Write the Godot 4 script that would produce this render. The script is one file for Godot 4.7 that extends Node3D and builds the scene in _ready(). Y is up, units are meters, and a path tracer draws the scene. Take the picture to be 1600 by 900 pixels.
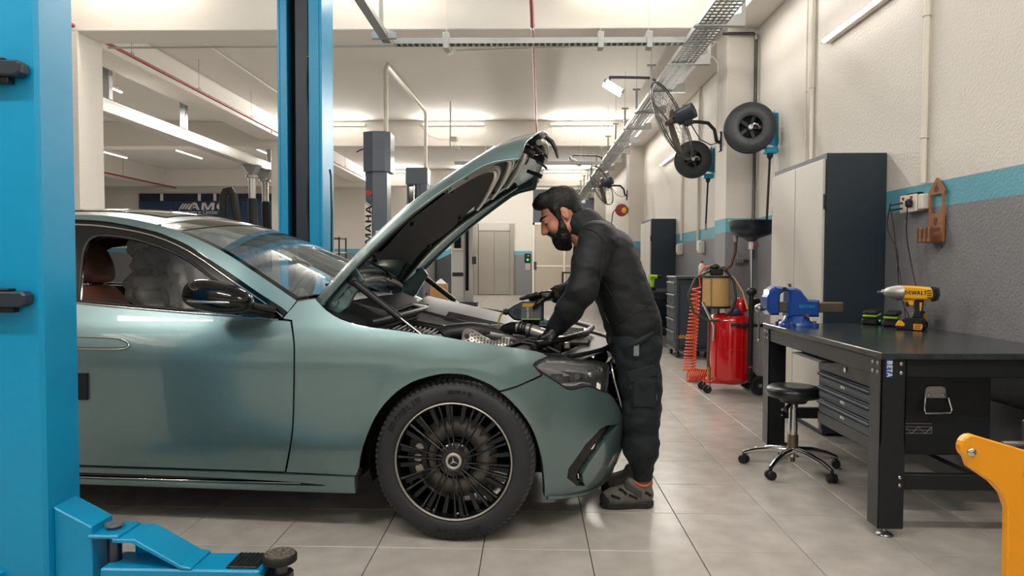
extends Node3D
# A car workshop bay: room, lights, lifts, car with its bonnet up, a mechanic pouring oil, benches and tools.

var M := {}
var used := {}
var fails := 0

# ---------------------------------------------------------------- mesh builder
class Mb:
	var st := SurfaceTool.new()
	var xf := Transform3D.IDENTITY
	var count := 0
	func _init() -> void:
		st.begin(Mesh.PRIMITIVE_TRIANGLES)
	func sg(i: int) -> void:
		st.set_smooth_group(i)
	# corners counter-clockwise seen from outside
	func tri(a: Vector3, b: Vector3, c: Vector3) -> void:
		st.add_vertex(xf * a); st.add_vertex(xf * c); st.add_vertex(xf * b)
	func quad(a: Vector3, b: Vector3, c: Vector3, d: Vector3) -> void:
		tri(a, b, c); tri(a, c, d)
	func trio(a: Vector3, b: Vector3, c: Vector3, o: Vector3) -> void:
		if (b - a).cross(c - a).dot((a + b + c) / 3.0 - o) < 0.0: tri(a, c, b)
		else: tri(a, b, c)
	func quado(a: Vector3, b: Vector3, c: Vector3, d: Vector3, o: Vector3) -> void:
		if (b - a).cross(c - a).dot((a + c) / 2.0 - o) < 0.0: quad(a, d, c, b)
		else: quad(a, b, c, d)
	func box(c: Vector3, s: Vector3, bev := 0.0) -> Mb:
		sg(-1)
		var h := s / 2.0
		bev = minf(bev, minf(h.x, minf(h.y, h.z)) * 0.9)
		var ax := [Vector3(1, 0, 0), Vector3(0, 1, 0), Vector3(0, 0, 1)]
		for i in 3:
			var j := (i + 1) % 3
			var k := (i + 2) % 3
			for sgn in [-1.0, 1.0]:
				var m: Vector3 = c + ax[i] * h[i] * sgn
				var p: Vector3 = ax[j] * (h[j] - bev)
				var q: Vector3 = ax[k] * (h[k] - bev)
				quado(m - p - q, m + p - q, m + p + q, m - p + q, c)
			if bev > 0.0:
				for s1 in [-1.0, 1.0]:
					for s2 in [-1.0, 1.0]:
						var e1: Vector3 = c + ax[j] * h[j] * s1 + ax[k] * (h[k] - bev) * s2
						var e2: Vector3 = c + ax[j] * (h[j] - bev) * s1 + ax[k] * h[k] * s2
						var l: Vector3 = ax[i] * (h[i] - bev)
						quado(e1 - l, e1 + l, e2 + l, e2 - l, c)
		if bev > 0.0:
			for a in [-1.0, 1.0]:
				for b in [-1.0, 1.0]:
					for d in [-1.0, 1.0]:
						var r := Vector3(a, b, d)
						trio(c + r * Vector3(h.x, h.y - bev, h.z - bev), c + r * Vector3(h.x - bev, h.y, h.z - bev), c + r * Vector3(h.x - bev, h.y - bev, h.z), c)
		return self
	# box from corner to corner
	func bb(a: Vector3, b: Vector3, bev := 0.0) -> Mb:
		return box((a + b) / 2.0, (b - a).abs(), bev)
	# bar of square section between two points
	func bar(a: Vector3, b: Vector3, w: float, h: float, bev := 0.0, up := Vector3.UP) -> Mb:
		var keep := xf
		var z := (b - a).normalized()
		if absf(z.dot(up)) > 0.98: up = Vector3(1, 0, 0)
		var x := up.cross(z).normalized()
		xf = xf * Transform3D(Basis(x, z.cross(x), z), (a + b) / 2.0)
		box(Vector3.ZERO, Vector3(w, h, a.distance_to(b)), bev)
		xf = keep
		return self
	func cyl(a: Vector3, b: Vector3, r0: float, r1 := -1.0, n := 16, cap := true) -> Mb:
		if r1 < 0.0: r1 = r0
		return tube([a, b], [r0, r1], n, cap)
	func tube(pts: Array, rad, n := 8, cap := true, closed := false) -> Mb:
		var m := pts.size()
		var t := []
		for i in m:
			var d: Vector3
			if closed: d = pts[(i + 1) % m] - pts[(i - 1 + m) % m]
			else: d = pts[mini(i + 1, m - 1)] - pts[maxi(i - 1, 0)]
			t.append(d.normalized())
		var u := Vector3.UP.cross(t[0])
		if u.length() < 0.1: u = Vector3(1, 0, 0).cross(t[0])
		u = u.normalized()
		var rings := []
		for i in m:
			u = (u - t[i] * u.dot(t[i])).normalized()
			var w: Vector3 = t[i].cross(u)
			var r: float = rad[i] if rad is Array else rad
			var ring := []
			for k in n:
				var a := TAU * k / n
				ring.append(pts[i] + (u * cos(a) + w * sin(a)) * r)
			rings.append(ring)
		sg(1)
		for i in (m if closed else m - 1):
			var p: Array = rings[i]
			var q: Array = rings[(i + 1) % m]
			for k in n:
				var l := (k + 1) % n
				quad(p[k], p[l], q[l], q[k])
		if cap and not closed:
			sg(-1)
			for k in n:
				var l := (k + 1) % n
				tri(pts[0], rings[0][l], rings[0][k])
				tri(pts[m - 1], rings[m - 1][k], rings[m - 1][l])
		return self
	# profile of (radius, height) turned about the local y axis through c
	func lathe(c: Vector3, prof: Array, n := 24, smooth := true, a0 := 0.0, a1 := TAU) -> Mb:
		sg(2 if smooth else -1)
		var whole := a1 - a0 > TAU - 0.001
		for k in n:
			var p := a0 + (a1 - a0) * k / n
			var q := a0 + (a1 - a0) * (k + 1) / n
			if whole and k == n - 1: q = a0
			var dp := Vector3(cos(p), 0, -sin(p))
			var dq := Vector3(cos(q), 0, -sin(q))
			for i in prof.size() - 1:
				var f: Vector2 = prof[i]
				var g: Vector2 = prof[i + 1]
				if not smooth: sg(-1)
				var a := c + dp * f.x + Vector3(0, f.y, 0)
				var b := c + dq * f.x + Vector3(0, f.y, 0)
				var d := c + dq * g.x + Vector3(0, g.y, 0)
				var e := c + dp * g.x + Vector3(0, g.y, 0)
				if f.x < 1e-5: tri(a, d, e)
				elif g.x < 1e-5: tri(a, b, d)
				else: quad(a, b, d, e)
		return self
	# polygon in local x, y pushed from z0 to z1
	func prism(poly: Array, z0: float, z1: float, bev := 0.0) -> Mb:
		var p := PackedVector2Array(poly)
		var area := 0.0
		for i in p.size(): area += p[i].cross(p[(i + 1) % p.size()])
		if area < 0.0: p.reverse()
		sg(-1)
		var inner := p
		if bev > 0.0:
			inner = PackedVector2Array()
			for i in p.size():
				var e := (p[i] - p[i - 1]).normalized()
				var f := (p[(i + 1) % p.size()] - p[i]).normalized()
				var nn := Vector2(-e.y, e.x) + Vector2(-f.y, f.x)
				inner.append(p[i] + nn.normalized() * bev / maxf(0.4, nn.length() / 2.0))
		var idx := Geometry2D.triangulate_polygon(inner)
		if idx.is_empty():
			inner = p; bev = 0.0
			idx = Geometry2D.triangulate_polygon(p)
		for i in range(0, idx.size(), 3):
			var a := inner[idx[i]]
			var b := inner[idx[i + 1]]
			var c := inner[idx[i + 2]]
			if (b - a).cross(c - a) < 0.0:
				var s := b; b = c; c = s
			tri(Vector3(a.x, a.y, z1), Vector3(b.x, b.y, z1), Vector3(c.x, c.y, z1))
			tri(Vector3(a.x, a.y, z0), Vector3(c.x, c.y, z0), Vector3(b.x, b.y, z0))
		for i in p.size():
			var j := (i + 1) % p.size()
			var a := p[i]
			var b := p[j]
			quad(Vector3(a.x, a.y, z0 + bev), Vector3(b.x, b.y, z0 + bev), Vector3(b.x, b.y, z1 - bev), Vector3(a.x, a.y, z1 - bev))
			if bev > 0.0:
				var c := inner[i]
				var d := inner[j]
				quad(Vector3(a.x, a.y, z1 - bev), Vector3(b.x, b.y, z1 - bev), Vector3(d.x, d.y, z1), Vector3(c.x, c.y, z1))
				quad(Vector3(b.x, b.y, z0 + bev), Vector3(a.x, a.y, z0 + bev), Vector3(c.x, c.y, z0), Vector3(d.x, d.y, z0))
		return self
	func ball(c: Vector3, r: Vector3, n := 16) -> Mb:
		var prof := []
		for i in n / 2 + 1:
			var a := -PI / 2 + PI * i / (n / 2)
			prof.append(Vector2(maxf(cos(a), 0.0) if i > 0 and i < n / 2 else 0.0, sin(a)))
		var keep := xf
		xf = xf * Transform3D(Basis.from_scale(r), c)
		lathe(Vector3.ZERO, prof, n)
		xf = keep
		return self
	func torus(c: Vector3, axis: Vector3, R: float, r: float, n := 32, m := 8) -> Mb:
		var u := axis.cross(Vector3.UP)
		if u.length() < 0.1: u = axis.cross(Vector3(1, 0, 0))
		u = u.normalized()
		var w := axis.normalized().cross(u)
		var pts := []
		for i in n: pts.append(c + (u * cos(TAU * i / n) + w * sin(TAU * i / n)) * R)
		return tube(pts, r, m, false, true)
	# surface from a function of two numbers in 0..1
	func grid(fn: Callable, nu: int, nv: int, group := 3) -> Mb:
		sg(group)
		var rows := []
		for i in nu + 1:
			var row := []
			for j in nv + 1: row.append(fn.call(float(i) / nu, float(j) / nv))
			rows.append(row)
		for i in nu:
			for j in nv:
				quad(rows[i][j], rows[i + 1][j], rows[i + 1][j + 1], rows[i][j + 1])
		return self
	func text(s: String, h: float, depth: float, at: Transform3D, bold := true, mono := false) -> Mb:
		var tm := TextMesh.new()
		var f := SystemFont.new()
		f.font_names = PackedStringArray(["Droid Sans Mono" if mono else "Droid Sans"])
		f.font_weight = 700 if bold else 400
		tm.font = f
		tm.text = s
		tm.font_size = 64
		tm.pixel_size = h / 46.0
		tm.depth = depth
		tm.curve_step = 2.0
		var arr := tm.get_mesh_arrays()
		if arr.size() == 0 or arr[Mesh.ARRAY_VERTEX] == null: return self
		var vs: PackedVector3Array = arr[Mesh.ARRAY_VERTEX]
		var id = arr[Mesh.ARRAY_INDEX]
		sg(-1)
		if id == null or id.size() == 0:
			for p in vs: st.add_vertex(xf * (at * p))
		else:
			for i in id: st.add_vertex(xf * (at * vs[i]))
		return self
	func done() -> ArrayMesh:
		st.generate_normals()
		return st.commit()

func mb() -> Mb:
	return Mb.new()

# ---------------------------------------------------------------- nodes
func numbered(called: String) -> String:
	if not used.has(called):
		used[called] = 0
		return called
	used[called] += 1
	return "%s_%03d" % [called, used[called]]

func tag(o: Node, label: String, category: String, group := "") -> void:
	o.set_meta("label", label)
	o.set_meta("category", category)
	if group: o.set_meta("group", group)

func thing(called: String, label: String, category: String, at := Vector3.ZERO, turn := 0.0, group := "") -> Node3D:
	var o := Node3D.new()
	o.name = numbered(called)
	add_child(o)
	o.position = at
	o.rotation.y = turn
	tag(o, label, category, group)
	return o

func part(parent: Node, called: String, m, mat: Material, label := "") -> MeshInstance3D:
	var o := MeshInstance3D.new()
	o.mesh = m.done() if m is Mb else m
	o.name = called
	o.material_override = mat
	parent.add_child(o, true)
	if label: o.set_meta("label", label)
	return o

func single(called: String, m, mat: Material, label: String, category: String, group := "") -> MeshInstance3D:
	var o := part(self, numbered(called), m, mat)
	tag(o, label, category, group)
	return o

func structure(called: String, label := "") -> Node3D:
	var o := Node3D.new()
	o.name = numbered(called)
	add_child(o)
	o.set_meta("kind", "structure")
	if label: o.set_meta("label", label)
	return o

# ---------------------------------------------------------------- materials
func noise_image(seed_: int, freq: float, size: int, octaves := 4) -> Image:
	var n := FastNoiseLite.new()
	n.seed = seed_
	n.frequency = freq
	n.noise_type = FastNoiseLite.TYPE_SIMPLEX_SMOOTH
	n.fractal_octaves = octaves
	return n.get_seamless_image(size, size)

func bump(seed_: int, freq: float, strength: float, size := 512) -> ImageTexture:
	var im := noise_image(seed_, freq, size, 3)
	im.convert(Image.FORMAT_RGBA8)
	im.bump_map_to_normal_map(strength)
	return ImageTexture.create_from_image(im)

# a noisy picture between two close tones of one colour
func mottle(seed_: int, freq: float, a: Color, b: Color, size := 256) -> ImageTexture:
	var im := noise_image(seed_, freq, size, 5)
	var outp := Image.create_empty(size, size, false, Image.FORMAT_RGBA8)
	for y in size:
		for x in size:
			outp.set_pixel(x, y, a.lerp(b, clampf(im.get_pixel(x, y).r, 0.0, 1.0)))
	return ImageTexture.create_from_image(outp)

func mat(called: String, c, rough := 0.5, metal := 0.0, coat := 0.0) -> StandardMaterial3D:
	var m := StandardMaterial3D.new()
	m.resource_name = called
	m.albedo_color = c if c is Color else Color8(c[0], c[1], c[2])
	m.roughness = rough
	m.metallic = metal
	if coat > 0.0:
		m.clearcoat_enabled = true
		m.clearcoat = coat
		m.clearcoat_roughness = 0.03
	M[called] = m
	return m

func tri_planar(m: StandardMaterial3D, sc: float, world := true) -> void:
	m.uv1_triplanar = true
	m.uv1_world_triplanar = world
	m.uv1_scale = Vector3.ONE * sc

func glass(called: String, c: Color) -> StandardMaterial3D:
	var m := mat(called, c, 0.02)
	m.transparency = BaseMaterial3D.TRANSPARENCY_ALPHA
	return m

func glow(called: String, c: Color, e: float) -> StandardMaterial3D:
	var m := mat(called, c, 0.4)
	m.emission_enabled = true
	m.emission = c
	m.emission_energy_multiplier = e
	return m

func materials() -> void:
	var plaster := bump(3, 0.05, 3.0)
	for d in [["cream_wall", [219, 214, 206]], ["blue_stripe", [98, 166, 184]], ["grey_wall", [126, 126, 129]], ["dark_grey_wall", [74, 78, 86]]]:
		var m := mat(d[0], d[1], 0.6)
		m.normal_enabled = true
		m.normal_texture = plaster
		m.normal_scale = 0.7
		tri_planar(m, 1.6)
	mat("ceiling", [220, 217, 211], 0.85)
	mat("beam", [226, 222, 215], 0.75)
	var tl := mat("tile", [255, 255, 255], 0.24)
	tl.albedo_texture = mottle(11, 0.02, Color8(172, 167, 161), Color8(193, 188, 182))
	tri_planar(tl, 0.9)
	mat("grout", [40, 38, 38], 0.9)
	# steel paints
	var bl := mat("lift_blue", [0, 146, 196], 0.34)
	bl.normal_enabled = true
	bl.normal_texture = bump(8, 0.16, 1.2)
	bl.normal_scale = 0.35
	tri_planar(bl, 3.0)
	var gp := mat("lift_grey", [84, 94, 106], 0.3)
	gp.normal_enabled = true
	gp.normal_texture = bl.normal_texture
	gp.normal_scale = 0.3
	tri_planar(gp, 3.0)
	mat("lift_white", [205, 205, 203], 0.4)
	mat("black_plastic", [22, 24, 27], 0.42)
	mat("black_gloss", [5, 6, 7], 0.07)
	mat("black_matt", [14, 15, 16], 0.8)
	mat("dark_slate", [38, 48, 58], 0.45)
	mat("slate", [58, 66, 75], 0.4)
	mat("cabinet_dark", [33, 46, 58], 0.5)
	mat("cabinet_door", [198, 194, 186], 0.5)
	mat("bench_black", [25, 28, 32], 0.38)
	var bt := mat("bench_top", [255, 255, 255], 0.2)
	bt.albedo_texture = mottle(17, 0.03, Color8(40, 46, 48), Color8(60, 66, 68))
	tri_planar(bt, 2.0)
	mat("chrome", [205, 205, 205], 0.1, 1.0)
	mat("steel", [165, 166, 168], 0.3, 1.0)
	mat("galvanised", [170, 172, 172], 0.42, 0.85)
	mat("dark_steel", [88, 88, 90], 0.35, 0.9)
	mat("aluminium", [186, 184, 178], 0.45, 0.8)
	mat("white_plastic", [224, 220, 210], 0.45)
	mat("white_paint", [228, 222, 210], 0.5)
	mat("red_pipe", [150, 52, 50], 0.4)
	mat("red_tank", [200, 12, 18], 0.14, 0.0, 1.0)
	mat("orange_hose", [242, 92, 40], 0.4)
	mat("yellow_paint", [247, 165, 20], 0.32)
	mat("tool_yellow", [240, 176, 20], 0.4)
	mat("lime", [150, 205, 40], 0.4)
	mat("vise_blue", [14, 68, 150], 0.3, 0.0, 0.6)
	mat("rubber", [26, 27, 29], 0.7)
	mat("seat_vinyl", [34, 36, 38], 0.3)
	mat("brass", [190, 150, 80], 0.3, 0.9)
	mat("bracket_blue", [0, 150, 190], 0.4)
	var wd := mat("wood", [255, 255, 255], 0.6)
	var grain := Image.create_empty(128, 128, false, Image.FORMAT_RGBA8)
	var gn := noise_image(5, 0.03, 128)
	for y in 128:
		for x in 128:
			var t := 0.5 + 0.5 * sin(y * 0.55 + gn.get_pixel(x, y).r * 9.0)
			grain.set_pixel(x, y, Color8(128, 82, 52).lerp(Color8(172, 120, 80), t))
	wd.albedo_texture = ImageTexture.create_from_image(grain)
	tri_planar(wd, 14.0, false)
	mat("dark_wood", [92, 62, 46], 0.6)
	mat("carton", [200, 160, 108], 0.8)
	mat("label_white", [228, 226, 220], 0.5)
	mat("label_red", [190, 40, 40], 0.5)
	mat("sign_blue", [38, 62, 98], 0.3)
	mat("sign_dark", [26, 36, 60], 0.3)
	mat("brushed_steel", [166, 161, 153], 0.36, 0.85)
	mat("door_beige", [186, 176, 160], 0.5)
	mat("oil_amber", [192, 154, 98], 0.3)
	glass("clear_glass", Color(0.9, 0.95, 0.95, 0.06))
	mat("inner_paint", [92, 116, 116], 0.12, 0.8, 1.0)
	mat("mat_black", [18, 19, 20], 0.75)
	mat("rib_silver", [178, 178, 172], 0.28, 0.7)
	mat("fin_slate", [40, 44, 48], 0.3, 0.4)
	var fm := mat("film", Color(0.97, 0.97, 0.96, 0.92), 0.4)
	fm.transparency = BaseMaterial3D.TRANSPARENCY_ALPHA
	fm.backlight_enabled = true
	fm.backlight = Color(0.8, 0.8, 0.8)
	mat("label_slate", [92, 98, 104], 0.4)
	mat("gold_print", [205, 150, 40], 0.4)
	mat("oil_yellow", [196, 180, 20], 0.1)
	mat("pouch", [120, 128, 134], 0.15)
	mat("fan_brown", [92, 82, 74], 0.4)
	mat("reel_black", [44, 50, 56], 0.45)
	mat("pan_black", [26, 34, 42], 0.3)
	mat("worn_steel", [120, 108, 92], 0.4, 0.8)
	mat("hose_olive", [54, 56, 34], 0.4)
	mat("bottle_clear", [205, 210, 206], 0.3)
	glow("lamp_glow", Color(1.0, 0.97, 0.9), 6.0)
	glow("tube_glow", Color(1.0, 0.965, 0.91), 7.0)
	glow("green_led", Color(0.1, 1.0, 0.4), 1.5)
	glow("red_led", Color(1.0, 0.25, 0.2), 1.2)

# ---------------------------------------------------------------- room
const XW := 2.47
const HC := 4.33
const HB := 3.78
const ZB := -27.0
const ZL := -24.0
const XL := -16.0
const ZF := 6.0
const S0 := 1.565
const S1 := 1.716
const BEAM_Z := [-7.67, -15.2, -22.9]

# upright slab between two corners in plan, painted in three bands
func banded(o: Node3D, x0: float, z0: float, x1: float, z1: float, top := HC, upper := "cream_wall") -> void:
	part(o, "lower_paint", mb().bb(Vector3(x0, 0, z0), Vector3(x1, S0, z1)), M.grey_wall)
	part(o, "stripe_paint", mb().bb(Vector3(x0, S0, z0), Vector3(x1, S1, z1)), M.blue_stripe)
	part(o, "upper_paint", mb().bb(Vector3(x0, S1, z0), Vector3(x1, top, z1)), M[upper])

func room() -> void:
	# floor of square tiles in dark joints
	var fl := structure("floor", "beige square tiles with thin dark joints")
	part(fl, "screed", mb().bb(Vector3(XL - 0.3, -0.2, ZF + 0.3), Vector3(XW + 0.3, -0.006, ZB - 0.3)), M.grout)
	var tile := mb().box(Vector3(0, -0.015, 0), Vector3(0.4465, 0.03, 0.4465), 0.0015).done()
	var spots := []
	var kx0 := int(ceil((XL + 0.6447) / 0.45))
	for n in range(-20, 54):
		for k in range(kx0 - 1, 7):
			var p := Vector3(-0.6447 + 0.45 * (k + 0.5), 0, -(2.8827 + 0.45 * (n + 0.5)))
			if p.x > XW + 0.1 or p.z > ZF or p.z < ZB: continue
			if p.x < -3.9 and p.z < ZL: continue
			spots.append(p)
	var keyed := []
	for p in spots:
		var d: float = -p.z
		var u: float = 0.0 if d < 0.3 else 1081.0 * p.x / d + 28.0
		var seen: bool = d > 2.3 and absf(u) < 830.0 and not (p.x < -2.5 and d < 6.0)
		keyed.append([d if seen else 1000.0 + absf(p.z), p])
	keyed.sort_custom(func(a, b): return a[0] < b[0])
	for i in mini(290, keyed.size()):
		var t := part(fl, "tile", tile, M.tile)
		t.position = keyed[i][1]
	var mm := MultiMesh.new()
	mm.transform_format = MultiMesh.TRANSFORM_3D
	mm.mesh = tile
	mm.instance_count = keyed.size() - 290
	for i in range(290, keyed.size()):
		mm.set_instance_transform(i - 290, Transform3D(Basis.IDENTITY, keyed[i][1]))
	var far := MultiMeshInstance3D.new()
	far.multimesh = mm
	far.name = "far_tiles"
	far.material_override = M.tile
	far.set_meta("kind", "stuff")
	fl.add_child(far)
	# ceiling with its beams
	var ce := structure("ceiling", "pale plaster ceiling with deep concrete beams")
	part(ce, "slab", mb().bb(Vector3(XL - 0.3, HC, ZF + 0.3), Vector3(XW + 0.3, HC + 0.3, ZB - 0.3)), M.ceiling)
	for z in BEAM_Z + [-0.15]:
		part(ce, "cross_beam", mb().bb(Vector3(XL, HB, z - 0.45), Vector3(XW, HC, z), 0.008), M.beam)
	part(ce, "long_beam", mb().bb(Vector3(2.14, HB, ZF), Vector3(XW, HC, ZB), 0.008), M.beam)
	part(ce, "long_beam", mb().bb(Vector3(-5.97, 3.93, ZF), Vector3(-5.45, HC, ZL), 0.008), M.beam)
	part(ce, "long_beam", mb().bb(Vector3(-12.7, HB, ZF), Vector3(-12.2, HC, ZL), 0.008), M.beam)
	# walls
	var wr := structure("wall_right", "cream plaster wall, blue stripe, grey lower half")
	banded(wr, XW, ZF + 0.25, XW + 0.25, ZB - 0.25)
	for z in BEAM_Z:
		var co := structure("column", "shallow wall column painted cream, blue and grey")
		banded(co, 2.14, z - 0.45, XW, z, HB)
	for z in BEAM_Z.slice(0, 2):
		var co := structure("column", "free-standing cream concrete column")
		banded(co, -5.72, z - 0.45, -5.06, z, HB)
	var wb := structure("wall_back", "far end wall, cream over blue stripe and grey")
	banded(wb, -3.7, ZB - 0.25, XW, ZB, HB + 0.4)
	part(wb, "upper_panel", mb().bb(Vector3(0.1, 2.83, ZB), Vector3(2.47, 4.1, ZB + 0.02)), M.dark_grey_wall)
	part(wb, "ledge", mb().bb(Vector3(-3.7, 4.12, ZB), Vector3(2.47, 4.3, ZB + 0.1)), M.beam)
	var ws := structure("wall_return", "short return wall beside the lift lobby")
	banded(ws, -3.9, ZB - 0.25, -3.7, ZL)
	var wl := structure("wall_back_left", "far left end wall, cream over blue stripe and grey")
	banded(wl, XL, ZL - 0.25, -3.9, ZL)
	var w2 := structure("wall_left", "cream outer wall beyond the next bay")
	banded(w2, XL - 0.25, ZF + 0.25, XL, ZL - 0.25)
	var wf := structure("wall_front", "cream wall behind the viewer")
	banded(wf, XL, ZF, XW, ZF + 0.25)
	back_wall_things()

func back_wall_things() -> void:
	# lift doors in a recess frame
	var e := structure("door_2", "brushed steel double lift doors in a plain frame")
	for d in [[-2.02, -1.41], [-1.405, -0.8]]:
		part(e, "door_leaf", mb().bb(Vector3(d[0], 0.02, ZB), Vector3(d[1], 2.48, ZB + 0.05), 0.006), M.brushed_steel)
	part(e, "door_head", mb().bb(Vector3(-2.02, 2.5, ZB), Vector3(-0.8, 2.78, ZB + 0.06), 0.006), M.aluminium)
	for x in [-2.2, -0.8]:
		part(e, "door_jamb", mb().bb(Vector3(x, 0, ZB), Vector3(x + 0.17, 2.78, ZB + 0.1), 0.006), M.brushed_steel)
	var cp := thing("call_panel", "small lift call panel with a green light on grey wall", "call panel", Vector3(-0.1, 1.36, ZB))
	part(cp, "plate", mb().bb(Vector3(-0.12, -0.1, 0), Vector3(0.12, 0.26, 0.03), 0.01), M.black_plastic)
	part(cp, "green_light", mb().cyl(Vector3(0, 0.02, 0.03), Vector3(0, 0.02, 0.04), 0.04), M.green_led)
	part(cp, "red_light", mb().cyl(Vector3(0.02, 0.18, 0.03), Vector3(0.02, 0.18, 0.04), 0.025), M.red_led)
	part(cp, "key_plate", mb().bb(Vector3(-0.1, -0.4, 0), Vector3(0.1, -0.12, 0.02), 0.005), M.aluminium)
	var d := structure("door_1", "beige panelled double door with a rail across")
	for x in [0.18, 1.32]:
		part(d, "door_leaf", mb().bb(Vector3(x, 0.02, ZB), Vector3(x + 1.12, 2.72, ZB + 0.04), 0.006), M.door_beige)
		part(d, "rail", mb().bb(Vector3(x, 1.1, ZB + 0.04), Vector3(x + 1.12, 1.17, ZB + 0.06)), M.white_paint)
	for x in [0.08, 1.28, 2.4]:
		part(d, "frame", mb().bb(Vector3(x, 0, ZB), Vector3(x + 0.09, 2.82, ZB + 0.08), 0.005), M.white_paint)
	part(d, "hinge", mb().bb(Vector3(0.14, 1.0, ZB + 0.06), Vector3(0.24, 1.3, ZB + 0.1)), M.dark_steel)
	part(d, "frame_head", mb().bb(Vector3(0.08, 2.73, ZB), Vector3(2.49, 2.82, ZB + 0.08)), M.white_paint)
	# sloping ramp parapet with a blue top, left of the lift
	var r := structure("trim_1", "dark grey ramp wall with a sloping blue band")
	part(r, "parapet", mb().prism([Vector2(-3.6, 0), Vector2(-2.35, 0), Vector2(-2.35, 1.95), Vector2(-3.6, 1.35)], ZB + 0.1, ZB + 0.3), M.dark_grey_wall)
	part(r, "band", mb().prism([Vector2(-3.6, 1.35), Vector2(-2.35, 1.95), Vector2(-2.35, 2.15), Vector2(-3.6, 1.55)], ZB + 0.09, ZB + 0.31), M.blue_stripe)
	# the blue glass front with its sign
	var s := thing("shop_front", "dark blue glazed front with silver lettering, beyond the next bay", "sign", Vector3(-11.3, 0, ZL + 0.02))
	for k in 4:
		part(s, "panel", mb().bb(Vector3(-2.4 + k * 1.2, 0.9, 0), Vector3(-1.21 + k * 1.2, 3.36, 0.05), 0.005), M.sign_blue)
		part(s, "top_panel", mb().bb(Vector3(-2.4 + k * 1.2, 3.37, 0), Vector3(-1.21 + k * 1.2, 3.62, 0.04), 0.005), M.sign_dark)
	for x in [-1.58, -0.25, 0.3]:
		part(s, "mullion", mb().bb(Vector3(x - 0.05, 3.37, 0.04), Vector3(x + 0.05, 3.62, 0.06)), M.label_white)
	for k in 5:
		var x := -0.98 + k * 0.1
		part(s, "slash", mb().prism([Vector2(x, 3.08), Vector2(x + 0.055, 3.08), Vector2(x + 0.2, 3.27), Vector2(x + 0.145, 3.27)], 0.05, 0.07), M.label_white)
	var sk := Transform3D(Basis(Vector3(1.75, 0, 0), Vector3(0.12, 1, 0), Vector3(0, 0, 1)), Vector3(0.07, 3.175, 0.06))
	part(s, "lettering", mb().text("AMG", 0.25, 0.02, sk), M.label_white)
	part(s, "lettering", mb().text("Performance Center", 0.135, 0.01, Transform3D(Basis.IDENTITY, Vector3(-0.43, 2.97, 0.06)), false), M.label_white)

# ---------------------------------------------------------------- fluorescent tubes
func tube_light(a: Vector3, b: Vector3, out_dir: Vector3, energy: float, label: String, group: String, lit := true) -> void:
	var mid := (a + b) / 2.0
	var t := thing("ceiling_light", label, "light", mid, 0.0, group)
	var al := (b - a) / 2.0
	var back := -out_dir.normalized()
	part(t, "batten", mb().bar(-al + back * 0.03, al + back * 0.03, 0.05, 0.05, 0.004), M.white_paint)
	part(t, "glowing_tube", mb().cyl(-al * 0.98, al * 0.98, 0.016, -1, 10), M.tube_glow)
	for s in [-1.0, 1.0]:
		part(t, "end_cap", mb().cyl(al * 0.975 * s, al * s, 0.02, -1, 10), M.white_plastic)
	if out_dir.y < -0.9:
		for s in [-0.8, 0.8]:
			part(t, "hanging_wire", mb().cyl(al * s + Vector3(0, 0.05, 0), al * s + Vector3(0, HC - mid.y, 0), 0.004, -1, 6), M.white_paint)
	if lit:
		var l := AreaLight3D.new()
		l.name = "lamp_light"
		l.area_size = Vector2(a.distance_to(b) * 0.96, 0.05)
		l.light_energy = energy
		l.light_color = Color(1.0, 0.978, 0.945)
		l.area_range = 40.0
		l.shadow_enabled = true
		t.add_child(l)
		var z := -out_dir.normalized()
		var x := (b - a).normalized()
		var y := z.cross(x).normalized()
		l.transform = Transform3D(Basis(x, y, x.cross(y)), out_dir.normalized() * 0.03)

# ---------------------------------------------------------------- car body surface
# car axes: x forward from the front axle, y up from the floor, z to the car's right-hand side
const PROFILE := [[0.10, 0.80], [0.16, 0.845], [0.20, 0.868], [0.27, 0.888], [0.38, 0.918], [0.43, 0.926], [0.6, 0.937], [0.72, 0.94], [0.79, 0.935], [0.85, 0.915], [0.91, 0.888], [0.95, 0.866], [1.1, 0.79], [1.25, 0.71], [1.36, 0.645], [1.42, 0.60], [1.5, 0.53]]
const NOSE := [[0.10, 0.536], [0.16, 0.592], [0.22, 0.625], [0.3, 0.644], [0.45, 0.658], [0.55, 0.653], [0.65, 0.628], [0.75, 0.5875], [0.85, 0.536], [1.0, 0.47]]
var tab_w := PackedFloat32Array()
var tab_n := PackedFloat32Array()

func hermite(p: Array, x: float) -> float:
	if x <= p[0][0]: return p[0][1]
	var n := p.size()
	if x >= p[n - 1][0]: return p[n - 1][1]
	var i := 0
	while p[i + 1][0] < x: i += 1
	var tan_at := func(k: int) -> float:
		var a: Array = p[maxi(k - 1, 0)]
		var b: Array = p[mini(k + 1, n - 1)]
		return (b[1] - a[1]) / (b[0] - a[0])
	var h: float = p[i + 1][0] - p[i][0]
	var t: float = (x - p[i][0]) / h
	return (2 * t * t * t - 3 * t * t + 1) * p[i][1] + (t * t * t - 2 * t * t + t) * h * tan_at.call(i) + (-2 * t * t * t + 3 * t * t) * p[i + 1][1] + (t * t * t - t * t) * h * tan_at.call(i + 1)

func look(t: PackedFloat32Array, y: float) -> float:
	var f := clampf(y * 500.0, 0.0, t.size() - 1.001)
	var i := int(f)
	return lerpf(t[i], t[i + 1], f - i)

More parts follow.
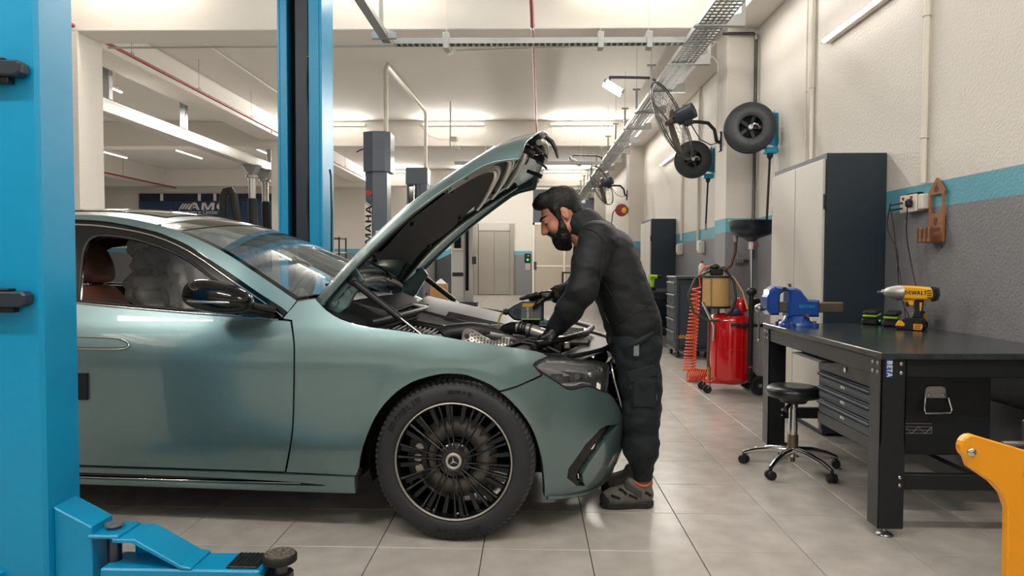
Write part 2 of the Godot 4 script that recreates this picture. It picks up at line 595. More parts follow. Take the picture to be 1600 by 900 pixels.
func body(s: float, y: float) -> Vector3:
	var w := look(tab_w, y)
	var r := Vector2(s, y - 0.352).length()
	var q := (r - 0.405) / 0.05
	w += 0.008 * exp(-q * q) * smoothstep(0.35, 0.6, y)
	if s > 0.15:
		var th := minf((s - 0.15) / 1.1, 1.0) * PI / 2
		return Vector3(0.15 + look(tab_n, y) * sin(th), y, w * pow(maxf(cos(th), 0.0), 0.8))
	if s < -3.35:
		var th := minf((-3.35 - s) / 1.1, 1.0) * PI / 2
		return Vector3(-3.35 - 0.72 * sin(th), y, w * pow(maxf(cos(th), 0.0), 0.65))
	return Vector3(s, y, w)

func body_normal(s: float, y: float) -> Vector3:
	var e := 0.004
	return (body(s + e, y) - body(s - e, y)).cross(body(s, y + e) - body(s, y - e)).normalized()

func curve2(pts: Array, n := 4) -> Array:
	var o := []
	for i in pts.size() - 1:
		var a: Vector2 = pts[maxi(i - 1, 0)]
		var d: Vector2 = pts[mini(i + 2, pts.size() - 1)]
		for k in n: o.append(pts[i].cubic_interpolate(pts[i + 1], a, d, float(k) / n))
	o.append(pts[pts.size() - 1])
	return o

# a trimmed piece of the body surface: outline and holes in (length, height)
func skin(poly: Array, holes := [], off := 0.0, edge := 0.018, ds := 0.05, dy := 0.035) -> ArrayMesh:
	var st := SurfaceTool.new()
	st.begin(Mesh.PRIMITIVE_TRIANGLES)
	var pp := PackedVector2Array(poly)
	var lo := pp[0]
	var hi := pp[0]
	for p in pp:
		lo = lo.min(p); hi = hi.max(p)
	var put := func(q: Vector2) -> void:
		var n := body_normal(q.x, q.y)
		st.set_normal(n)
		st.add_vertex(body(q.x, q.y) + n * off)
	for i in range(int(floor(lo.x / ds)), int(ceil(hi.x / ds))):
		var strip := PackedVector2Array([Vector2(i * ds, lo.y - 0.1), Vector2((i + 1) * ds, lo.y - 0.1), Vector2((i + 1) * ds, hi.y + 0.1), Vector2(i * ds, hi.y + 0.1)])
		for col in Geometry2D.intersect_polygons(pp, strip):
			for j in range(int(floor(lo.y / dy)), int(ceil(hi.y / dy))):
				var cell := PackedVector2Array([Vector2(i * ds - 0.001, j * dy), Vector2((i + 1) * ds + 0.001, j * dy), Vector2((i + 1) * ds + 0.001, (j + 1) * dy), Vector2(i * ds - 0.001, (j + 1) * dy)])
				var bits: Array = Geometry2D.intersect_polygons(col, cell)
				for h in holes:
					var left := []
					for b in bits: left.append_array(Geometry2D.clip_polygons(b, PackedVector2Array(h)))
					bits = left
				for b in bits:
					var id := Geometry2D.triangulate_polygon(b)
					if id.is_empty():
						for k in range(1, b.size() - 1): id.append_array([0, k, k + 1])
					for k in range(0, id.size(), 3):
						var a: Vector2 = b[id[k]]
						var c: Vector2 = b[id[k + 1]]
						var d: Vector2 = b[id[k + 2]]
						if (c - a).cross(d - a) < 0.0:
							var sw := c; c = d; d = sw
						put.call(a); put.call(d); put.call(c)
	if edge > 0.0:
		for loop in [poly] + holes:
			for i in loop.size():
				var a: Vector2 = loop[i]
				var b: Vector2 = loop[(i + 1) % loop.size()]
				var m := maxi(1, int(a.distance_to(b) / 0.04))
				for k in m:
					var p := a.lerp(b, float(k) / m)
					var q := a.lerp(b, float(k + 1) / m)
					var np := body_normal(p.x, p.y)
					var nq := body_normal(q.x, q.y)
					var A := body(p.x, p.y) + np * off
					var B := body(q.x, q.y) + nq * off
					var n := (B - A).cross(np).normalized()
					for v in [A, B, B - nq * edge, A, B - nq * edge, A - np * edge]:
						st.set_normal(n)
						st.add_vertex(v)
	return st.commit()

func strip_path(pts: Array, off: float, sub := 3) -> Array:
	var o := []
	for p in curve2(pts, sub): o.append(body(p.x, p.y) + body_normal(p.x, p.y) * off)
	return o

func both(o: Node3D, called: String, m: ArrayMesh, mt: Material, label := "") -> Node3D:
	var a := part(o, called, m, mt, label)
	var b := part(o, called, m, mt, label)
	b.scale = Vector3(1, 1, -1)
	return a

# roof, windscreen and rear window: a skin spanned between the two roof rails
const RAIL := [[-0.735, 1.036], [-1.015, 1.192], [-1.158, 1.266], [-1.337, 1.338], [-1.545, 1.396], [-1.771, 1.433], [-1.971, 1.443], [-2.4, 1.44], [-2.8, 1.40], [-3.15, 1.30], [-3.5, 1.16], [-3.75, 1.07], [-4.0, 1.05]]
func rail_y(x: float) -> float:
	var a := []
	for i in range(RAIL.size() - 1, -1, -1): a.append(RAIL[i])
	return hermite(a, x)
func over(x: float, v: float) -> Vector3:
	var y := rail_y(x)
	var w := look(tab_w, y) - 0.003
	if x < -3.3: w -= (-3.3 - x) * 0.1
	var b := 1.0 - v * v
	var fwd := 0.0
	if x > -1.9: fwd = 0.24 * smoothstep(-1.9, -0.74, x)
	else: fwd = -0.16 * smoothstep(-2.6, -3.4, x)
	var crown := 0.032 + 0.03 * smoothstep(-1.0, -1.5, x) - 0.02 * smoothstep(-2.4, -3.4, x)
	return Vector3(x + fwd * b, y + crown * b, w * v)
func over_part(x0: float, x1: float, v0: float, v1: float, off: float, nx: int, nv: int) -> Mb:
	return mb().grid(func(a: float, b: float) -> Vector3:
		var x := lerpf(x0, x1, a)
		var v := lerpf(v0, v1, b)
		var e := 0.01
		var n := (over(x + e, v) - over(x - e, v)).cross(over(x, v - e) - over(x, v + e)).normalized()
		if n.y < 0: n = -n
		return over(x, v) + n * off, nx, nv)

const V_ARCH := [Vector2(-0.445, 0.181), Vector2(-0.429, 0.296), Vector2(-0.399, 0.404), Vector2(-0.340, 0.539), Vector2(-0.268, 0.631), Vector2(-0.178, 0.697), Vector2(-0.069, 0.732), Vector2(0.0, 0.738), Vector2(0.069, 0.731), Vector2(0.169, 0.692)]
const V_ARCH2 := [Vector2(0.206, 0.668), Vector2(0.253, 0.630), Vector2(0.313, 0.565), Vector2(0.364, 0.478), Vector2(0.399, 0.372), Vector2(0.417, 0.273), Vector2(0.436, 0.175)]
const V_FENDER_TOP := [Vector2(0.474, 0.806), Vector2(0.413, 0.829), Vector2(0.211, 0.856), Vector2(0.072, 0.870), Vector2(-0.056, 0.890), Vector2(-0.262, 0.913), Vector2(-0.401, 0.928), Vector2(-0.511, 0.955), Vector2(-0.589, 0.995), Vector2(-0.650, 1.043)]
const V_LAMP := [Vector2(0.385, 0.772), Vector2(0.405, 0.786), Vector2(0.450, 0.797), Vector2(0.474, 0.801), Vector2(0.593, 0.786), Vector2(0.816, 0.752), Vector2(0.893, 0.730), Vector2(0.910, 0.715), Vector2(0.876, 0.686), Vector2(0.811, 0.613), Vector2(0.770, 0.622), Vector2(0.712, 0.648), Vector2(0.668, 0.660), Vector2(0.620, 0.658), Vector2(0.579, 0.655), Vector2(0.541, 0.664), Vector2(0.507, 0.688), Vector2(0.467, 0.713), Vector2(0.426, 0.737)]
const V_INTAKE := [Vector2(0.543, 0.250), Vector2(0.544, 0.295), Vector2(0.637, 0.399), Vector2(0.734, 0.453), Vector2(0.782, 0.458), Vector2(0.913, 0.440), Vector2(0.863, 0.411), Vector2(0.757, 0.375), Vector2(0.665, 0.294), Vector2(0.638, 0.249), Vector2(0.66, 0.205), Vector2(0.69, 0.180), Vector2(0.624, 0.194)]
const V_RAIL_LOW := [Vector2(-0.765, 0.985), Vector2(-0.808, 1.012), Vector2(-0.927, 1.074), Vector2(-1.066, 1.152), Vector2(-1.209, 1.229), Vector2(-1.321, 1.288), Vector2(-1.438, 1.332), Vector2(-1.528, 1.359), Vector2(-1.753, 1.402), Vector2(-1.955, 1.418), Vector2(-2.3, 1.415), Vector2(-2.7, 1.37), Vector2(-3.0, 1.26), Vector2(-3.2, 1.08)]
const V_CHROME := [Vector2(-0.785, 0.965), Vector2(-0.879, 1.022), Vector2(-1.080, 1.134), Vector2(-1.311, 1.260), Vector2(-1.519, 1.336), Vector2(-1.738, 1.376), Vector2(-1.938, 1.393), Vector2(-2.3, 1.392), Vector2(-2.7, 1.345), Vector2(-3.0, 1.235)]

func shrink(poly: Array, d: float) -> Array:
	var r := Geometry2D.offset_polygon(PackedVector2Array(poly), -d)
	return Array(r[0]) if r.size() else poly

const CAR_AT := Vector3(-0.268, 0, -3.865)
const CAR_TURN := -0.06458

func car() -> void:
	for i in 760:
		tab_w.append(hermite(PROFILE, i / 500.0))
		tab_n.append(hermite(NOSE, i / 500.0))
	var paint := mat("car_paint", [109, 135, 138], 0.32, 0.6, 1.0)
	paint.clearcoat_roughness = 0.02
	mat("lamp_dark", [16, 18, 20], 0.3)
	mat("lamp_silver", [190, 192, 192], 0.2, 0.9)
	mat("leather", [96, 58, 43], 0.5)
	mat("disc_steel", [122, 117, 111], 0.4, 0.6)
	mat("tyre", [37, 39, 42], 0.6)
	mat("tyre_text", [12, 12, 13], 0.5)
	mat("tread", [58, 60, 62], 0.6)
	mat("rim_black", [16, 18, 21], 0.16, 0.5, 1.0)
	mat("engine_grey", [92, 91, 89], 0.45)
	mat("engine_black", [24, 26, 28], 0.45)
	mat("engine_silver", [186, 182, 174], 0.35, 0.7)
	glass("window_glass", Color(0.75, 0.82, 0.82, 0.1))
	glass("windscreen_glass", Color(0.7, 0.8, 0.82, 0.12))
	glass("lamp_glass", Color(0.95, 0.97, 0.98, 0.04))
	var c := thing("car", "sage green saloon car with raised bonnet and black multi-spoke wheels", "car", CAR_AT, CAR_TURN)
	# ---- painted side panels
	var fender := [Vector2(-0.758, 0.274), Vector2(-0.443, 0.268)]
	fender.append_array(curve2(V_ARCH.slice(1), 3))
	fender.append_array([Vector2(0.206, 0.668), Vector2(0.284, 0.686), Vector2(0.332, 0.701), Vector2(0.420, 0.730)])
	fender.append_array([Vector2(0.383, 0.772), Vector2(0.405, 0.789), Vector2(0.450, 0.801)])
	fender.append_array(curve2(V_FENDER_TOP, 3))
	fender.append_array([Vector2(-0.728, 1.03), Vector2(-0.78, 0.958)])
	fender.append_array(curve2([Vector2(-0.737, 0.952), Vector2(-0.698, 0.819), Vector2(-0.697, 0.633), Vector2(-0.714, 0.435), Vector2(-0.758, 0.274)], 4))
	fender.resize(fender.size() - 1)
	both(c, "fender", skin(fender), paint)
	var door := curve2([Vector2(-0.767, 0.276), Vector2(-0.722, 0.435), Vector2(-0.705, 0.633), Vector2(-0.706, 0.819), Vector2(-0.744, 0.945)], 4)
	door.append_array(curve2([Vector2(-1.0, 0.963), Vector2(-1.258, 0.977), Vector2(-1.6, 1.0), Vector2(-1.93, 1.023)], 3))
	door.append_array([Vector2(-1.93, 0.8), Vector2(-1.925, 0.5), Vector2(-1.92, 0.276)])
	var handle_hole := curve2([Vector2(-1.73, 0.866), Vector2(-1.634, 0.866), Vector2(-1.526, 0.861), Vector2(-1.474, 0.843), Vector2(-1.482, 0.820), Vector2(-1.592, 0.815), Vector2(-1.73, 0.816)], 3)
	var dr := both(c, "front_door", skin(door, [handle_hole]), paint)
	part(dr, "door_handle", skin(shrink(handle_hole, 0.005), [], 0.006, 0.03), paint)
	part(dr, "handle_trim", mb().tube(strip_path(handle_hole, 0.003, 1), 0.0035, 6), M.chrome)
	part(dr, "door_guard", skin([Vector2(-1.70, 0.708), Vector2(-1.652, 0.708), Vector2(-1.656, 0.589), Vector2(-1.70, 0.589)], [], 0.012, 0.015), M.black_matt, "small black pad stuck on the door")
	var rdoor := [Vector2(-1.935, 0.276), Vector2(-1.94, 0.5), Vector2(-1.945, 0.8), Vector2(-1.945, 1.024), Vector2(-2.5, 1.045), Vector2(-2.95, 1.055), Vector2(-2.85, 0.85), Vector2(-2.62, 0.62), Vector2(-2.52, 0.42), Vector2(-2.5, 0.276)]
	both(c, "rear_door", skin(rdoor), paint)
	var quarter := [Vector2(-2.51, 0.27), Vector2(-2.53, 0.42), Vector2(-2.63, 0.62), Vector2(-2.86, 0.85), Vector2(-2.965, 1.05), Vector2(-3.2, 1.07), Vector2(-3.0, 1.23), Vector2(-3.15, 1.295), Vector2(-3.5, 1.155), Vector2(-3.75, 1.07), Vector2(-4.45, 1.02), Vector2(-4.45, 0.25), Vector2(-3.4, 0.2)]
	for k in 9:
		var a := PI * k / 8.0
		quarter.append(Vector2(-2.961 - 0.41 * cos(a), 0.34 + 0.4 * sin(a)))
	both(c, "rear_quarter", skin(quarter, [], 0.0, 0.018, 0.1, 0.07), paint)
	# sill with its dark glossy inlay
	var sill := [Vector2(-2.52, 0.18), Vector2(-0.452, 0.182), Vector2(-0.446, 0.262), Vector2(-2.52, 0.268)]
	var inlay := curve2([Vector2(-2.5, 0.206), Vector2(-1.5, 0.207), Vector2(-0.78, 0.210), Vector2(-0.58, 0.216), Vector2(-0.70, 0.228), Vector2(-1.1, 0.238), Vector2(-1.7, 0.242), Vector2(-2.5, 0.242)], 3)
	var sl := both(c, "side_skirt", skin(sill, [inlay], 0.006, 0.05), paint)
	part(sl, "skirt_inlay", skin(inlay, [], -0.008, 0.01), M.black_gloss)
	part(sl, "skirt_trim", mb().tube(strip_path([Vector2(-2.4, 0.212), Vector2(-1.3, 0.214), Vector2(-0.70, 0.219)], -0.003), 0.0035, 6), M.chrome)
	# bumper with lamp and intake openings
	var bump_ := [Vector2(0.212, 0.660), Vector2(0.284, 0.678), Vector2(0.332, 0.694), Vector2(0.424, 0.722)]
	bump_.append_array(curve2([Vector2(0.430, 0.731), Vector2(0.467, 0.708), Vector2(0.507, 0.683), Vector2(0.541, 0.659), Vector2(0.579, 0.650), Vector2(0.620, 0.653), Vector2(0.668, 0.655), Vector2(0.712, 0.643), Vector2(0.770, 0.617), Vector2(0.815, 0.605), Vector2(0.86, 0.575), Vector2(0.90, 0.53), Vector2(0.97, 0.46), Vector2(1.08, 0.42), Vector2(1.25, 0.41)], 2))
	bump_.append_array([Vector2(1.25, 0.16), Vector2(1.0, 0.13), Vector2(0.82, 0.125), Vector2(0.657, 0.142), Vector2(0.437, 0.171)])
	var back := V_ARCH2.duplicate()
	back.reverse()
	bump_.append_array(curve2(back.slice(1), 3))
	bump_.resize(bump_.size() - 1)
	var bp := both(c, "front_bumper", skin(bump_, [V_INTAKE], 0.0, 0.03, 0.035, 0.03), paint)
	part(bp, "intake_duct", skin(V_INTAKE, [], -0.035, 0.02, 0.035, 0.03), M.black_gloss)
	var blade := [Vector2(0.543, 0.250), Vector2(0.544, 0.295), Vector2(0.637, 0.399), Vector2(0.734, 0.453), Vector2(0.80, 0.456), Vector2(0.70, 0.385), Vector2(0.628, 0.30), Vector2(0.60, 0.25), Vector2(0.63, 0.20), Vector2(0.624, 0.194)]
	part(bp, "intake_blade", skin(curve2(blade, 2), [], -0.004, 0.03, 0.035, 0.03), M.black_gloss)
	for y in [0.30, 0.345, 0.39]:
		part(bp, "intake_slat", mb().tube(strip_path([Vector2(0.60 + (y - 0.30) * 0.9, y - 0.01), Vector2(0.70 + (y - 0.3) * 0.9, y + 0.004)], -0.018), 0.008, 6), M.black_plastic)
	part(bp, "lower_lip", mb().tube(strip_path([Vector2(0.45, 0.167), Vector2(0.657, 0.144), Vector2(0.82, 0.128), Vector2(1.0, 0.132), Vector2(1.25, 0.162)], 0.004), 0.009, 8), paint)
	part(bp, "parking_sensor", skin([Vector2(0.382, 0.521), Vector2(0.378, 0.531), Vector2(0.386, 0.540), Vector2(0.396, 0.540), Vector2(0.404, 0.531), Vector2(0.401, 0.521), Vector2(0.392, 0.517)], [], 0.002, 0.004), paint)
	# grille
	var gr := [Vector2(0.83, 0.60), Vector2(0.91, 0.70), Vector2(0.95, 0.73), Vector2(1.25, 0.735), Vector2(1.25, 0.415), Vector2(1.08, 0.425), Vector2(0.97, 0.465), Vector2(0.90, 0.535)]
	var g := both(c, "grille", skin(gr, [], -0.03, 0.02), M.black_gloss)
	part(g, "grille_trim", mb().tube(strip_path([Vector2(0.97, 0.73), Vector2(0.935, 0.68), Vector2(0.93, 0.6), Vector2(0.965, 0.5), Vector2(1.05, 0.44), Vector2(1.25, 0.425)], -0.005), 0.008, 8), M.chrome)
	for k in 6:
		part(g, "grille_bar", mb().tube(strip_path([Vector2(0.95, 0.46 + k * 0.045), Vector2(1.25, 0.46 + k * 0.045)], -0.02), 0.005, 6), M.chrome)
	# headlamps
	var h := both(c, "headlamp", skin(V_LAMP, [], -0.06, 0.0, 0.03, 0.02), M.lamp_dark)
	part(h, "back_shell", skin(shrink(V_LAMP, -0.03), [], -0.085, 0.0, 0.04, 0.03), M.black_matt)
	part(h, "lens_cover", skin(shrink(V_LAMP, 0.003), [], 0.0, 0.0, 0.03, 0.02), M.lamp_glass)
	part(h, "lamp_rim", mb().tube(strip_path(V_LAMP + [V_LAMP[0]], -0.004, 2), 0.0045, 6), M.black_plastic)
	part(h, "light_strip", mb().tube(strip_path([Vector2(0.47, 0.785), Vector2(0.6, 0.772), Vector2(0.8, 0.741), Vector2(0.865, 0.722), Vector2(0.845, 0.70), Vector2(0.72, 0.718), Vector2(0.6, 0.735)], -0.025), 0.008, 8), M.lamp_silver)
	part(h, "light_strip", mb().tube(strip_path([Vector2(0.52, 0.68), Vector2(0.6, 0.668), Vector2(0.66, 0.675), Vector2(0.72, 0.66)], -0.02), 0.006, 8), M.lamp_silver)
	part(h, "upper_reflector", skin([Vector2(0.42, 0.77), Vector2(0.47, 0.787), Vector2(0.60, 0.772), Vector2(0.80, 0.74), Vector2(0.86, 0.722), Vector2(0.84, 0.705), Vector2(0.70, 0.722), Vector2(0.58, 0.735), Vector2(0.50, 0.735)], [], -0.032, 0.01, 0.03, 0.02), M.lamp_silver)
	part(h, "lower_reflector", skin([Vector2(0.515, 0.688), Vector2(0.545, 0.672), Vector2(0.60, 0.666), Vector2(0.665, 0.668), Vector2(0.72, 0.655), Vector2(0.78, 0.63), Vector2(0.75, 0.655), Vector2(0.68, 0.68), Vector2(0.58, 0.682)], [], -0.03, 0.01, 0.03, 0.02), M.lamp_silver)
	for k in 3:
		var s: float = [0.52, 0.64, 0.74][k]
		var q := body(s, 0.705) - body_normal(s, 0.705) * 0.035
		var m := mb()
		m.xf = Transform3D(Basis.looking_at(-body_normal(s, 0.705)), q)
		m.box(Vector3.ZERO, Vector3(0.07, 0.042, 0.03), 0.006)
		part(h, "projector", m, M.lamp_dark if k != 1 else M.black_gloss)
		var m2 := mb()
		m2.xf = Transform3D(Basis.looking_at(-body_normal(s, 0.705)), q)
		m2.ball(Vector3(0, 0, 0.016), Vector3(0.018, 0.014, 0.012), 12)
		part(h, "projector_lens", m2, M.lamp_silver if k == 2 else M.lamp_glass)
	for k in 7:
		part(h, "reflector_fin", mb().tube(strip_path([Vector2(0.41 + k * 0.012, 0.765 - k * 0.008), Vector2(0.50 + k * 0.02, 0.75 - k * 0.006)], -0.03), 0.003, 5), M.lamp_silver)
	# ---- greenhouse
	var rail := []
	for r in RAIL.slice(0, 10): rail.append(Vector2(r[0], r[1]))
	var low := V_RAIL_LOW.slice(0, 13)
	low.reverse()
	var band := curve2(rail, 3)
	band.append_array(curve2(low, 3))
	both(c, "roof_rail", skin(band, [], 0.0, 0.012), paint)
	var frame := curve2(V_RAIL_LOW, 3)
	frame.append_array([Vector2(-3.18, 1.073), Vector2(-2.5, 1.05), Vector2(-1.93, 1.027), Vector2(-1.6, 1.004), Vector2(-1.258, 0.981), Vector2(-1.0, 0.967), Vector2(-0.80, 0.955)])
	var win := curve2([Vector2(-0.914, 0.990), Vector2(-1.004, 1.055), Vector2(-1.164, 1.138), Vector2(-1.277, 1.204), Vector2(-1.368, 1.248), Vector2(-1.501, 1.292), Vector2(-1.635, 1.324), Vector2(-1.77, 1.337), Vector2(-1.825, 1.326), Vector2(-1.846, 1.285), Vector2(-1.83, 1.2), Vector2(-1.78, 1.026)], 3)
	win.append_array([Vector2(-1.6, 1.014), Vector2(-1.258, 0.992)])
	var win2 := [Vector2(-1.98, 1.04), Vector2(-1.96, 1.35), Vector2(-2.3, 1.36), Vector2(-2.65, 1.32), Vector2(-2.9, 1.22), Vector2(-3.02, 1.08)]
	var fr := both(c, "window_frame", skin(frame, [win, win2], -0.006, 0.02), M.black_gloss)
	part(fr, "window_trim", mb().tube(strip_path(V_CHROME, -0.004), 0.0055, 6), M.chrome)
	part(fr, "belt_trim", mb().tube(strip_path([Vector2(-0.80, 0.953), Vector2(-1.0, 0.965), Vector2(-1.258, 0.979), Vector2(-1.6, 1.002), Vector2(-1.93, 1.025), Vector2(-2.5, 1.047), Vector2(-3.1, 1.06)], 0.0), 0.006, 6), M.chrome)
	part(fr, "window_seal", mb().tube(strip_path(win + [win[0]], -0.006, 1), 0.007, 6), M.black_plastic)
	var fw := part(c, "front_window", skin(win, [], -0.02, 0.0, 0.1, 0.07), M.window_glass)
	fw.scale = Vector3(1, 1, -1)
	both(c, "rear_window", skin(win2, [], -0.015, 0.0, 0.1, 0.07), M.window_glass)
	part(c, "windscreen", over_part(-0.76, -1.46, -0.97, 0.97, -0.003, 20, 20), M.windscreen_glass)
	part(c, "windscreen_band", over_part(-1.40, -1.52, -0.97, 0.97, 0.0, 6, 20), M.black_gloss)
	for s in [-1.0, 1.0]:
		part(c, "pillar_trim", over_part(-0.75, -1.5, 0.965 * s, 1.0 * s, 0.0, 20, 2), M.black_gloss)
	part(c, "roof", over_part(-1.52, -3.0, -1.0, 1.0, 0.0, 30, 24), paint)
	part(c, "glass_roof", over_part(-1.6, -2.75, -0.74, 0.74, 0.004, 20, 16), M.black_gloss)
	part(c, "back_window", over_part(-3.02, -3.68, -0.96, 0.96, 0.0, 14, 14), M.window_glass)
	part(c, "boot_lid", over_part(-3.7, -4.0, -1.0, 1.0, 0.0, 6, 14), paint)
	part(c, "headliner", over_part(-1.5, -2.95, -0.95, 0.95, -0.035, 14, 10), M.black_matt)
	# wipers lie along the foot of the windscreen
	for v in [0.75, -0.1]:
		var w := []
		for k in 9: w.append(over(-0.79 - 0.012 * k, v - 0.09 * k) + Vector3(0.01, 0.02, 0))
		part(c, "wiper", mb().tube(w, 0.008, 6), M.black_plastic)
	mirror(c)
	bonnet(c, paint)
	engine_bay(c, paint)
	cabin(c)
	wheels(c)
	# floor pan closes the underside
	part(c, "floor_pan", mb().bb(Vector3(-4.0, 0.2, -0.78), Vector3(-0.46, 0.28, 0.78), 0.02).bb(Vector3(-0.46, 0.2, -0.55), Vector3(0.6, 0.24, 0.55), 0.02), M.black_matt)

func mirror(c: Node3D) -> void:
	for s in [1.0, -1.0]:
		var o := part(c, "door_mirror", mb().grid(func(a: float, b: float) -> Vector3:
			var ph := a * PI
			var th := b * TAU
			var x := -cos(ph)
			var r := pow(sin(ph), 0.62)
			var up := 0.078 * (1.0 - 0.25 * x) if sin(th) > 0 else 0.062
			return Vector3(-1.005 + 0.15 * x, 1.05 + up * r * sin(th) - 0.012 * x, s * (1.0 + 0.085 * r * cos(th) * (1.0 if cos(th) > 0 else 0.7))), 20, 24), M.black_gloss)
		part(o, "mirror_arm", mb().tube([Vector3(-0.93, 1.02, 0.97 * s), Vector3(-0.88, 1.0, 0.92 * s), Vector3(-0.84, 0.985, 0.85 * s)], [0.045, 0.03, 0.035], 10), M.black_gloss)
		part(o, "indicator_strip", mb().tube([Vector3(-1.15, 1.045, 1.03 * s), Vector3(-1.08, 1.043, 1.083 * s), Vector3(-1.0, 1.041, 1.09 * s), Vector3(-0.92, 1.04, 1.07 * s)], 0.006, 6), M.lamp_silver)
		part(o, "sail_panel", mb().prism([Vector2(-0.80, 0.965), Vector2(-0.97, 0.972), Vector2(-1.02, 1.04), Vector2(-0.96, 1.045)], (0.842 if s > 0 else -0.868), (0.868 if s > 0 else -0.842)), M.black_gloss)

# ---------------------------------------------------------------- raised bonnet
func hood_at(a: float, b: float, drop := 0.0) -> Vector3:
	var e := absf(b)
	var L := 1.12 + 0.22 * pow(1.0 - b * b, 0.7)
	var u := -0.06 * pow(e, 3.0) + a * (L + 0.06 * pow(e, 3.0))
	var z := b * (0.765 + 0.03 * sin(PI * a) - 0.12 * pow(a, 4.0))
	var h := 0.07 * (1.0 - b * b) + 0.05 * sin(PI * minf(a * 1.05, 1.0)) + 0.03 * a
	h -= 0.055 * pow(maxf(0.0, (e - 0.88) / 0.12), 1.5) * (1.0 - 0.3 * a)
	h -= 0.06 * pow(maxf(0.0, (a - 0.86) / 0.14), 2.0)
	return Vector3(u, h - drop, z)

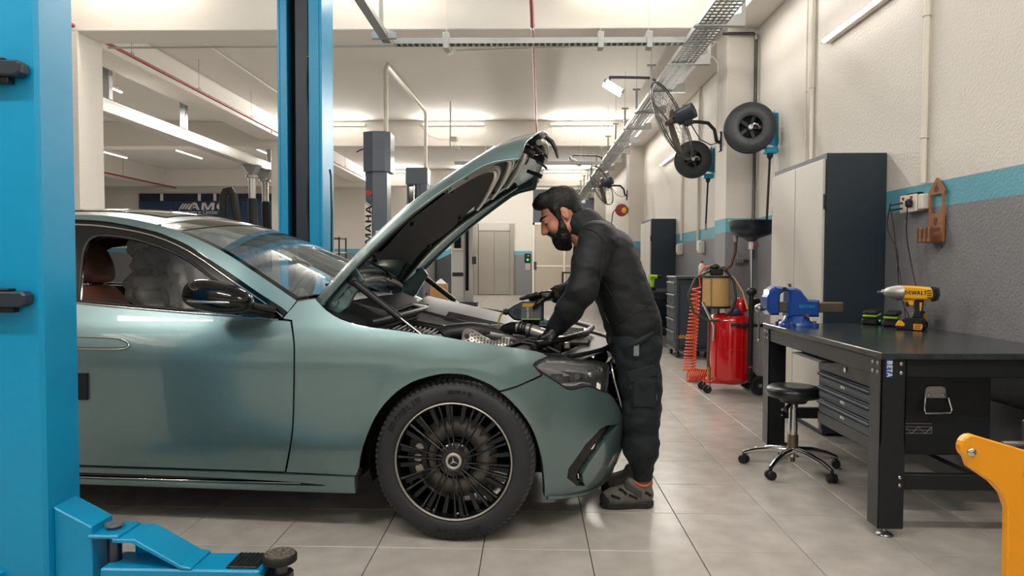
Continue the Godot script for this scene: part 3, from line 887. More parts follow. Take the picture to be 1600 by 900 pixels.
func bonnet(c: Node3D, paint: Material) -> void:
	var o := Node3D.new()
	o.name = "bonnet"
	c.add_child(o)
	o.position = Vector3(-0.665, 1.045, 0)
	o.rotation.z = deg_to_rad(38.5)
	o.set_meta("label", "raised bonnet seen from below, black mat and silver ribs")
	part(o, "outer_skin", mb().grid(func(a: float, b: float) -> Vector3: return hood_at(a, 1.0 - 2.0 * b), 36, 48), paint)
	part(o, "hem", mb().tube(range(49).map(func(k: int) -> Vector3: return hood_at(1.0, -1.0 + k / 24.0)), 0.006, 6), paint)
	for s in [-1.0, 1.0]:
		part(o, "hem", mb().tube(range(25).map(func(k: int) -> Vector3: return hood_at(k / 24.0, s)), 0.006, 6), paint)
	# pressed inner panel: rim, channel, raised frame
	var inner := func(a: float, b: float) -> Vector3:
		var bb_ := lerpf(-0.965, 0.965, b)
		var aa := lerpf(0.03, 0.97, a)
		var e := absf(bb_)
		var d := 0.014
		d += 0.010 * smoothstep(0.95, 0.88, e) * smoothstep(0.97, 0.92, aa) * smoothstep(0.03, 0.08, aa)
		d -= 0.008 * smoothstep(0.80, 0.76, e) * smoothstep(0.90, 0.86, aa) * smoothstep(0.1, 0.14, aa)
		d += 0.012 * smoothstep(0.70, 0.66, e) * smoothstep(0.82, 0.78, aa) * smoothstep(0.16, 0.2, aa)
		return hood_at(aa, bb_, d)
	part(o, "inner_panel", mb().grid(inner, 44, 60), M.inner_paint)
	var mat_fn := func(a: float, b: float) -> Vector3:
		var f := lerpf(-1.0, 1.0, b)
		var aa := lerpf(0.17, 0.80 - 0.14 * f * f, a)
		return hood_at(aa, f * (0.60 - 0.06 * sin(a * 9.0)), 0.05 + 0.006 * sin(a * PI) * cos(f * 1.4))
	part(o, "insulation_mat", mb().grid(mat_fn, 24, 24), M.mat_black, "matt black sound insulation")
	for k in 6:
		var f := -0.5 + 0.2 * k
		part(o, "mat_clip", mb().ball(hood_at(0.2 + 0.1 * k, 0.54 if k % 2 == 0 else -0.54, 0.062), Vector3(0.016, 0.01, 0.016), 10), M.black_plastic)
	# curved stiffening ribs at the front edge
	for k in 3:
		var p := []
		for i in 15:
			var f := -0.86 + 1.72 * i / 14.0
			p.append(hood_at(0.745 + 0.075 * k - 0.19 * f * f * (1.0 - 0.12 * k), f * (0.80 - 0.0 * k), 0.046))
		var q := []
		for i in 15: q.append(p[i] + Vector3(0.022, 0.0, 0))
		part(o, "rib", mb().tube(p, 0.019, 8).tube(q, 0.015, 8), M.rib_silver)
	# side reinforcement folds
	for s in [-1.0, 1.0]:
		var p := []
		for i in 13: p.append(hood_at(0.08 + 0.8 * i / 12.0, s * (0.84 - 0.06 * sin(i * 0.4)), 0.03))
		part(o, "side_fold", mb().tube(p, 0.015, 8), paint)
		part(o, "side_seal", mb().tube(p.map(func(q: Vector3) -> Vector3: return q + Vector3(0, -0.006, -0.05 * s)), 0.007, 6), M.black_plastic)
	# latch hardware on the front edge
	for s in [-0.42, 0.0, 0.42]:
		var q := hood_at(0.955, s, 0.05)
		part(o, "latch_plate", mb().box(q, Vector3(0.07, 0.035, 0.1), 0.008), M.engine_black)
		part(o, "latch_hoop", mb().tube([q + Vector3(-0.02, -0.01, -0.03), q + Vector3(-0.01, -0.07, -0.03), q + Vector3(-0.01, -0.07, 0.03), q + Vector3(-0.02, -0.01, 0.03)], 0.006, 6), M.dark_steel)
	for s in [-0.62, -0.2, 0.3, 0.6]:
		var q := hood_at(0.90, s, 0.05)
		part(o, "rubber_stop", mb().cyl(q, q + Vector3(0.05, -0.085, 0), 0.011, 0.016, 8), M.black_plastic)
	var hk := hood_at(0.99, 0.25, 0.03)
	part(o, "safety_catch", mb().tube([hk, hk + Vector3(0.01, -0.04, 0.0), hk + Vector3(0.0, -0.09, 0.01), hk + Vector3(-0.02, -0.13, 0.02)], [0.012, 0.013, 0.011, 0.006], 8), M.black_plastic)
	var grp := []
	for i in 13: grp.append(hood_at(0.97, -0.5 + i / 12.0, 0.06))
	part(o, "catch_frame", mb().tube(grp, 0.016, 8), M.engine_silver)
	# air deflector near the hinge
	part(o, "rear_seal_frame", mb().tube(range(17).map(func(k: int) -> Vector3: return hood_at(0.055, -0.8 + k * 0.1, 0.05)), 0.02, 8), M.engine_silver)
	# hinges and gas struts stay with the body
	for s in [-1.0, 1.0]:
		var hg := part(c, "bonnet_hinge", mb().prism([Vector2(-0.665, 0.90), Vector2(-0.62, 0.885), Vector2(-0.575, 0.97), Vector2(-0.535, 1.0), Vector2(-0.50, 1.06), Vector2(-0.455, 1.13), Vector2(-0.50, 1.19), Vector2(-0.56, 1.12), Vector2(-0.62, 1.08), Vector2(-0.65, 1.0)], 0.70 * s - 0.012, 0.70 * s + 0.012, 0.004), paint)
		for q in [[-0.60, 1.03, 0.026], [-0.53, 1.07, 0.016], [-0.62, 0.96, 0.014], [-0.51, 1.13, 0.014]]:
			part(hg, "hinge_pin", mb().cyl(Vector3(q[0], q[1], (0.70 + 0.011) * s), Vector3(q[0], q[1], (0.70 + 0.026) * s), q[2], -1, 14), paint)
		part(hg, "hinge_link", mb().bar(Vector3(-0.60, 1.03, 0.725 * s), Vector3(-0.51, 1.13, 0.725 * s), 0.008, 0.025, 0.003), paint)
		var z: float = 0.735 * s
		var st := part(c, "gas_strut", mb().cyl(Vector3(-0.505, 1.125, z), Vector3(-0.28, 0.955, z), 0.017, -1, 14).ball(Vector3(-0.505, 1.125, z), Vector3(0.024, 0.024, 0.024), 12), M.engine_black)
		part(st, "strut_rod", mb().cyl(Vector3(-0.28, 0.955, z), Vector3(-0.165, 0.868, z), 0.006, -1, 10), M.chrome)

# ---------------------------------------------------------------- under the bonnet
func engine_bay(c: Node3D, paint: Material) -> void:
	var o := Node3D.new()
	o.name = "engine_bay"
	c.add_child(o)
	o.set_meta("label", "open engine bay with grey cover, black ducts and pipes")
	# tub
	part(o, "bay_tub", mb().bb(Vector3(-0.62, 0.5, -0.72), Vector3(0.40, 0.56, 0.72)).bb(Vector3(-0.66, 0.5, -0.74), Vector3(-0.6, 0.86, 0.74)).bb(Vector3(-0.6, 0.5, 0.70), Vector3(0.45, 0.80, 0.73)).bb(Vector3(-0.6, 0.5, -0.73), Vector3(0.45, 0.80, -0.70)), M.black_matt)
	# inner wings: the painted flange beside the bonnet opening
	for s in [-1.0, 1.0]:
		part(o, "inner_wing", mb().grid(func(a: float, b: float) -> Vector3:
			var k := a * 9.0
			var i := mini(int(k), 8)
			var q: Vector2 = V_FENDER_TOP[i].lerp(V_FENDER_TOP[i + 1], k - i)
			var p := body(q.x, q.y)
			return Vector3(p.x, p.y - 0.002 - 0.055 * b * b, (p.z - 0.055 * b) * s), 36, 4), paint)
	# cowl cover below the windscreen
	part(o, "cowl_cover", mb().grid(func(a: float, b: float) -> Vector3:
		var z := lerpf(-0.76, 0.76, a)
		var f := 1.0 - (z / 0.8) * (z / 0.8)
		return Vector3(lerpf(-0.72 + 0.22 * f, -0.40 + 0.12 * f, b), 1.0 + 0.035 * f - 0.105 * b, z), 24, 8), M.engine_black)
	part(o, "cowl_seal", mb().tube(range(21).map(func(k: int) -> Vector3:
		var z := -0.74 + 0.074 * k
		var f := 1.0 - (z / 0.8) * (z / 0.8)
		return Vector3(-0.44 + 0.14 * f, 0.925 + 0.03 * f, z)), 0.02, 8), M.black_plastic)
	for z in [0.5, 0.1, -0.35]:
		part(o, "cowl_rib", mb().bar(Vector3(-0.58, 1.0, z), Vector3(-0.36, 0.945, z + 0.03), 0.03, 0.03, 0.006), M.engine_grey)
	# strut towers with filter grilles
	for s in [1.0, -1.0]:
		part(o, "filter_housing", mb().grid(func(a: float, b: float) -> Vector3:
			return Vector3(lerpf(-0.40, -0.12, a), 0.865 - 0.03 * a + 0.045 * pow(sin(PI * b), 0.5) * pow(sin(PI * clampf(a, 0.02, 0.98)), 0.4), s * lerpf(0.44, 0.68, b)), 20, 14), M.engine_black)
		for k in 11:
			part(o, "filter_rib", mb().bar(Vector3(-0.385 + k * 0.024, 0.905 - 0.003 * k, 0.48 * s), Vector3(-0.385 + k * 0.024, 0.897 - 0.003 * k, 0.665 * s), 0.008, 0.014, 0.002), M.black_plastic)
	part(o, "wing_cover", mb().bb(Vector3(-0.6, 0.83, 0.58), Vector3(-0.1, 0.87, 0.72), 0.02), M.engine_black)
	# engine cover
	var cover := func(a: float, b: float) -> Vector3:
		var x := lerpf(-0.36, 0.235, a)
		var wz := lerpf(0.31, 0.25, a)
		var f := lerpf(1.0, -1.0, b)
		var y := 0.965 - 0.115 * a - 0.01 * a * a + 0.014 * (1.0 - f * f)
		y += 0.01 - 0.038 * f
		y -= 0.09 * pow(maxf(0.0, (absf(f) - 0.84) / 0.16), 2.0) + 0.09 * pow(maxf(0.0, (a - 0.93) / 0.07), 2.0)
		return Vector3(x, y, wz * f + 0.02)
	part(o, "engine_cover", mb().grid(cover, 36, 36), M.engine_grey, "grey ribbed plastic engine cover")
	for k in 7:
		var f := 0.12 + 0.07 * k
		part(o, "cover_rib", mb().tube([cover.call(0.32, f * 0.6 + 0.02) + Vector3(0, 0.002, 0), cover.call(0.60, f * 0.6 + 0.02) + Vector3(0, 0.002, 0), cover.call(0.86, f * 0.6 + 0.02) + Vector3(0, 0.002, 0)], 0.005, 6), M.engine_black)
	part(o, "cover_step", mb().tube([cover.call(0.02, 0.2), cover.call(0.5, 0.12), cover.call(0.9, 0.08)], 0.012, 8), M.engine_black)
	part(o, "oil_filler_neck", mb().lathe(Vector3(0.112, 0.862, 0.19), [Vector2(0.026, 0.016), Vector2(0.042, 0.018), Vector2(0.044, 0.004), Vector2(0.048, -0.01)], 20), M.engine_grey)
	part(o, "oil_filler_hole", mb().cyl(Vector3(0.112, 0.84, 0.19), Vector3(0.112, 0.8755, 0.19), 0.03, -1, 18), M.black_matt)
	# intake box in front and right of the engine
	part(o, "air_box", mb().grid(func(a: float, b: float) -> Vector3:
		var f := lerpf(1.0, -1.0, b)
		return Vector3(lerpf(0.08, 0.34, a), 0.862 - 0.035 * a - 0.06 * pow(absf(f), 4.0) - 0.05 * pow(maxf(0, (a - 0.8) / 0.2), 2.0), 0.40 + 0.13 * f * (1.0 - 0.2 * a)), 18, 18), M.engine_black)
	part(o, "intake_duct", mb().tube([Vector3(0.08, 0.86, 0.40), Vector3(0.0, 0.87, 0.44), Vector3(-0.1, 0.86, 0.47), Vector3(-0.14, 0.84, 0.52)], 0.045, 12), M.engine_black)
	# perforated heat shield
	var sh := func(a: float, b: float) -> Vector3:
		return Vector3(lerpf(-0.03, 0.225, a), lerpf(0.80, 0.885 - 0.06 * a, b) + 0.012 * sin(a * 9.0) * b, 0.53 + 0.02 * sin(a * 5.0) - 0.05 * b * b)
	part(o, "heat_shield", mb().grid(sh, 20, 8), M.engine_silver, "dimpled silver heat shield")
	for i in 14:
		for j in 4:
			part(o, "shield_dimple", mb().ball(sh.call(0.14 + i * 0.06, 0.2 + 0.19 * j + (0.09 if i % 2 else 0.0)) + Vector3(0, 0, 0.003), Vector3(0.0045, 0.0045, 0.003), 6), M.dark_steel)
	part(o, "shield_bolt", mb().cyl(sh.call(0.1, 0.6), sh.call(0.1, 0.6) + Vector3(0, 0.003, 0.012), 0.012, -1, 12), M.engine_black)
	# silver charge pipe with clamps
	part(o, "charge_pipe", mb().tube([Vector3(0.22, 0.875, 0.26), Vector3(0.28, 0.868, 0.28), Vector3(0.36, 0.846, 0.32), Vector3(0.43, 0.82, 0.33)], 0.03, 14), M.engine_silver)
	for k in 3:
		part(o, "hose_clamp", mb().torus(Vector3(0.235 + 0.03 * k, 0.8735 - 0.004 * k, 0.268 + 0.008 * k), Vector3(1, -0.15, 0.25), 0.031, 0.006, 18, 6), M.engine_black)
	part(o, "hose_elbow", mb().tube([Vector3(0.12, 0.84, 0.2), Vector3(0.19, 0.87, 0.23), Vector3(0.265, 0.869, 0.275)], 0.034, 12), M.engine_black)
	# front crossmember with radiator cover, silver finned box and wiring
	part(o, "slam_panel", mb().grid(func(a: float, b: float) -> Vector3:
		var z := lerpf(-0.72, 0.72, a)
		var f := 1.0 - (z / 0.8) * (z / 0.8)
		return Vector3(lerpf(0.36 + 0.22 * f, 0.43 + 0.31 * f, b), 0.80 - 0.025 * b - 0.02 * (1.0 - f), z), 28, 5), M.engine_black)
	part(o, "slam_edge", mb().tube(range(21).map(func(k: int) -> Vector3:
		var z := -0.7 + 0.07 * k
		var f := 1.0 - (z / 0.8) * (z / 0.8)
		return Vector3(0.42 + 0.31 * f, 0.785, z)), 0.012, 8), M.black_plastic)
	part(o, "lock_cover", mb().bb(Vector3(0.42, 0.79, -0.25), Vector3(0.60, 0.83, 0.30), 0.015), M.engine_silver)
	for k in 5:
		part(o, "lock_cover_slot", mb().box(Vector3(0.51, 0.832, -0.17 + 0.09 * k), Vector3(0.12, 0.006, 0.03), 0.002), M.black_matt)
	part(o, "front_bar", mb().tube([Vector3(0.34, 0.83, 0.62), Vector3(0.46, 0.84, 0.5), Vector3(0.58, 0.845, 0.2), Vector3(0.62, 0.84, -0.2), Vector3(0.5, 0.84, -0.6)], 0.016, 8), M.engine_black)
	for k in 5:
		var zz: float = 0.62 - 0.1 * k
		part(o, "wiring", mb().tube([Vector3(0.16 + 0.03 * k, 0.80, zz), Vector3(0.26 + 0.02 * k, 0.835, zz - 0.03), Vector3(0.38, 0.815, zz - 0.05), Vector3(0.45, 0.79, zz - 0.02)], 0.009, 6), M.black_plastic)
	for k in 4:
		part(o, "connector", mb().box(Vector3(0.33 + 0.05 * k, 0.815 - 0.003 * k, 0.60 - 0.05 * k), Vector3(0.03, 0.03, 0.035), 0.005), M.engine_silver if k % 2 else M.engine_black)
	part(o, "coolant_hose", mb().tube([Vector3(-0.3, 0.90, -0.4), Vector3(-0.1, 0.91, -0.46), Vector3(0.1, 0.88, -0.48), Vector3(0.3, 0.85, -0.45)], 0.028, 10), M.engine_black)
	part(o, "battery_cover", mb().bb(Vector3(-0.4, 0.84, -0.68), Vector3(0.2, 0.895, -0.5), 0.02), M.engine_black)
	part(o, "brake_reservoir", mb().bb(Vector3(-0.42, 0.86, -0.64), Vector3(-0.3, 0.945, -0.52), 0.02), M.label_white)
	part(o, "air_duct_right", mb().tube([Vector3(-0.36, 0.905, 0.38), Vector3(-0.15, 0.875, 0.42), Vector3(-0.05, 0.86, 0.46)], 0.024, 10), M.engine_black)
	for k in 3:
		part(o, "fuel_line", mb().tube([Vector3(-0.3, 0.975 - 0.008 * k, 0.05 + 0.05 * k), Vector3(-0.34, 0.985, 0.16 + 0.05 * k), Vector3(-0.4, 0.96, 0.3 + 0.05 * k)], 0.01, 6), M.engine_silver if k == 1 else M.engine_black)

# ---------------------------------------------------------------- cabin
func seat(o: Node3D, x: float, z: float) -> void:
	var s := part(o, "seat_backrest", mb().grid(func(a: float, b: float) -> Vector3:
		var ph := a * PI
		var th := b * TAU
		var r := pow(sin(ph), 0.45)
		var y := 0.82 - 0.27 * cos(ph)
		return Vector3(x - 0.32 * (y - 0.55) + 0.10 * r * cos(th), y, z + 0.25 * r * signf(sin(th)) * pow(absf(sin(th)), 0.6) * (1.0 - 0.25 * a)), 20, 24), M.leather)
	part(s, "headrest", mb().grid(func(a: float, b: float) -> Vector3:
		var ph := a * PI
		var th := b * TAU
		var r := pow(sin(ph), 0.4)
		var y := 1.20 - 0.105 * cos(ph)
		return Vector3(x - 0.32 * (y - 0.55) + 0.03 + 0.062 * r * cos(th), y, z + 0.135 * r * signf(sin(th)) * pow(absf(sin(th)), 0.5)), 16, 20), M.leather)
	for k in [-0.06, 0.06]:
		part(s, "headrest_post", mb().cyl(Vector3(x - 0.14, 1.04, z + k), Vector3(x - 0.165, 1.13, z + k), 0.007, -1, 8), M.chrome)
	part(s, "seat_cushion", mb().box(Vector3(x + 0.18, 0.52, z), Vector3(0.52, 0.16, 0.5), 0.05), M.leather)

func cabin(c: Node3D) -> void:
	var o := Node3D.new()
	o.name = "cabin"
	c.add_child(o)
	part(o, "cabin_floor", mb().bb(Vector3(-3.1, 0.28, -0.8), Vector3(-0.68, 0.4, 0.8)), M.black_matt)
	part(o, "firewall", mb().bb(Vector3(-0.72, 0.28, -0.8), Vector3(-0.68, 0.98, 0.8)), M.black_matt)
	for s in [-1.0, 1.0]:
		part(o, "door_card", mb().bb(Vector3(-2.9, 0.3, s * 0.80), Vector3(-0.72, 0.955, s * 0.84), 0.01), M.leather if s < 0 else M.black_matt)
	part(o, "dashboard", mb().prism([Vector2(-0.7, 0.6), Vector2(-0.7, 1.0), Vector2(-0.85, 1.02), Vector2(-1.05, 0.98), Vector2(-1.1, 0.9), Vector2(-1.05, 0.7)], -0.78, 0.78, 0.02), M.black_plastic)
	seat(o, -1.87, 0.37)
	seat(o, -1.98, -0.37)
	part(o, "rear_bench", mb().box(Vector3(-2.75, 0.55, 0), Vector3(0.5, 0.3, 1.4), 0.06).box(Vector3(-3.0, 0.85, 0), Vector3(0.16, 0.6, 1.4), 0.06), M.leather)
	var w := part(o, "steering_wheel", mb().torus(Vector3(-1.22, 0.98, -0.37), Vector3(1, -0.45, 0), 0.185, 0.016, 36, 10), M.black_plastic)
	part(w, "steering_hub", mb().ball(Vector3(-1.2, 0.97, -0.37), Vector3(0.04, 0.08, 0.09), 14), M.black_plastic)
	for a in [0.0, 2.1, 4.2]:
		part(w, "wheel_spoke", mb().bar(Vector3(-1.2, 0.97, -0.37), Vector3(-1.22 + 0.07 * cos(a + 1.57), 0.98 + 0.15 * cos(a + 1.57), -0.37 + 0.17 * sin(a + 1.57)), 0.03, 0.02, 0.005), M.black_plastic)
	var rm := part(o, "rear_view_mirror", mb().box(Vector3(-1.12, 1.27, 0.0), Vector3(0.03, 0.07, 0.24), 0.012), M.black_plastic)
	part(rm, "mirror_stalk", mb().cyl(Vector3(-1.12, 1.28, 0), Vector3(-1.08, 1.33, 0), 0.012, -1, 8), M.black_plastic)

func plastic_cover() -> void:
	# crumpled clear film pulled over the far front seat
	var o := thing("plastic_seat_cover", "crumpled translucent plastic protective cover inside the car, seen through the side window", "seat cover", CAR_AT, CAR_TURN)
	var n := FastNoiseLite.new()
	n.seed = 21
	n.frequency = 5.0
	var sheet := func(x0: float, x1: float, y0: float, y1: float, z: float, flare: float, ph: float, rx: float, rz: float) -> Mb:
		return mb().grid(func(a: float, b: float) -> Vector3:
			var th := a * TAU
			var t := 1.0 - b
			var fold := 1.0 + 0.22 * sin(th * 7.0 + ph + b * 2.0) * (0.25 + 0.75 * b) + 0.4 * n.get_noise_3d(a * 0.8, b * 0.6, ph)
			var r := lerpf(1.0, flare, b) * (pow(sin(PI * clampf(0.5 - 0.5 * b + 0.5, 0.0, 1.0) * 0.5 + 0.0), 0.3) if b < 0.12 else 1.0)
			if b < 0.1: r *= sqrt(b / 0.1)
			var cx := lerpf(x0, x1, b)
			return Vector3(cx + rx * r * fold * cos(th), lerpf(y1, y0, b) + 0.04 * n.get_noise_2d(a * 0.9, b + ph), z + rz * r * fold * sin(th)), 70, 26)
	part(o, "hood_film", sheet.call(-2.15, -2.10, 1.02, 1.37, -0.37, 1.0, 0.0, 0.13, 0.19), M.film)
	part(o, "skirt_film", sheet.call(-2.10, -1.94, 0.80, 1.16, -0.36, 1.25, 1.3, 0.16, 0.25), M.film)
	part(o, "side_film", sheet.call(-1.88, -1.84, 0.84, 1.30, -0.28, 1.3, 2.6, 0.09, 0.13), M.film)

# ---------------------------------------------------------------- wheels
func star(m: Mb, r: float, depth: float) -> void:
	for k in 3:
		var a := PI / 2 + TAU * k / 3.0
		var t := Vector2(cos(a), sin(a)) * r
		var l := Vector2(cos(a + PI / 3), sin(a + PI / 3)) * r * 0.16
		var q := Vector2(cos(a - PI / 3), sin(a - PI / 3)) * r * 0.16
		m.prism([Vector2.ZERO, q, t, l], 0.0, depth)

func wheel(o: Node3D, full: bool) -> void:
	# axis along local z, outer face at z = 0
	var turn := Basis(Vector3(1, 0, 0), Vector3(0, 0, 1), Vector3(0, -1, 0))   # lathe y -> z
	var ty := mb()
	ty.xf = Transform3D(turn, Vector3.ZERO)
	ty.lathe(Vector3.ZERO, [Vector2(0.252, -0.02), Vector2(0.256, -0.004), Vector2(0.275, 0.004), Vector2(0.300, 0.006), Vector2(0.322, 0.0), Vector2(0.336, -0.012), Vector2(0.3455, -0.026), Vector2(0.349, -0.05), Vector2(0.352, -0.12), Vector2(0.3505, -0.19), Vector2(0.346, -0.215), Vector2(0.325, -0.235), Vector2(0.29, -0.24), Vector2(0.252, -0.22)], 96)
	var tyre := part(o, "tyre", ty, M.tyre)
	var tr := mb()
	var shoulder := [Vector2(0.3335, -0.0075), Vector2(0.3405, -0.0125), Vector2(0.3495, -0.0255), Vector2(0.3522, -0.048)]
	for k in (84 if full else 0):
		var a0 := TAU * k / 84.0
		var a1 := a0 + TAU / 84.0 * 0.62
		tr.sg(-1)
		for i in 3:
			var p: Vector2 = shoulder[i]
			var q: Vector2 = shoulder[i + 1]
			var sk0 := 0.012 * i
			var sk1 := 0.012 * (i + 1)
			tr.quad(Vector3(cos(a0 + sk0) * p.x, sin(a0 + sk0) * p.x, p.y), Vector3(cos(a0 + sk1) * q.x, sin(a0 + sk1) * q.x, q.y), Vector3(cos(a1 + sk1) * q.x, sin(a1 + sk1) * q.x, q.y), Vector3(cos(a1 + sk0) * p.x, sin(a1 + sk0) * p.x, p.y))
			for e in [[a0, 0], [a1, 1]]:
				var f: float = e[0]
				tr.quad(Vector3(cos(f + sk0) * p.x, sin(f + sk0) * p.x, p.y), Vector3(cos(f + sk1) * q.x, sin(f + sk1) * q.x, q.y), Vector3(cos(f + sk1) * (q.x - 0.004), sin(f + sk1) * (q.x - 0.004), q.y - 0.002), Vector3(cos(f + sk0) * (p.x - 0.004), sin(f + sk0) * (p.x - 0.004), p.y - 0.002))
		tr.xf = Transform3D(Basis(Vector3(0, 0, 1), a0), Vector3.ZERO)
		tr.prism([Vector2(0.346, -0.010), Vector2(0.3525, -0.010), Vector2(0.3525, 0.004), Vector2(0.346, 0.004)], -0.115, -0.056)
		tr.prism([Vector2(0.346, 0.0), Vector2(0.3525, 0.0), Vector2(0.3525, 0.013), Vector2(0.346, 0.013)], -0.175, -0.121)
		tr.xf = Transform3D.IDENTITY
	if full:
		var t := part(tyre, "tread_blocks", tr, M.tread)
		t.set_meta("kind", "stuff")
		var tx := mb()
		var words := [["MICHELIN", 2.62, 0.026, 0.070], ["245/40 R 20", 1.62, 0.014, 0.032], ["MICHELIN", 5.05, 0.026, 0.070], ["MICHELIN", -0.25, 0.0, 0.0]]
		for w in words.slice(0, 3):
			var s: String = w[0]
			for i in s.length():
				var a: float = w[1] - (i - 0.5) * w[3] * (1.15 if s.length() == 8 else 1.0)
				var r := 0.305
				var b := Basis(Vector3(0, 0, 1), a - PI / 2)
				tx.text(s[i], w[2], 0.003, Transform3D(b, Vector3(cos(a) * r, sin(a) * r, 0.007)))
		part(tyre, "lettering", tx, M.tyre_text)
	# rim
	var rm := mb()
	rm.xf = Transform3D(turn, Vector3.ZERO)
	rm.lathe(Vector3.ZERO, [Vector2(0.243, -0.22), Vector2(0.235, -0.10), Vector2(0.240, -0.03), Vector2(0.246, -0.012), Vector2(0.252, -0.004)], 72)
	part(o, "rim_barrel", rm, M.rim_black)
	var rl := mb()
	rl.xf = Transform3D(turn, Vector3.ZERO)
	rl.lathe(Vector3.ZERO, [Vector2(0.2485, -0.010), Vector2(0.250, 0.0), Vector2(0.2535, 0.003), Vector2(0.257, -0.002)], 96)
	part(o, "rim_lip", rl, M.aluminium, "thin bright rim lip")
	var sp := mb()
	# twin-bladed spoke pointing along +x
	sp.prism([Vector2(0.05, -0.0085), Vector2(0.15, -0.0065), Vector2(0.245, -0.0075), Vector2(0.245, 0.0035), Vector2(0.15, 0.0), Vector2(0.05, 0.0)], -0.034, -0.008, 0.0025)
	var spoke := sp.done()
	var fn := mb()
	fn.prism([Vector2(0.150, -0.004), Vector2(0.172, -0.014), Vector2(0.240, -0.019), Vector2(0.242, 0.004), Vector2(0.165, 0.004)], -0.055, -0.036, 0.002)
	var fin := fn.done()
	for k in 20:
		var s := part(o, "spoke", spoke, M.rim_black)
		s.rotation.z = TAU * k / 20.0 + (0.045 if k % 2 else -0.045)
		if full:
			var f := part(o, "spoke_fin", fin, M.fin_slate)
			f.rotation.z = TAU * k / 20.0 + 0.16
	var hb := mb()
	hb.xf = Transform3D(turn, Vector3.ZERO)
	hb.lathe(Vector3.ZERO, [Vector2(0.085, -0.06), Vector2(0.08, -0.03), Vector2(0.06, -0.022), Vector2(0.038, -0.016), Vector2(0.036, -0.02)], 40)
	part(o, "hub", hb, M.rim_black)
	if full:
		for k in 5:
			var a := TAU * k / 5.0 + 0.3 - PI / 2 - 0.3
			part(o, "wheel_bolt", mb().cyl(Vector3(cos(a) * 0.06, sin(a) * 0.06, -0.03), Vector3(cos(a) * 0.06, sin(a) * 0.06, -0.012), 0.011, 0.010, 12), M.black_plastic)
		var cp := mb()
		cp.xf = Transform3D(turn, Vector3.ZERO)
		cp.lathe(Vector3.ZERO, [Vector2(0.036, -0.022), Vector2(0.0365, -0.010), Vector2(0.034, -0.007), Vector2(0.0255, -0.0065), Vector2(0.024, -0.008)], 40)
		part(o, "hub_cap_ring", cp, M.engine_silver)
		var cc := mb()
		cc.cyl(Vector3(0, 0, -0.02), Vector3(0, 0, -0.0085), 0.0248, -1, 30)
		part(o, "hub_cap", cc, M.black_gloss)
		var sm := mb()
		sm.xf = Transform3D(Basis(Vector3(0, 0, 1), 0.15), Vector3(0, 0, -0.0085))
		star(sm, 0.0225, 0.0025)
		part(o, "hub_star", sm, M.chrome)
		part(o, "valve", mb().cyl(Vector3(0.02, -0.232, -0.03), Vector3(0.019, -0.225, -0.006), 0.004, -1, 8), M.engine_silver)
	var bd := mb()
	bd.xf = Transform3D(turn, Vector3.ZERO)
	bd.lathe(Vector3.ZERO, [Vector2(0.085, -0.10), Vector2(0.092, -0.085), Vector2(0.180, -0.085), Vector2(0.180, -0.115), Vector2(0.09, -0.115)], 48)
	part(o, "brake_disc", bd, M.disc_steel)
	if full:
		var cl := mb()
		cl.prism(range(7).map(func(k: int) -> Vector2: return Vector2.from_angle(PI - 0.5 + k / 6.0) * 0.215) + range(7).map(func(k: int) -> Vector2: return Vector2.from_angle(PI + 0.5 - k / 6.0) * 0.125), -0.085, -0.058, 0.004)
		part(o, "brake_caliper", cl, M.fin_slate)
		for k in 3:
			var a := PI - 0.28 + 0.28 * k
			part(o, "caliper_pad", mb().cyl(Vector3(cos(a), sin(a), 0) * 0.165 + Vector3(0, 0, -0.06), Vector3(cos(a), sin(a), 0) * 0.165 + Vector3(0, 0, -0.052), 0.02, 0.018, 10), M.engine_silver)

func wheels(c: Node3D) -> void:
	for k in 4:
		var o := Node3D.new()
		o.name = "wheel"
		c.add_child(o, true)
		var right := k % 2 == 0
		o.position = Vector3(0.0 if k < 2 else -2.961, 0.352, 0.927 if right else -0.927)
		if not right: o.rotation.y = PI
		wheel(o, k == 0)
	# dark wheel housings
	for s in [1.0, -1.0]:
		for x in [0.0, -2.961]:
			var l := mb()
			l.xf = Transform3D(Basis(Vector3(1, 0, 0), Vector3(0, 0, s), Vector3(0, -1, 0)), Vector3(x, 0.352, 0))
			l.lathe(Vector3.ZERO, [Vector2(0.0, 0.60), Vector2(0.42, 0.60), Vector2(0.42, 0.79)], 40, true, -0.35, PI + 0.35)
			part(c, "wheel_housing", l, M.black_matt)

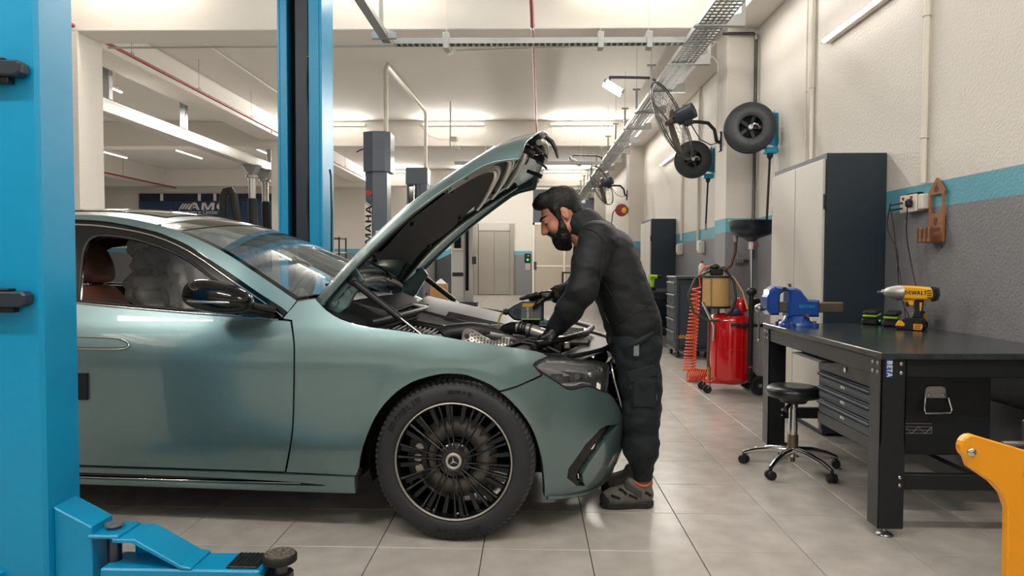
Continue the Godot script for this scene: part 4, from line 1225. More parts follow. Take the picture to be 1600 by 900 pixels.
# ---------------------------------------------------------------- lifts
func blue_lift_near() -> void:
	var o := thing("lift_post", "near bright blue car lift post with a swing arm at the floor", "car lift", Vector3(-1.835, 0, -2.418))
	part(o, "post_shell", mb().bb(Vector3(-0.165, 0.012, -0.095), Vector3(0.165, 4.0, 0.098), 0.012), M.lift_blue)
	part(o, "base_plate", mb().bb(Vector3(-0.25, 0, -0.3), Vector3(0.2, 0.012, 0.18), 0.003), M.lift_blue)
	for y in [1.845, 1.075]:
		var b := part(o, "cable_guide", mb().prism([Vector2(-0.19, -0.022), Vector2(0.125, -0.022), Vector2(0.142, -0.010), Vector2(0.145, 0.018), Vector2(0.13, 0.030), Vector2(-0.19, 0.030)], 0.10, 0.15, 0.006), M.dark_slate)
		b.position.y = y
		part(b, "guide_lip", mb().bb(Vector3(-0.19, 0.03, 0.10), Vector3(0.08, 0.04, 0.14), 0.003).bb(Vector3(-0.19, -0.042, 0.10), Vector3(0.09, -0.022, 0.135), 0.003), M.black_plastic)
		part(b, "guide_slot", mb().prism([Vector2(0.03, -0.012), Vector2(0.043, -0.012), Vector2(0.045, 0.008), Vector2(0.036, 0.016), Vector2(0.028, 0.008)], 0.149, 0.152), M.black_matt)
	part(o, "anchor_fin", mb().prism([Vector2(-0.02, 0.01), Vector2(0.02, 0.01), Vector2(0.014, 0.13), Vector2(-0.01, 0.14)], 0.098, 0.12), M.lift_blue)
	# swing arm, in the post's own axes
	part(o, "arm_yoke", mb().prism([Vector2(0.165, 0.02), Vector2(0.30, 0.02), Vector2(0.30, 0.275), Vector2(0.165, 0.345)], -0.065, 0.06, 0.004), M.lift_blue)
	var a := part(o, "swing_arm", mb().bb(Vector3(0.335, 0.05, -0.075), Vector3(0.90, 0.135, 0.075), 0.006), M.lift_blue)
	part(a, "hinge_plate", mb().prism([Vector2(0.26, 0.0), Vector2(0.42, 0.0), Vector2(0.42, 0.012), Vector2(0.26, 0.012)], -0.07, 0.07).bb(Vector3(0.29, 0.236, -0.07), Vector3(0.40, 0.25, 0.07), 0.004), M.lift_blue)
	part(a, "hinge_pin", mb().cyl(Vector3(0.345, 0.02, 0), Vector3(0.345, 0.262, 0), 0.024, -1, 20), M.dark_steel)
	part(a, "pin_cap", mb().cyl(Vector3(0.345, 0.262, 0), Vector3(0.345, 0.268, 0), 0.032, -1, 20), M.galvanised)
	part(a, "arm_brace", mb().prism([Vector2(0.38, 0.225), Vector2(0.45, 0.225), Vector2(0.62, 0.135), Vector2(0.66, 0.132), Vector2(0.66, 0.142), Vector2(0.625, 0.148), Vector2(0.46, 0.240), Vector2(0.38, 0.240)], -0.075, 0.075, 0.003), M.lift_blue)
	part(a, "arm_web", mb().prism([Vector2(0.385, 0.135), Vector2(0.56, 0.135), Vector2(0.56, 0.165), Vector2(0.45, 0.225), Vector2(0.385, 0.225)], -0.072, -0.06), M.lift_blue)
	part(a, "tread_plate", mb().bb(Vector3(0.775, 0.135, -0.06), Vector3(0.885, 0.143, 0.06), 0.002), M.black_plastic)
	for i in 7:
		part(a, "tread_ridge", mb().bar(Vector3(0.785 + i * 0.015, 0.144, -0.055), Vector3(0.785 + i * 0.015, 0.144, 0.055), 0.004, 0.003), M.rubber)
	part(a, "arm_bolt", mb().cyl(Vector3(0.56, 0.085, 0.075), Vector3(0.56, 0.085, 0.087), 0.011, -1, 10), M.galvanised)
	part(a, "pad_screw", mb().cyl(Vector3(0.945, 0.03, 0), Vector3(0.945, 0.14, 0), 0.026, -1, 20).bb(Vector3(0.89, 0.05, -0.05), Vector3(0.98, 0.10, 0.05), 0.01), M.dark_steel)
	part(a, "lift_pad", mb().lathe(Vector3(0.945, 0.135, 0), [Vector2(0, 0), Vector2(0.05, 0.0), Vector2(0.059, 0.006), Vector2(0.059, 0.026), Vector2(0.052, 0.032)], 30), M.rubber)
	var pw := mat("pad_worn", [255, 255, 255], 0.8)
	pw.albedo_texture = mottle(31, 0.06, Color8(38, 36, 34), Color8(150, 140, 124), 128)
	tri_planar(pw, 7.0, false)
	part(a, "pad_face", mb().cyl(Vector3(0.945, 0.16, 0), Vector3(0.945, 0.1685, 0), 0.053, -1, 30), pw, "scuffed top of the lifting pad")

func blue_lift_far() -> void:
	var o := thing("lift_post", "far blue car lift post with an open channel and black belt", "car lift", Vector3(-1.805, 0, -5.55))
	part(o, "channel_web", mb().bb(Vector3(-0.175, 0.012, -0.16), Vector3(0.175, 4.0, -0.14)), M.lift_blue)
	part(o, "channel_side", mb().bb(Vector3(-0.175, 0.012, -0.14), Vector3(-0.155, 4.0, 0.15), 0.004), M.lift_blue)
	part(o, "channel_side", mb().bb(Vector3(0.155, 0.012, -0.14), Vector3(0.175, 4.0, 0.15), 0.004), M.lift_blue)
	part(o, "channel_lip", mb().bb(Vector3(-0.155, 0.012, 0.13), Vector3(-0.10, 4.0, 0.15), 0.004), M.lift_blue)
	part(o, "channel_lip", mb().bb(Vector3(0.07, 0.012, 0.13), Vector3(0.155, 4.0, 0.15), 0.004), M.lift_blue)
	part(o, "belt_cover", mb().bb(Vector3(-0.065, 0.1, 0.02), Vector3(0.045, 4.0, 0.07), 0.006), M.dark_slate)
	part(o, "carriage_rail", mb().bb(Vector3(-0.14, 0.1, -0.1), Vector3(0.13, 4.0, -0.08)), M.black_matt)
	var p := []
	for k in 24: p.append(Vector3(0.055 + 0.012 * sin(k * 0.9), 1.0 + k * 0.13, 0.105))
	part(o, "cable", mb().tube(p, 0.005, 6), M.black_plastic)
	part(o, "grease_nipple", mb().ball(Vector3(0.055, 2.82, 0.12), Vector3(0.012, 0.012, 0.012), 10), M.brass)
	part(o, "base_plate", mb().bb(Vector3(-0.25, 0, -0.25), Vector3(0.25, 0.012, 0.3), 0.003), M.lift_blue)
	var s := single("hanging_cable", mb().tube([Vector3(-1.60, 1.95, -5.5), Vector3(-1.585, 1.9, -5.48), Vector3(-1.58, 1.6, -5.48), Vector3(-1.585, 1.2, -5.48), Vector3(-1.60, 0.9, -5.5)], 0.009, 6), M.black_plastic, "black cable hanging beside the far blue post", "cable")

func grey_lift(z: float, label: String, front: bool) -> void:
	var o := thing("lift_post", label, "car lift", Vector3(-2.33 if front else -2.27, 0, z), 0.0, "grey lift posts")
	var w := 0.17
	if front:
		part(o, "post_shell", mb().prism([Vector2(-w - 0.02, -0.3), Vector2(w - 0.02, -0.3), Vector2(w - 0.02, 0.0), Vector2(-w + 0.1, 0.0), Vector2(-w - 0.02, -0.06)], 0.0, 3.1), M.lift_grey)
		var sh: MeshInstance3D = o.get_node("post_shell")
		sh.rotation.x = -PI / 2
		sh.position = Vector3.ZERO
		sh.mesh = mb().prism([Vector2(-w - 0.02, 0.3), Vector2(w - 0.02, 0.3), Vector2(w - 0.02, 0.0), Vector2(-w + 0.1, 0.0), Vector2(-w - 0.02, 0.06)], 0.0, 3.1, 0.004).done()
		var hd := mb()
		hd.xf = Transform3D(Basis(Vector3(1, 0, 0), -PI / 2), Vector3.ZERO)
		hd.prism([Vector2(-w - 0.04, 0.34), Vector2(w + 0.03, 0.34), Vector2(w + 0.03, 0.02), Vector2(w - 0.04, -0.06), Vector2(-w + 0.12, -0.08), Vector2(-w - 0.04, 0.0)], 2.6, 3.2, 0.005)
		part(o, "motor_hood", hd, M.lift_grey)
		part(o, "lever", mb().tube([Vector3(-0.2, 2.93, 0.06), Vector3(-0.26, 2.9, 0.09), Vector3(-0.29, 2.88, 0.09)], 0.012, 6), M.black_plastic)
		var lb := part(o, "name_plate", mb().prism([Vector2(-0.185, 1.50), Vector2(-0.085, 1.42), Vector2(-0.085, 2.08), Vector2(-0.185, 2.16)], 0.002, 0.008), M.label_white)
		part(lb, "name_lettering", mb().text("MAHA", 0.095, 0.004, Transform3D(Basis(Vector3(0.05, 1.55, 0), Vector3(-0.9, 0.0, 0), Vector3(0, 0, 1)), Vector3(-0.133, 1.79, 0.010))), M.black_matt)
		for y in [1.48, 2.1]:
			part(lb, "name_bar", mb().bar(Vector3(-0.185, y + 0.04, 0.010), Vector3(-0.085, y - 0.04, 0.010), 0.02, 0.004), M.black_matt)
		part(o, "round_sticker", mb().cyl(Vector3(-0.13, 2.28, 0.0), Vector3(-0.13, 2.28, 0.006), 0.045, -1, 18), M.label_red)
		part(o, "blue_sticker", mb().bb(Vector3(-0.17, 2.16, 0), Vector3(-0.09, 2.23, 0.005)), M.sign_blue)
		for d in [[0.03, 1.68, 0.11, 0.05], [0.02, 1.5, 0.14, 0.08], [0.04, 1.37, 0.1, 0.09]]:
			part(o, "sticker", mb().box(Vector3(d[0], d[1], 0.003), Vector3(d[2], d[3], 0.004)), M.label_white)
	else:
		part(o, "post_shell", mb().bb(Vector3(-0.2, 0.012, -0.34), Vector3(0.12, 3.1, -0.06), 0.01).bb(Vector3(0.0, 0.012, -0.06), Vector3(0.12, 3.1, 0.0), 0.006).bb(Vector3(-0.2, 0.012, -0.06), Vector3(-0.165, 3.1, 0.0), 0.006), M.lift_grey)
		part(o, "belt_cover", mb().bb(Vector3(-0.16, 0.1, -0.05), Vector3(-0.03, 2.75, -0.02), 0.006), M.black_gloss)
		part(o, "chrome_guide", mb().cyl(Vector3(-0.06, 0.1, -0.01), Vector3(-0.06, 2.8, -0.01), 0.014, -1, 10), M.chrome)
		part(o, "motor_hood", mb().bb(Vector3(-0.22, 2.78, -0.36), Vector3(0.22, 3.12, 0.03), 0.015).bb(Vector3(0.06, 2.4, -0.36), Vector3(0.21, 2.8, 0.02), 0.015), M.lift_grey)
	part(o, "base_plate", mb().bb(Vector3(-0.3, 0, -0.45), Vector3(0.3, 0.012, 0.15), 0.003), M.lift_grey)

func white_lift() -> void:
	var o := thing("lift_post", "slim white lift post standing left of the steel lift doors", "car lift", Vector3(-1.8, 0, -18.2))
	part(o, "post_shell", mb().bb(Vector3(-0.28, 0.012, -0.3), Vector3(0.05, 2.9, 0.0), 0.012), M.lift_white)
	part(o, "side_channel", mb().bb(Vector3(0.05, 0.012, -0.3), Vector3(0.28, 2.9, -0.12), 0.01), M.lift_white)
	part(o, "belt_cover", mb().bb(Vector3(0.09, 0.5, -0.12), Vector3(0.17, 2.9, -0.08), 0.006), M.black_gloss)
	part(o, "control_screen", mb().bb(Vector3(-0.2, 1.62, 0), Vector3(-0.02, 1.98, 0.06), 0.01), M.black_gloss)
	part(o, "screen_ledge", mb().bb(Vector3(-0.24, 1.56, 0), Vector3(0.04, 1.61, 0.14), 0.008), M.white_paint)
	part(o, "lock_block", mb().bb(Vector3(-0.25, 0.88, 0), Vector3(0.04, 0.98, 0.03), 0.008), M.black_plastic)
	part(o, "latch_box", mb().bb(Vector3(0.26, 1.2, -0.25), Vector3(0.36, 1.4, -0.1), 0.01), M.dark_slate)
	part(o, "foot", mb().bb(Vector3(-0.3, 0, -0.4), Vector3(0.4, 0.2, 0.12), 0.02), M.slate)

# ---------------------------------------------------------------- overhead runs
func tray(called: String, a: Vector3, b: Vector3, w: float, label: String, step := 0.11) -> Node3D:
	var o := thing(called, label, "cable tray", (a + b) / 2.0)
	var L := a.distance_to(b)
	var d := (b - a).normalized()
	var x := d.cross(Vector3.UP).normalized()
	var t := Transform3D(Basis(x, Vector3.UP, x.cross(Vector3.UP)), Vector3.ZERO)
	for s in [-1.0, 1.0]:
		var m := mb()
		m.xf = t
		m.bb(Vector3(s * w / 2 - 0.002, 0, -L / 2), Vector3(s * w / 2 + 0.002, 0.055, L / 2))
		part(o, "side_flange", m, M.galvanised)
	var f := mb()
	f.xf = t
	var n := 5
	for k in n + 1:
		f.box(Vector3(lerpf(-w / 2, w / 2, float(k) / n), 0, 0), Vector3(0.014, 0.003, L))
	var c := int(L / step)
	for k in c:
		f.box(Vector3(0, 0.0, -L / 2 + (k + 0.5) * step), Vector3(w, 0.003, step * 0.62))
	part(o, "perforated_base", f, M.galvanised)
	return o

func overhead() -> void:
	var t := tray("cable_tray", Vector3(1.65, 3.4, -3.0), Vector3(1.65, 3.4, -25.5), 0.24, "long perforated steel cable tray running below the right beam", 0.075)
	for k in 16:
		var z: float = -6.5 - 1.22 * k + 14.25
		var b := part(t, "tray_bracket", mb().prism([Vector2(-0.16, -0.012), Vector2(0.30, -0.012), Vector2(0.30, 0.10), Vector2(0.26, 0.10), Vector2(-0.16, 0.0)], z, z + 0.06), M.galvanised)
		part(b, "hanger", mb().bb(Vector3(-0.14, 0.05, z + 0.02), Vector3(-0.11, 0.32, z + 0.035)).bb(Vector3(-0.18, 0.32, z + 0.02), Vector3(-0.07, 0.345, z + 0.035)).cyl(Vector3(-0.125, 0.3, z + 0.025), Vector3(-0.125, 0.93, z + 0.025), 0.003, -1, 6) if k > 1 else mb().bb(Vector3(0.27, 0.05, z + 0.02), Vector3(0.31, 0.4, z + 0.035)), M.galvanised)
	for k in 2:
		var p := []
		for i in 46: p.append(Vector3(-0.07 + 0.07 * k + 0.012 * sin(i * 0.9 + k), 0.012, -11.2 + i * 0.5))
		part(t, "cable", mb().tube(p, 0.008, 5), M.black_plastic if k else M.white_plastic)
	var c := tray("cable_tray", Vector3(-1.38, 3.4, -7.0), Vector3(1.52, 3.4, -7.0), 0.09, "narrow steel cable tray crossing in front of the nearest beam", 0.06)
	for x in [-0.92, 0.62, 1.1]:
		part(c, "clamp", mb().bb(Vector3(x - 0.03, -0.05, -0.06), Vector3(x + 0.03, 0.11, 0.06), 0.004), M.galvanised)
		part(c, "hanger", mb().cyl(Vector3(x, 0.1, 0), Vector3(x, 0.93, 0), 0.003, -1, 6), M.white_paint)
	var e := tray("cable_tray", Vector3(-1.435, 3.4, -3.4), Vector3(-1.435, 3.4, -6.94), 0.07, "slim steel tray dropping from top edge to the crossing tray", 0.06)
	part(e, "corner_plate", mb().prism([Vector2(-0.12, -0.004), Vector2(0.12, -0.004), Vector2(0.12, 0.05), Vector2(0.0, 0.10), Vector2(-0.12, 0.05)], -1.65, -1.60), M.galvanised)
	for z in [-1.5, 0.4]:
		part(e, "hanger", mb().bb(Vector3(-0.02, 0.0, z), Vector3(0.02, 0.93, z + 0.012)), M.white_paint)
	var c2 := tray("cable_tray", Vector3(-1.6, 3.3, -14.6), Vector3(1.5, 3.3, -14.6), 0.09, "far narrow cable tray crossing before the second beam", 0.06)
	for x in [-0.9, 0.5, 1.1]:
		part(c2, "hanger", mb().cyl(Vector3(x, 0, 0), Vector3(x, 0.93, 0), 0.004, -1, 6), M.white_paint)
	# sprinkler mains
	var r := thing("sprinkler_pipe", "thin red sprinkler pipe overhead above the bonnet tip", "pipe", Vector3(0.1, 3.6, -12.0))
	part(r, "pipe", mb().cyl(Vector3(-0.09, 0, 5.0), Vector3(0.135, 0, -8.4), 0.014, -1, 10), M.red_pipe)
	part(r, "wide_pipe", mb().cyl(Vector3(-0.15, 0, 8.5), Vector3(-0.09, 0, 4.9), 0.022, -1, 12), M.red_pipe)
	part(r, "reducer", mb().cyl(Vector3(-0.09, 0, 4.96), Vector3(-0.09, 0, 4.86), 0.027, 0.018, 12), M.galvanised)
	for z in [4.3, 1.5, -1.5, -4.5, -7.5]:
		part(r, "hanger", mb().cyl(Vector3(-0.02 - z * 0.0165, 0.0, z), Vector3(-0.02 - z * 0.0165, 0.73, z), 0.004, -1, 6), M.galvanised)
	var l := thing("sprinkler_pipe", "red sprinkler main running beside the left long beam", "pipe", Vector3(-5.1, 3.84, -9.0))
	part(l, "pipe", mb().cyl(Vector3(0, 0, 12.0), Vector3(0, 0, -14.5), 0.022, -1, 10), M.red_pipe)
	for z in [2.9, 0.2, -1.6, -3.6, -7.0, -10.0]:
		part(l, "hanger", mb().cyl(Vector3(0, 0.02, z), Vector3(0, 0.49, z), 0.004, -1, 6).torus(Vector3(0, 0.02, z), Vector3(0, 0, 1), 0.03, 0.005, 14, 5), M.galvanised)
	part(l, "sprinkler_head", mb().cyl(Vector3(0, 0, -4.6), Vector3(0, -0.07, -4.6), 0.012, 0.02, 8), M.brass)
	var l2 := thing("sprinkler_pipe", "brown pipe beside the far left white duct", "pipe", Vector3(-11.9, 3.72, -16.0))
	part(l2, "pipe", mb().cyl(Vector3(0, 0, 8), Vector3(0, 0, -7.0), 0.025, -1, 8), M.red_pipe)
	for z in [4.0, 0.0, -4.0]:
		part(l2, "hanger", mb().cyl(Vector3(0, 0.02, z), Vector3(0, 0.61, z), 0.006, -1, 6), M.galvanised)
	# thin conduit under the near beam and on the ceiling
	single("conduit", mb().cyl(Vector3(-5.0, 3.74, -8.14), Vector3(2.1, 3.76, -8.14), 0.012, -1, 8), M.galvanised, "thin grey conduit along the underside of the nearest beam", "conduit")
	single("conduit", mb().cyl(Vector3(-4.6, 4.3, -8.2), Vector3(-4.6, 4.3, -15.2), 0.012, -1, 8), M.white_paint, "white conduit on the ceiling beside the left beam", "conduit")
	single("conduit", mb().tube([Vector3(-2.24, 3.205, -10.72), Vector3(-2.24, 4.2, -10.72), Vector3(-2.235, 4.28, -10.8), Vector3(-2.13, 4.28, -13.9), Vector3(-2.12, 4.2, -13.98), Vector3(-2.12, 3.125, -13.98)], 0.035, 8), M.white_paint, "white conduit arching from one grey lift post to the other", "conduit")
	# exhaust extraction rail with two trolleys and hoses
	var x := thing("extraction_rail", "long silver exhaust extraction rail hung in the next bay", "exhaust rail", Vector3(-6.10, 3.42, -12.5))
	part(x, "rail", mb().bb(Vector3(-0.1, -0.1, -4.6), Vector3(0.1, 0.12, 5.0), 0.02), M.aluminium)
	for y in [-0.06, 0.07]:
		part(x, "rail_groove", mb().bb(Vector3(0.1, y, -4.6), Vector3(0.105, y + 0.02, 5.0)), M.galvanised)
	for z in [4.2, 2.6, 0.4, -3.6]:
		part(x, "hanger", mb().bb(Vector3(-0.05, 0.12, z - 0.05), Vector3(0.05, 0.91, z + 0.05), 0.006), M.galvanised)
	for k in 2:
		var z: float = -14.9 - 0.75 * k
		var h := thing("exhaust_hose", ["exhaust hose trolley with a looped dark hose, left one", "exhaust hose trolley with a straight dark hose, beside the column"][k], "hose", Vector3(-6.06, 3.3, z), 0.0, "exhaust hoses")
		part(h, "trolley", mb().prism([Vector2(-0.2, 0.02), Vector2(0.2, 0.02), Vector2(0.12, -0.12), Vector2(0.08, -0.2), Vector2(-0.08, -0.2), Vector2(-0.12, -0.12)], -0.12, 0.12, 0.01), M.galvanised)
		part(h, "collar", mb().cyl(Vector3(0.02, -0.2, 0), Vector3(0.02, -0.24, 0), 0.13, -1, 18), M.galvanised)
		part(h, "outlet", mb().cyl(Vector3(0.02, -0.2, 0), Vector3(0.03, -0.72, 0), 0.075, -1, 18), M.aluminium)
		part(h, "hose", mb().tube([Vector3(0.03, -0.7, 0), Vector3(0.05, -1.2, 0.02), Vector3(0.16, -1.7, 0.05), Vector3(0.24, -2.2, 0.05)], 0.095, 14), M.rubber)
		if k == 0:
			part(h, "hose_loop", mb().tube([Vector3(0.0, -2.2, 0.22), Vector3(-0.12, -1.6, 0.22), Vector3(-0.24, -1.0, 0.22), Vector3(-0.29, -0.66, 0.22), Vector3(-0.36, -0.54, 0.22), Vector3(-0.45, -0.56, 0.22), Vector3(-0.51, -0.7, 0.22), Vector3(-0.51, -1.2, 0.22), Vector3(-0.46, -2.2, 0.22)], 0.085, 14), M.rubber)
		else:
			part(h, "hose_tail", mb().tube([Vector3(0.2, -0.7, -0.2), Vector3(0.22, -1.2, -0.2), Vector3(0.16, -2.2, -0.2)], 0.07, 12), M.rubber)

# ---------------------------------------------------------------- wall and ceiling equipment
func fan(at: Vector3, label: String) -> void:
	var o := thing("wall_fan", label, "fan", at, 0.0, "caged fans on the wall columns")
	# mount on the column face, arm reaching out, head turned into the bay
	part(o, "wall_plate", mb().bb(Vector3(-0.02, -0.12, -0.04), Vector3(0.0, 0.10, 0.04), 0.004), M.black_plastic)
	part(o, "arm", mb().tube([Vector3(-0.01, -0.02, 0), Vector3(-0.05, 0.0, 0), Vector3(-0.08, 0.12, 0.02), Vector3(-0.16, 0.19, 0.05), Vector3(-0.3, 0.19, 0.12), Vector3(-0.42, 0.17, 0.2)], 0.02, 10), M.black_plastic)
	part(o, "cable", mb().tube([Vector3(-0.03, -0.02, 0.01), Vector3(-0.12, -0.05, 0.03), Vector3(-0.25, 0.0, 0.08), Vector3(-0.35, 0.12, 0.15), Vector3(-0.42, 0.2, 0.2)], 0.006, 6), M.black_plastic)
	var hd := Transform3D(Basis.looking_at(Vector3(-0.80, -0.36, -0.5)), Vector3(-0.47, 0.24, 0.24))   # -z is the blowing side
	var m := mb()
	m.xf = hd
	m.cyl(Vector3(0, 0, 0.12), Vector3(0, 0, -0.08), 0.085, -1, 24).cyl(Vector3(0, 0, -0.08), Vector3(0, 0, -0.12), 0.07, 0.04, 20)
	part(o, "motor", m, M.dark_slate)
	m = mb(); m.xf = hd
	m.box(Vector3(0, -0.10, 0.02), Vector3(0.06, 0.07, 0.09), 0.01)
	part(o, "swivel", m, M.black_plastic)
	m = mb(); m.xf = hd
	for k in 6: m.box(Vector3(0.055 * cos(k * 1.05), 0.055 * sin(k * 1.05), 0.121), Vector3(0.02, 0.008, 0.004))
	part(o, "motor_vent", m, M.black_matt)
	var cage := mb()
	cage.xf = hd
	var R := 0.46
	for k in 36:
		var a := TAU * k / 36.0
		var d := Vector3(cos(a), sin(a), 0)
		cage.tube([d * 0.08 + Vector3(0, 0, -0.05), d * 0.22 + Vector3(0, 0, -0.07), d * R + Vector3(0, 0, -0.13)], 0.0016, 4, false)
		cage.tube([d * R + Vector3(0, 0, -0.15), d * 0.2 + Vector3(0, 0, -0.24), d * 0.05 + Vector3(0, 0, -0.25)], 0.0016, 4, false)
	for q in [[0.16, -0.06], [0.25, -0.073], [0.36, -0.10]]:
		cage.torus(Vector3(0, 0, q[1]), Vector3(0, 0, 1), q[0], 0.002, 40, 4)
	for q in [[0.1, -0.247], [0.18, -0.243], [0.28, -0.225], [0.38, -0.187]]:
		cage.torus(Vector3(0, 0, q[1]), Vector3(0, 0, 1), q[0], 0.002, 40, 4)
	part(o, "wire_cage", cage, M.dark_steel)
	m = mb(); m.xf = hd
	m.torus(Vector3(0, 0, -0.13), Vector3(0, 0, 1), R, 0.007, 56, 6).torus(Vector3(0, 0, -0.15), Vector3(0, 0, 1), R, 0.007, 56, 6)
	part(o, "cage_rim", m, M.dark_steel)
	for k in 3:
		m = mb()
		m.xf = hd * Transform3D(Basis(Vector3(0, 0, 1), TAU * k / 3.0 + 0.5), Vector3(0, 0, -0.17))
		m.grid(func(a: float, b: float) -> Vector3:
			var r := lerpf(0.03, 0.41, a)
			var w := 0.05 + 0.05 * sin(PI * clampf(a * 0.8 + 0.15, 0.0, 1.0))
			var f := (b - 0.5) * w * 1.5
			return Vector3(r, f, 0.03 * (b - 0.5) - 0.02 * a), 10, 4)
		part(o, "blade", m, M.fan_brown)
	m = mb(); m.xf = hd
	m.cyl(Vector3(0, 0, -0.12), Vector3(0, 0, -0.22), 0.04, 0.025, 16)
	part(o, "blade_hub", m, M.fan_brown)

func hose_reel(at: Vector3, label: String, tail: float) -> void:
	var o := thing("hose_reel", label, "hose reel", at, 0.0, "black hose reels on the wall")
	var t := Transform3D(Basis(Vector3(0, 1, 0), -0.16) * Basis(Vector3(1, 0, 0), PI / 2), Vector3.ZERO)   # lathe axis towards the viewer
	var drum := mb()
	drum.xf = t
	drum.lathe(Vector3.ZERO, [Vector2(0.11, 0.055), Vector2(0.12, 0.062), Vector2(0.235, 0.055), Vector2(0.245, 0.045), Vector2(0.245, 0.025), Vector2(0.235, 0.018), Vector2(0.2, 0.01), Vector2(0.2, -0.04), Vector2(0.235, -0.046), Vector2(0.247, -0.055), Vector2(0.24, -0.075), Vector2(0.10, -0.075)], 56)
	part(o, "drum", drum, M.reel_black)
	var hb := mb()
	hb.xf = t
	hb.lathe(Vector3.ZERO, [Vector2(0.112, 0.056), Vector2(0.10, 0.0), Vector2(0.05, -0.02), Vector2(0.0, -0.02)], 36)
	part(o, "hub_recess", hb, M.black_plastic)
	for k in 5:
		var s := mb()
		s.xf = t * Transform3D(Basis(Vector3.UP, TAU * k / 5.0), Vector3.ZERO)
		s.bar(Vector3(0.02, 0.0, 0), Vector3(0.108, 0.03, 0), 0.035, 0.012, 0.003)
		part(o, "hub_spoke", s, M.reel_black)
	var sw := mb()
	sw.xf = t
	sw.cyl(Vector3(0, -0.02, 0), Vector3(0, 0.065, 0), 0.022, -1, 14)
	part(o, "swivel", sw, M.white_plastic)
	var el := mb()
	el.xf = t
	el.tube([Vector3(0, 0.055, 0), Vector3(0.03, 0.06, -0.03), Vector3(0.065, 0.05, -0.02), Vector3(0.085, 0.02, 0.02)], 0.013, 8)
	part(o, "hose_elbow", el, M.chrome)
	for k in 6:
		var l := mb()
		l.xf = t * Transform3D(Basis(Vector3.UP, TAU * (k + 0.4) / 6.0), Vector3.ZERO)
		l.bar(Vector3(0.118, 0.0625, 0), Vector3(0.236, 0.056, 0), 0.004, 0.002)
		part(o, "flange_seam", l, M.black_plastic)
	part(o, "wall_bracket", mb().prism([Vector2(0.1, -0.03), Vector2(0.22, 0.02), Vector2(0.245, 0.14), Vector2(0.275, 0.2), Vector2(0.285, 0.1), Vector2(0.275, 0.0), Vector2(0.30, -0.1), Vector2(0.30, -0.16), Vector2(0.22, -0.14)], -0.14, -0.09, 0.006), M.bracket_blue)
	part(o, "mount_plate", mb().bb(Vector3(0.285, -0.17, -0.17), Vector3(0.303, 0.17, -0.08), 0.006), M.bracket_blue)
	part(o, "hose_guide", mb().bb(Vector3(0.15, -0.25, -0.08), Vector3(0.28, -0.19, 0.02), 0.012), M.bracket_blue)
	part(o, "hose_stop", mb().lathe(Vector3(0.21, -0.31, -0.03), [Vector2(0.012, 0.0), Vector2(0.03, 0.03), Vector2(0.032, 0.065), Vector2(0.0, 0.07)], 14), M.black_plastic)
	var p := []
	for k in 8: p.append(Vector3(0.21 - 0.02 * k / 7.0, -0.3 - tail * k / 7.0, -0.03))
	part(o, "hose", mb().tube(p, 0.012, 8), M.rubber)
	part(o, "nozzle", mb().cyl(p[7], p[7] - Vector3(0, 0.09, 0), 0.015, 0.011, 10), M.steel)

func flood(at: Vector3, lit: bool, label: String) -> void:
	var o := thing("flood_lamp", label, "lamp", at, 0.0, "flood lamps on arms from the tray")
	part(o, "arm", mb().tube([Vector3(0.60, -0.2, 0), Vector3(0.58, -0.06, 0), Vector3(0.48, -0.01, 0), Vector3(0.1, 0.0, 0), Vector3(-0.06, 0.0, 0)], 0.018, 8), M.dark_steel)
	part(o, "bracket", mb().bar(Vector3(-0.05, 0.0, 0), Vector3(-0.03, -0.1, 0.0), 0.03, 0.015), M.dark_steel)
	var t := Transform3D(Basis(Vector3(0, 0, 1), -0.55), Vector3(-0.01, -0.15, 0))
	var m := mb(); m.xf = t
	m.box(Vector3(0, 0.02, 0), Vector3(0.30, 0.06, 0.2), 0.015)
	part(o, "housing", m, M.slate if not lit else M.galvanised)
	m = mb(); m.xf = t
	m.box(Vector3(0, -0.014, 0), Vector3(0.27, 0.012, 0.17), 0.004)
	m.box(Vector3(0, 0.02, 0.101), Vector3(0.24, 0.04, 0.004))
	part(o, "lamp_glass", m, M.lamp_glow if lit else M.label_white)
	if lit:
		var l := SpotLight3D.new()
		l.name = "lamp_light"
		l.light_energy = 5.0
		l.light_color = Color(1, 0.96, 0.9)
		l.spot_angle = 75.0
		l.spot_range = 40.0
		l.light_size = 0.1
		l.shadow_enabled = true
		o.add_child(l)
		l.position = Vector3(-0.03, -0.2, 0)
		l.basis = Basis.looking_at(Vector3(-0.52, -0.85, 0.1))

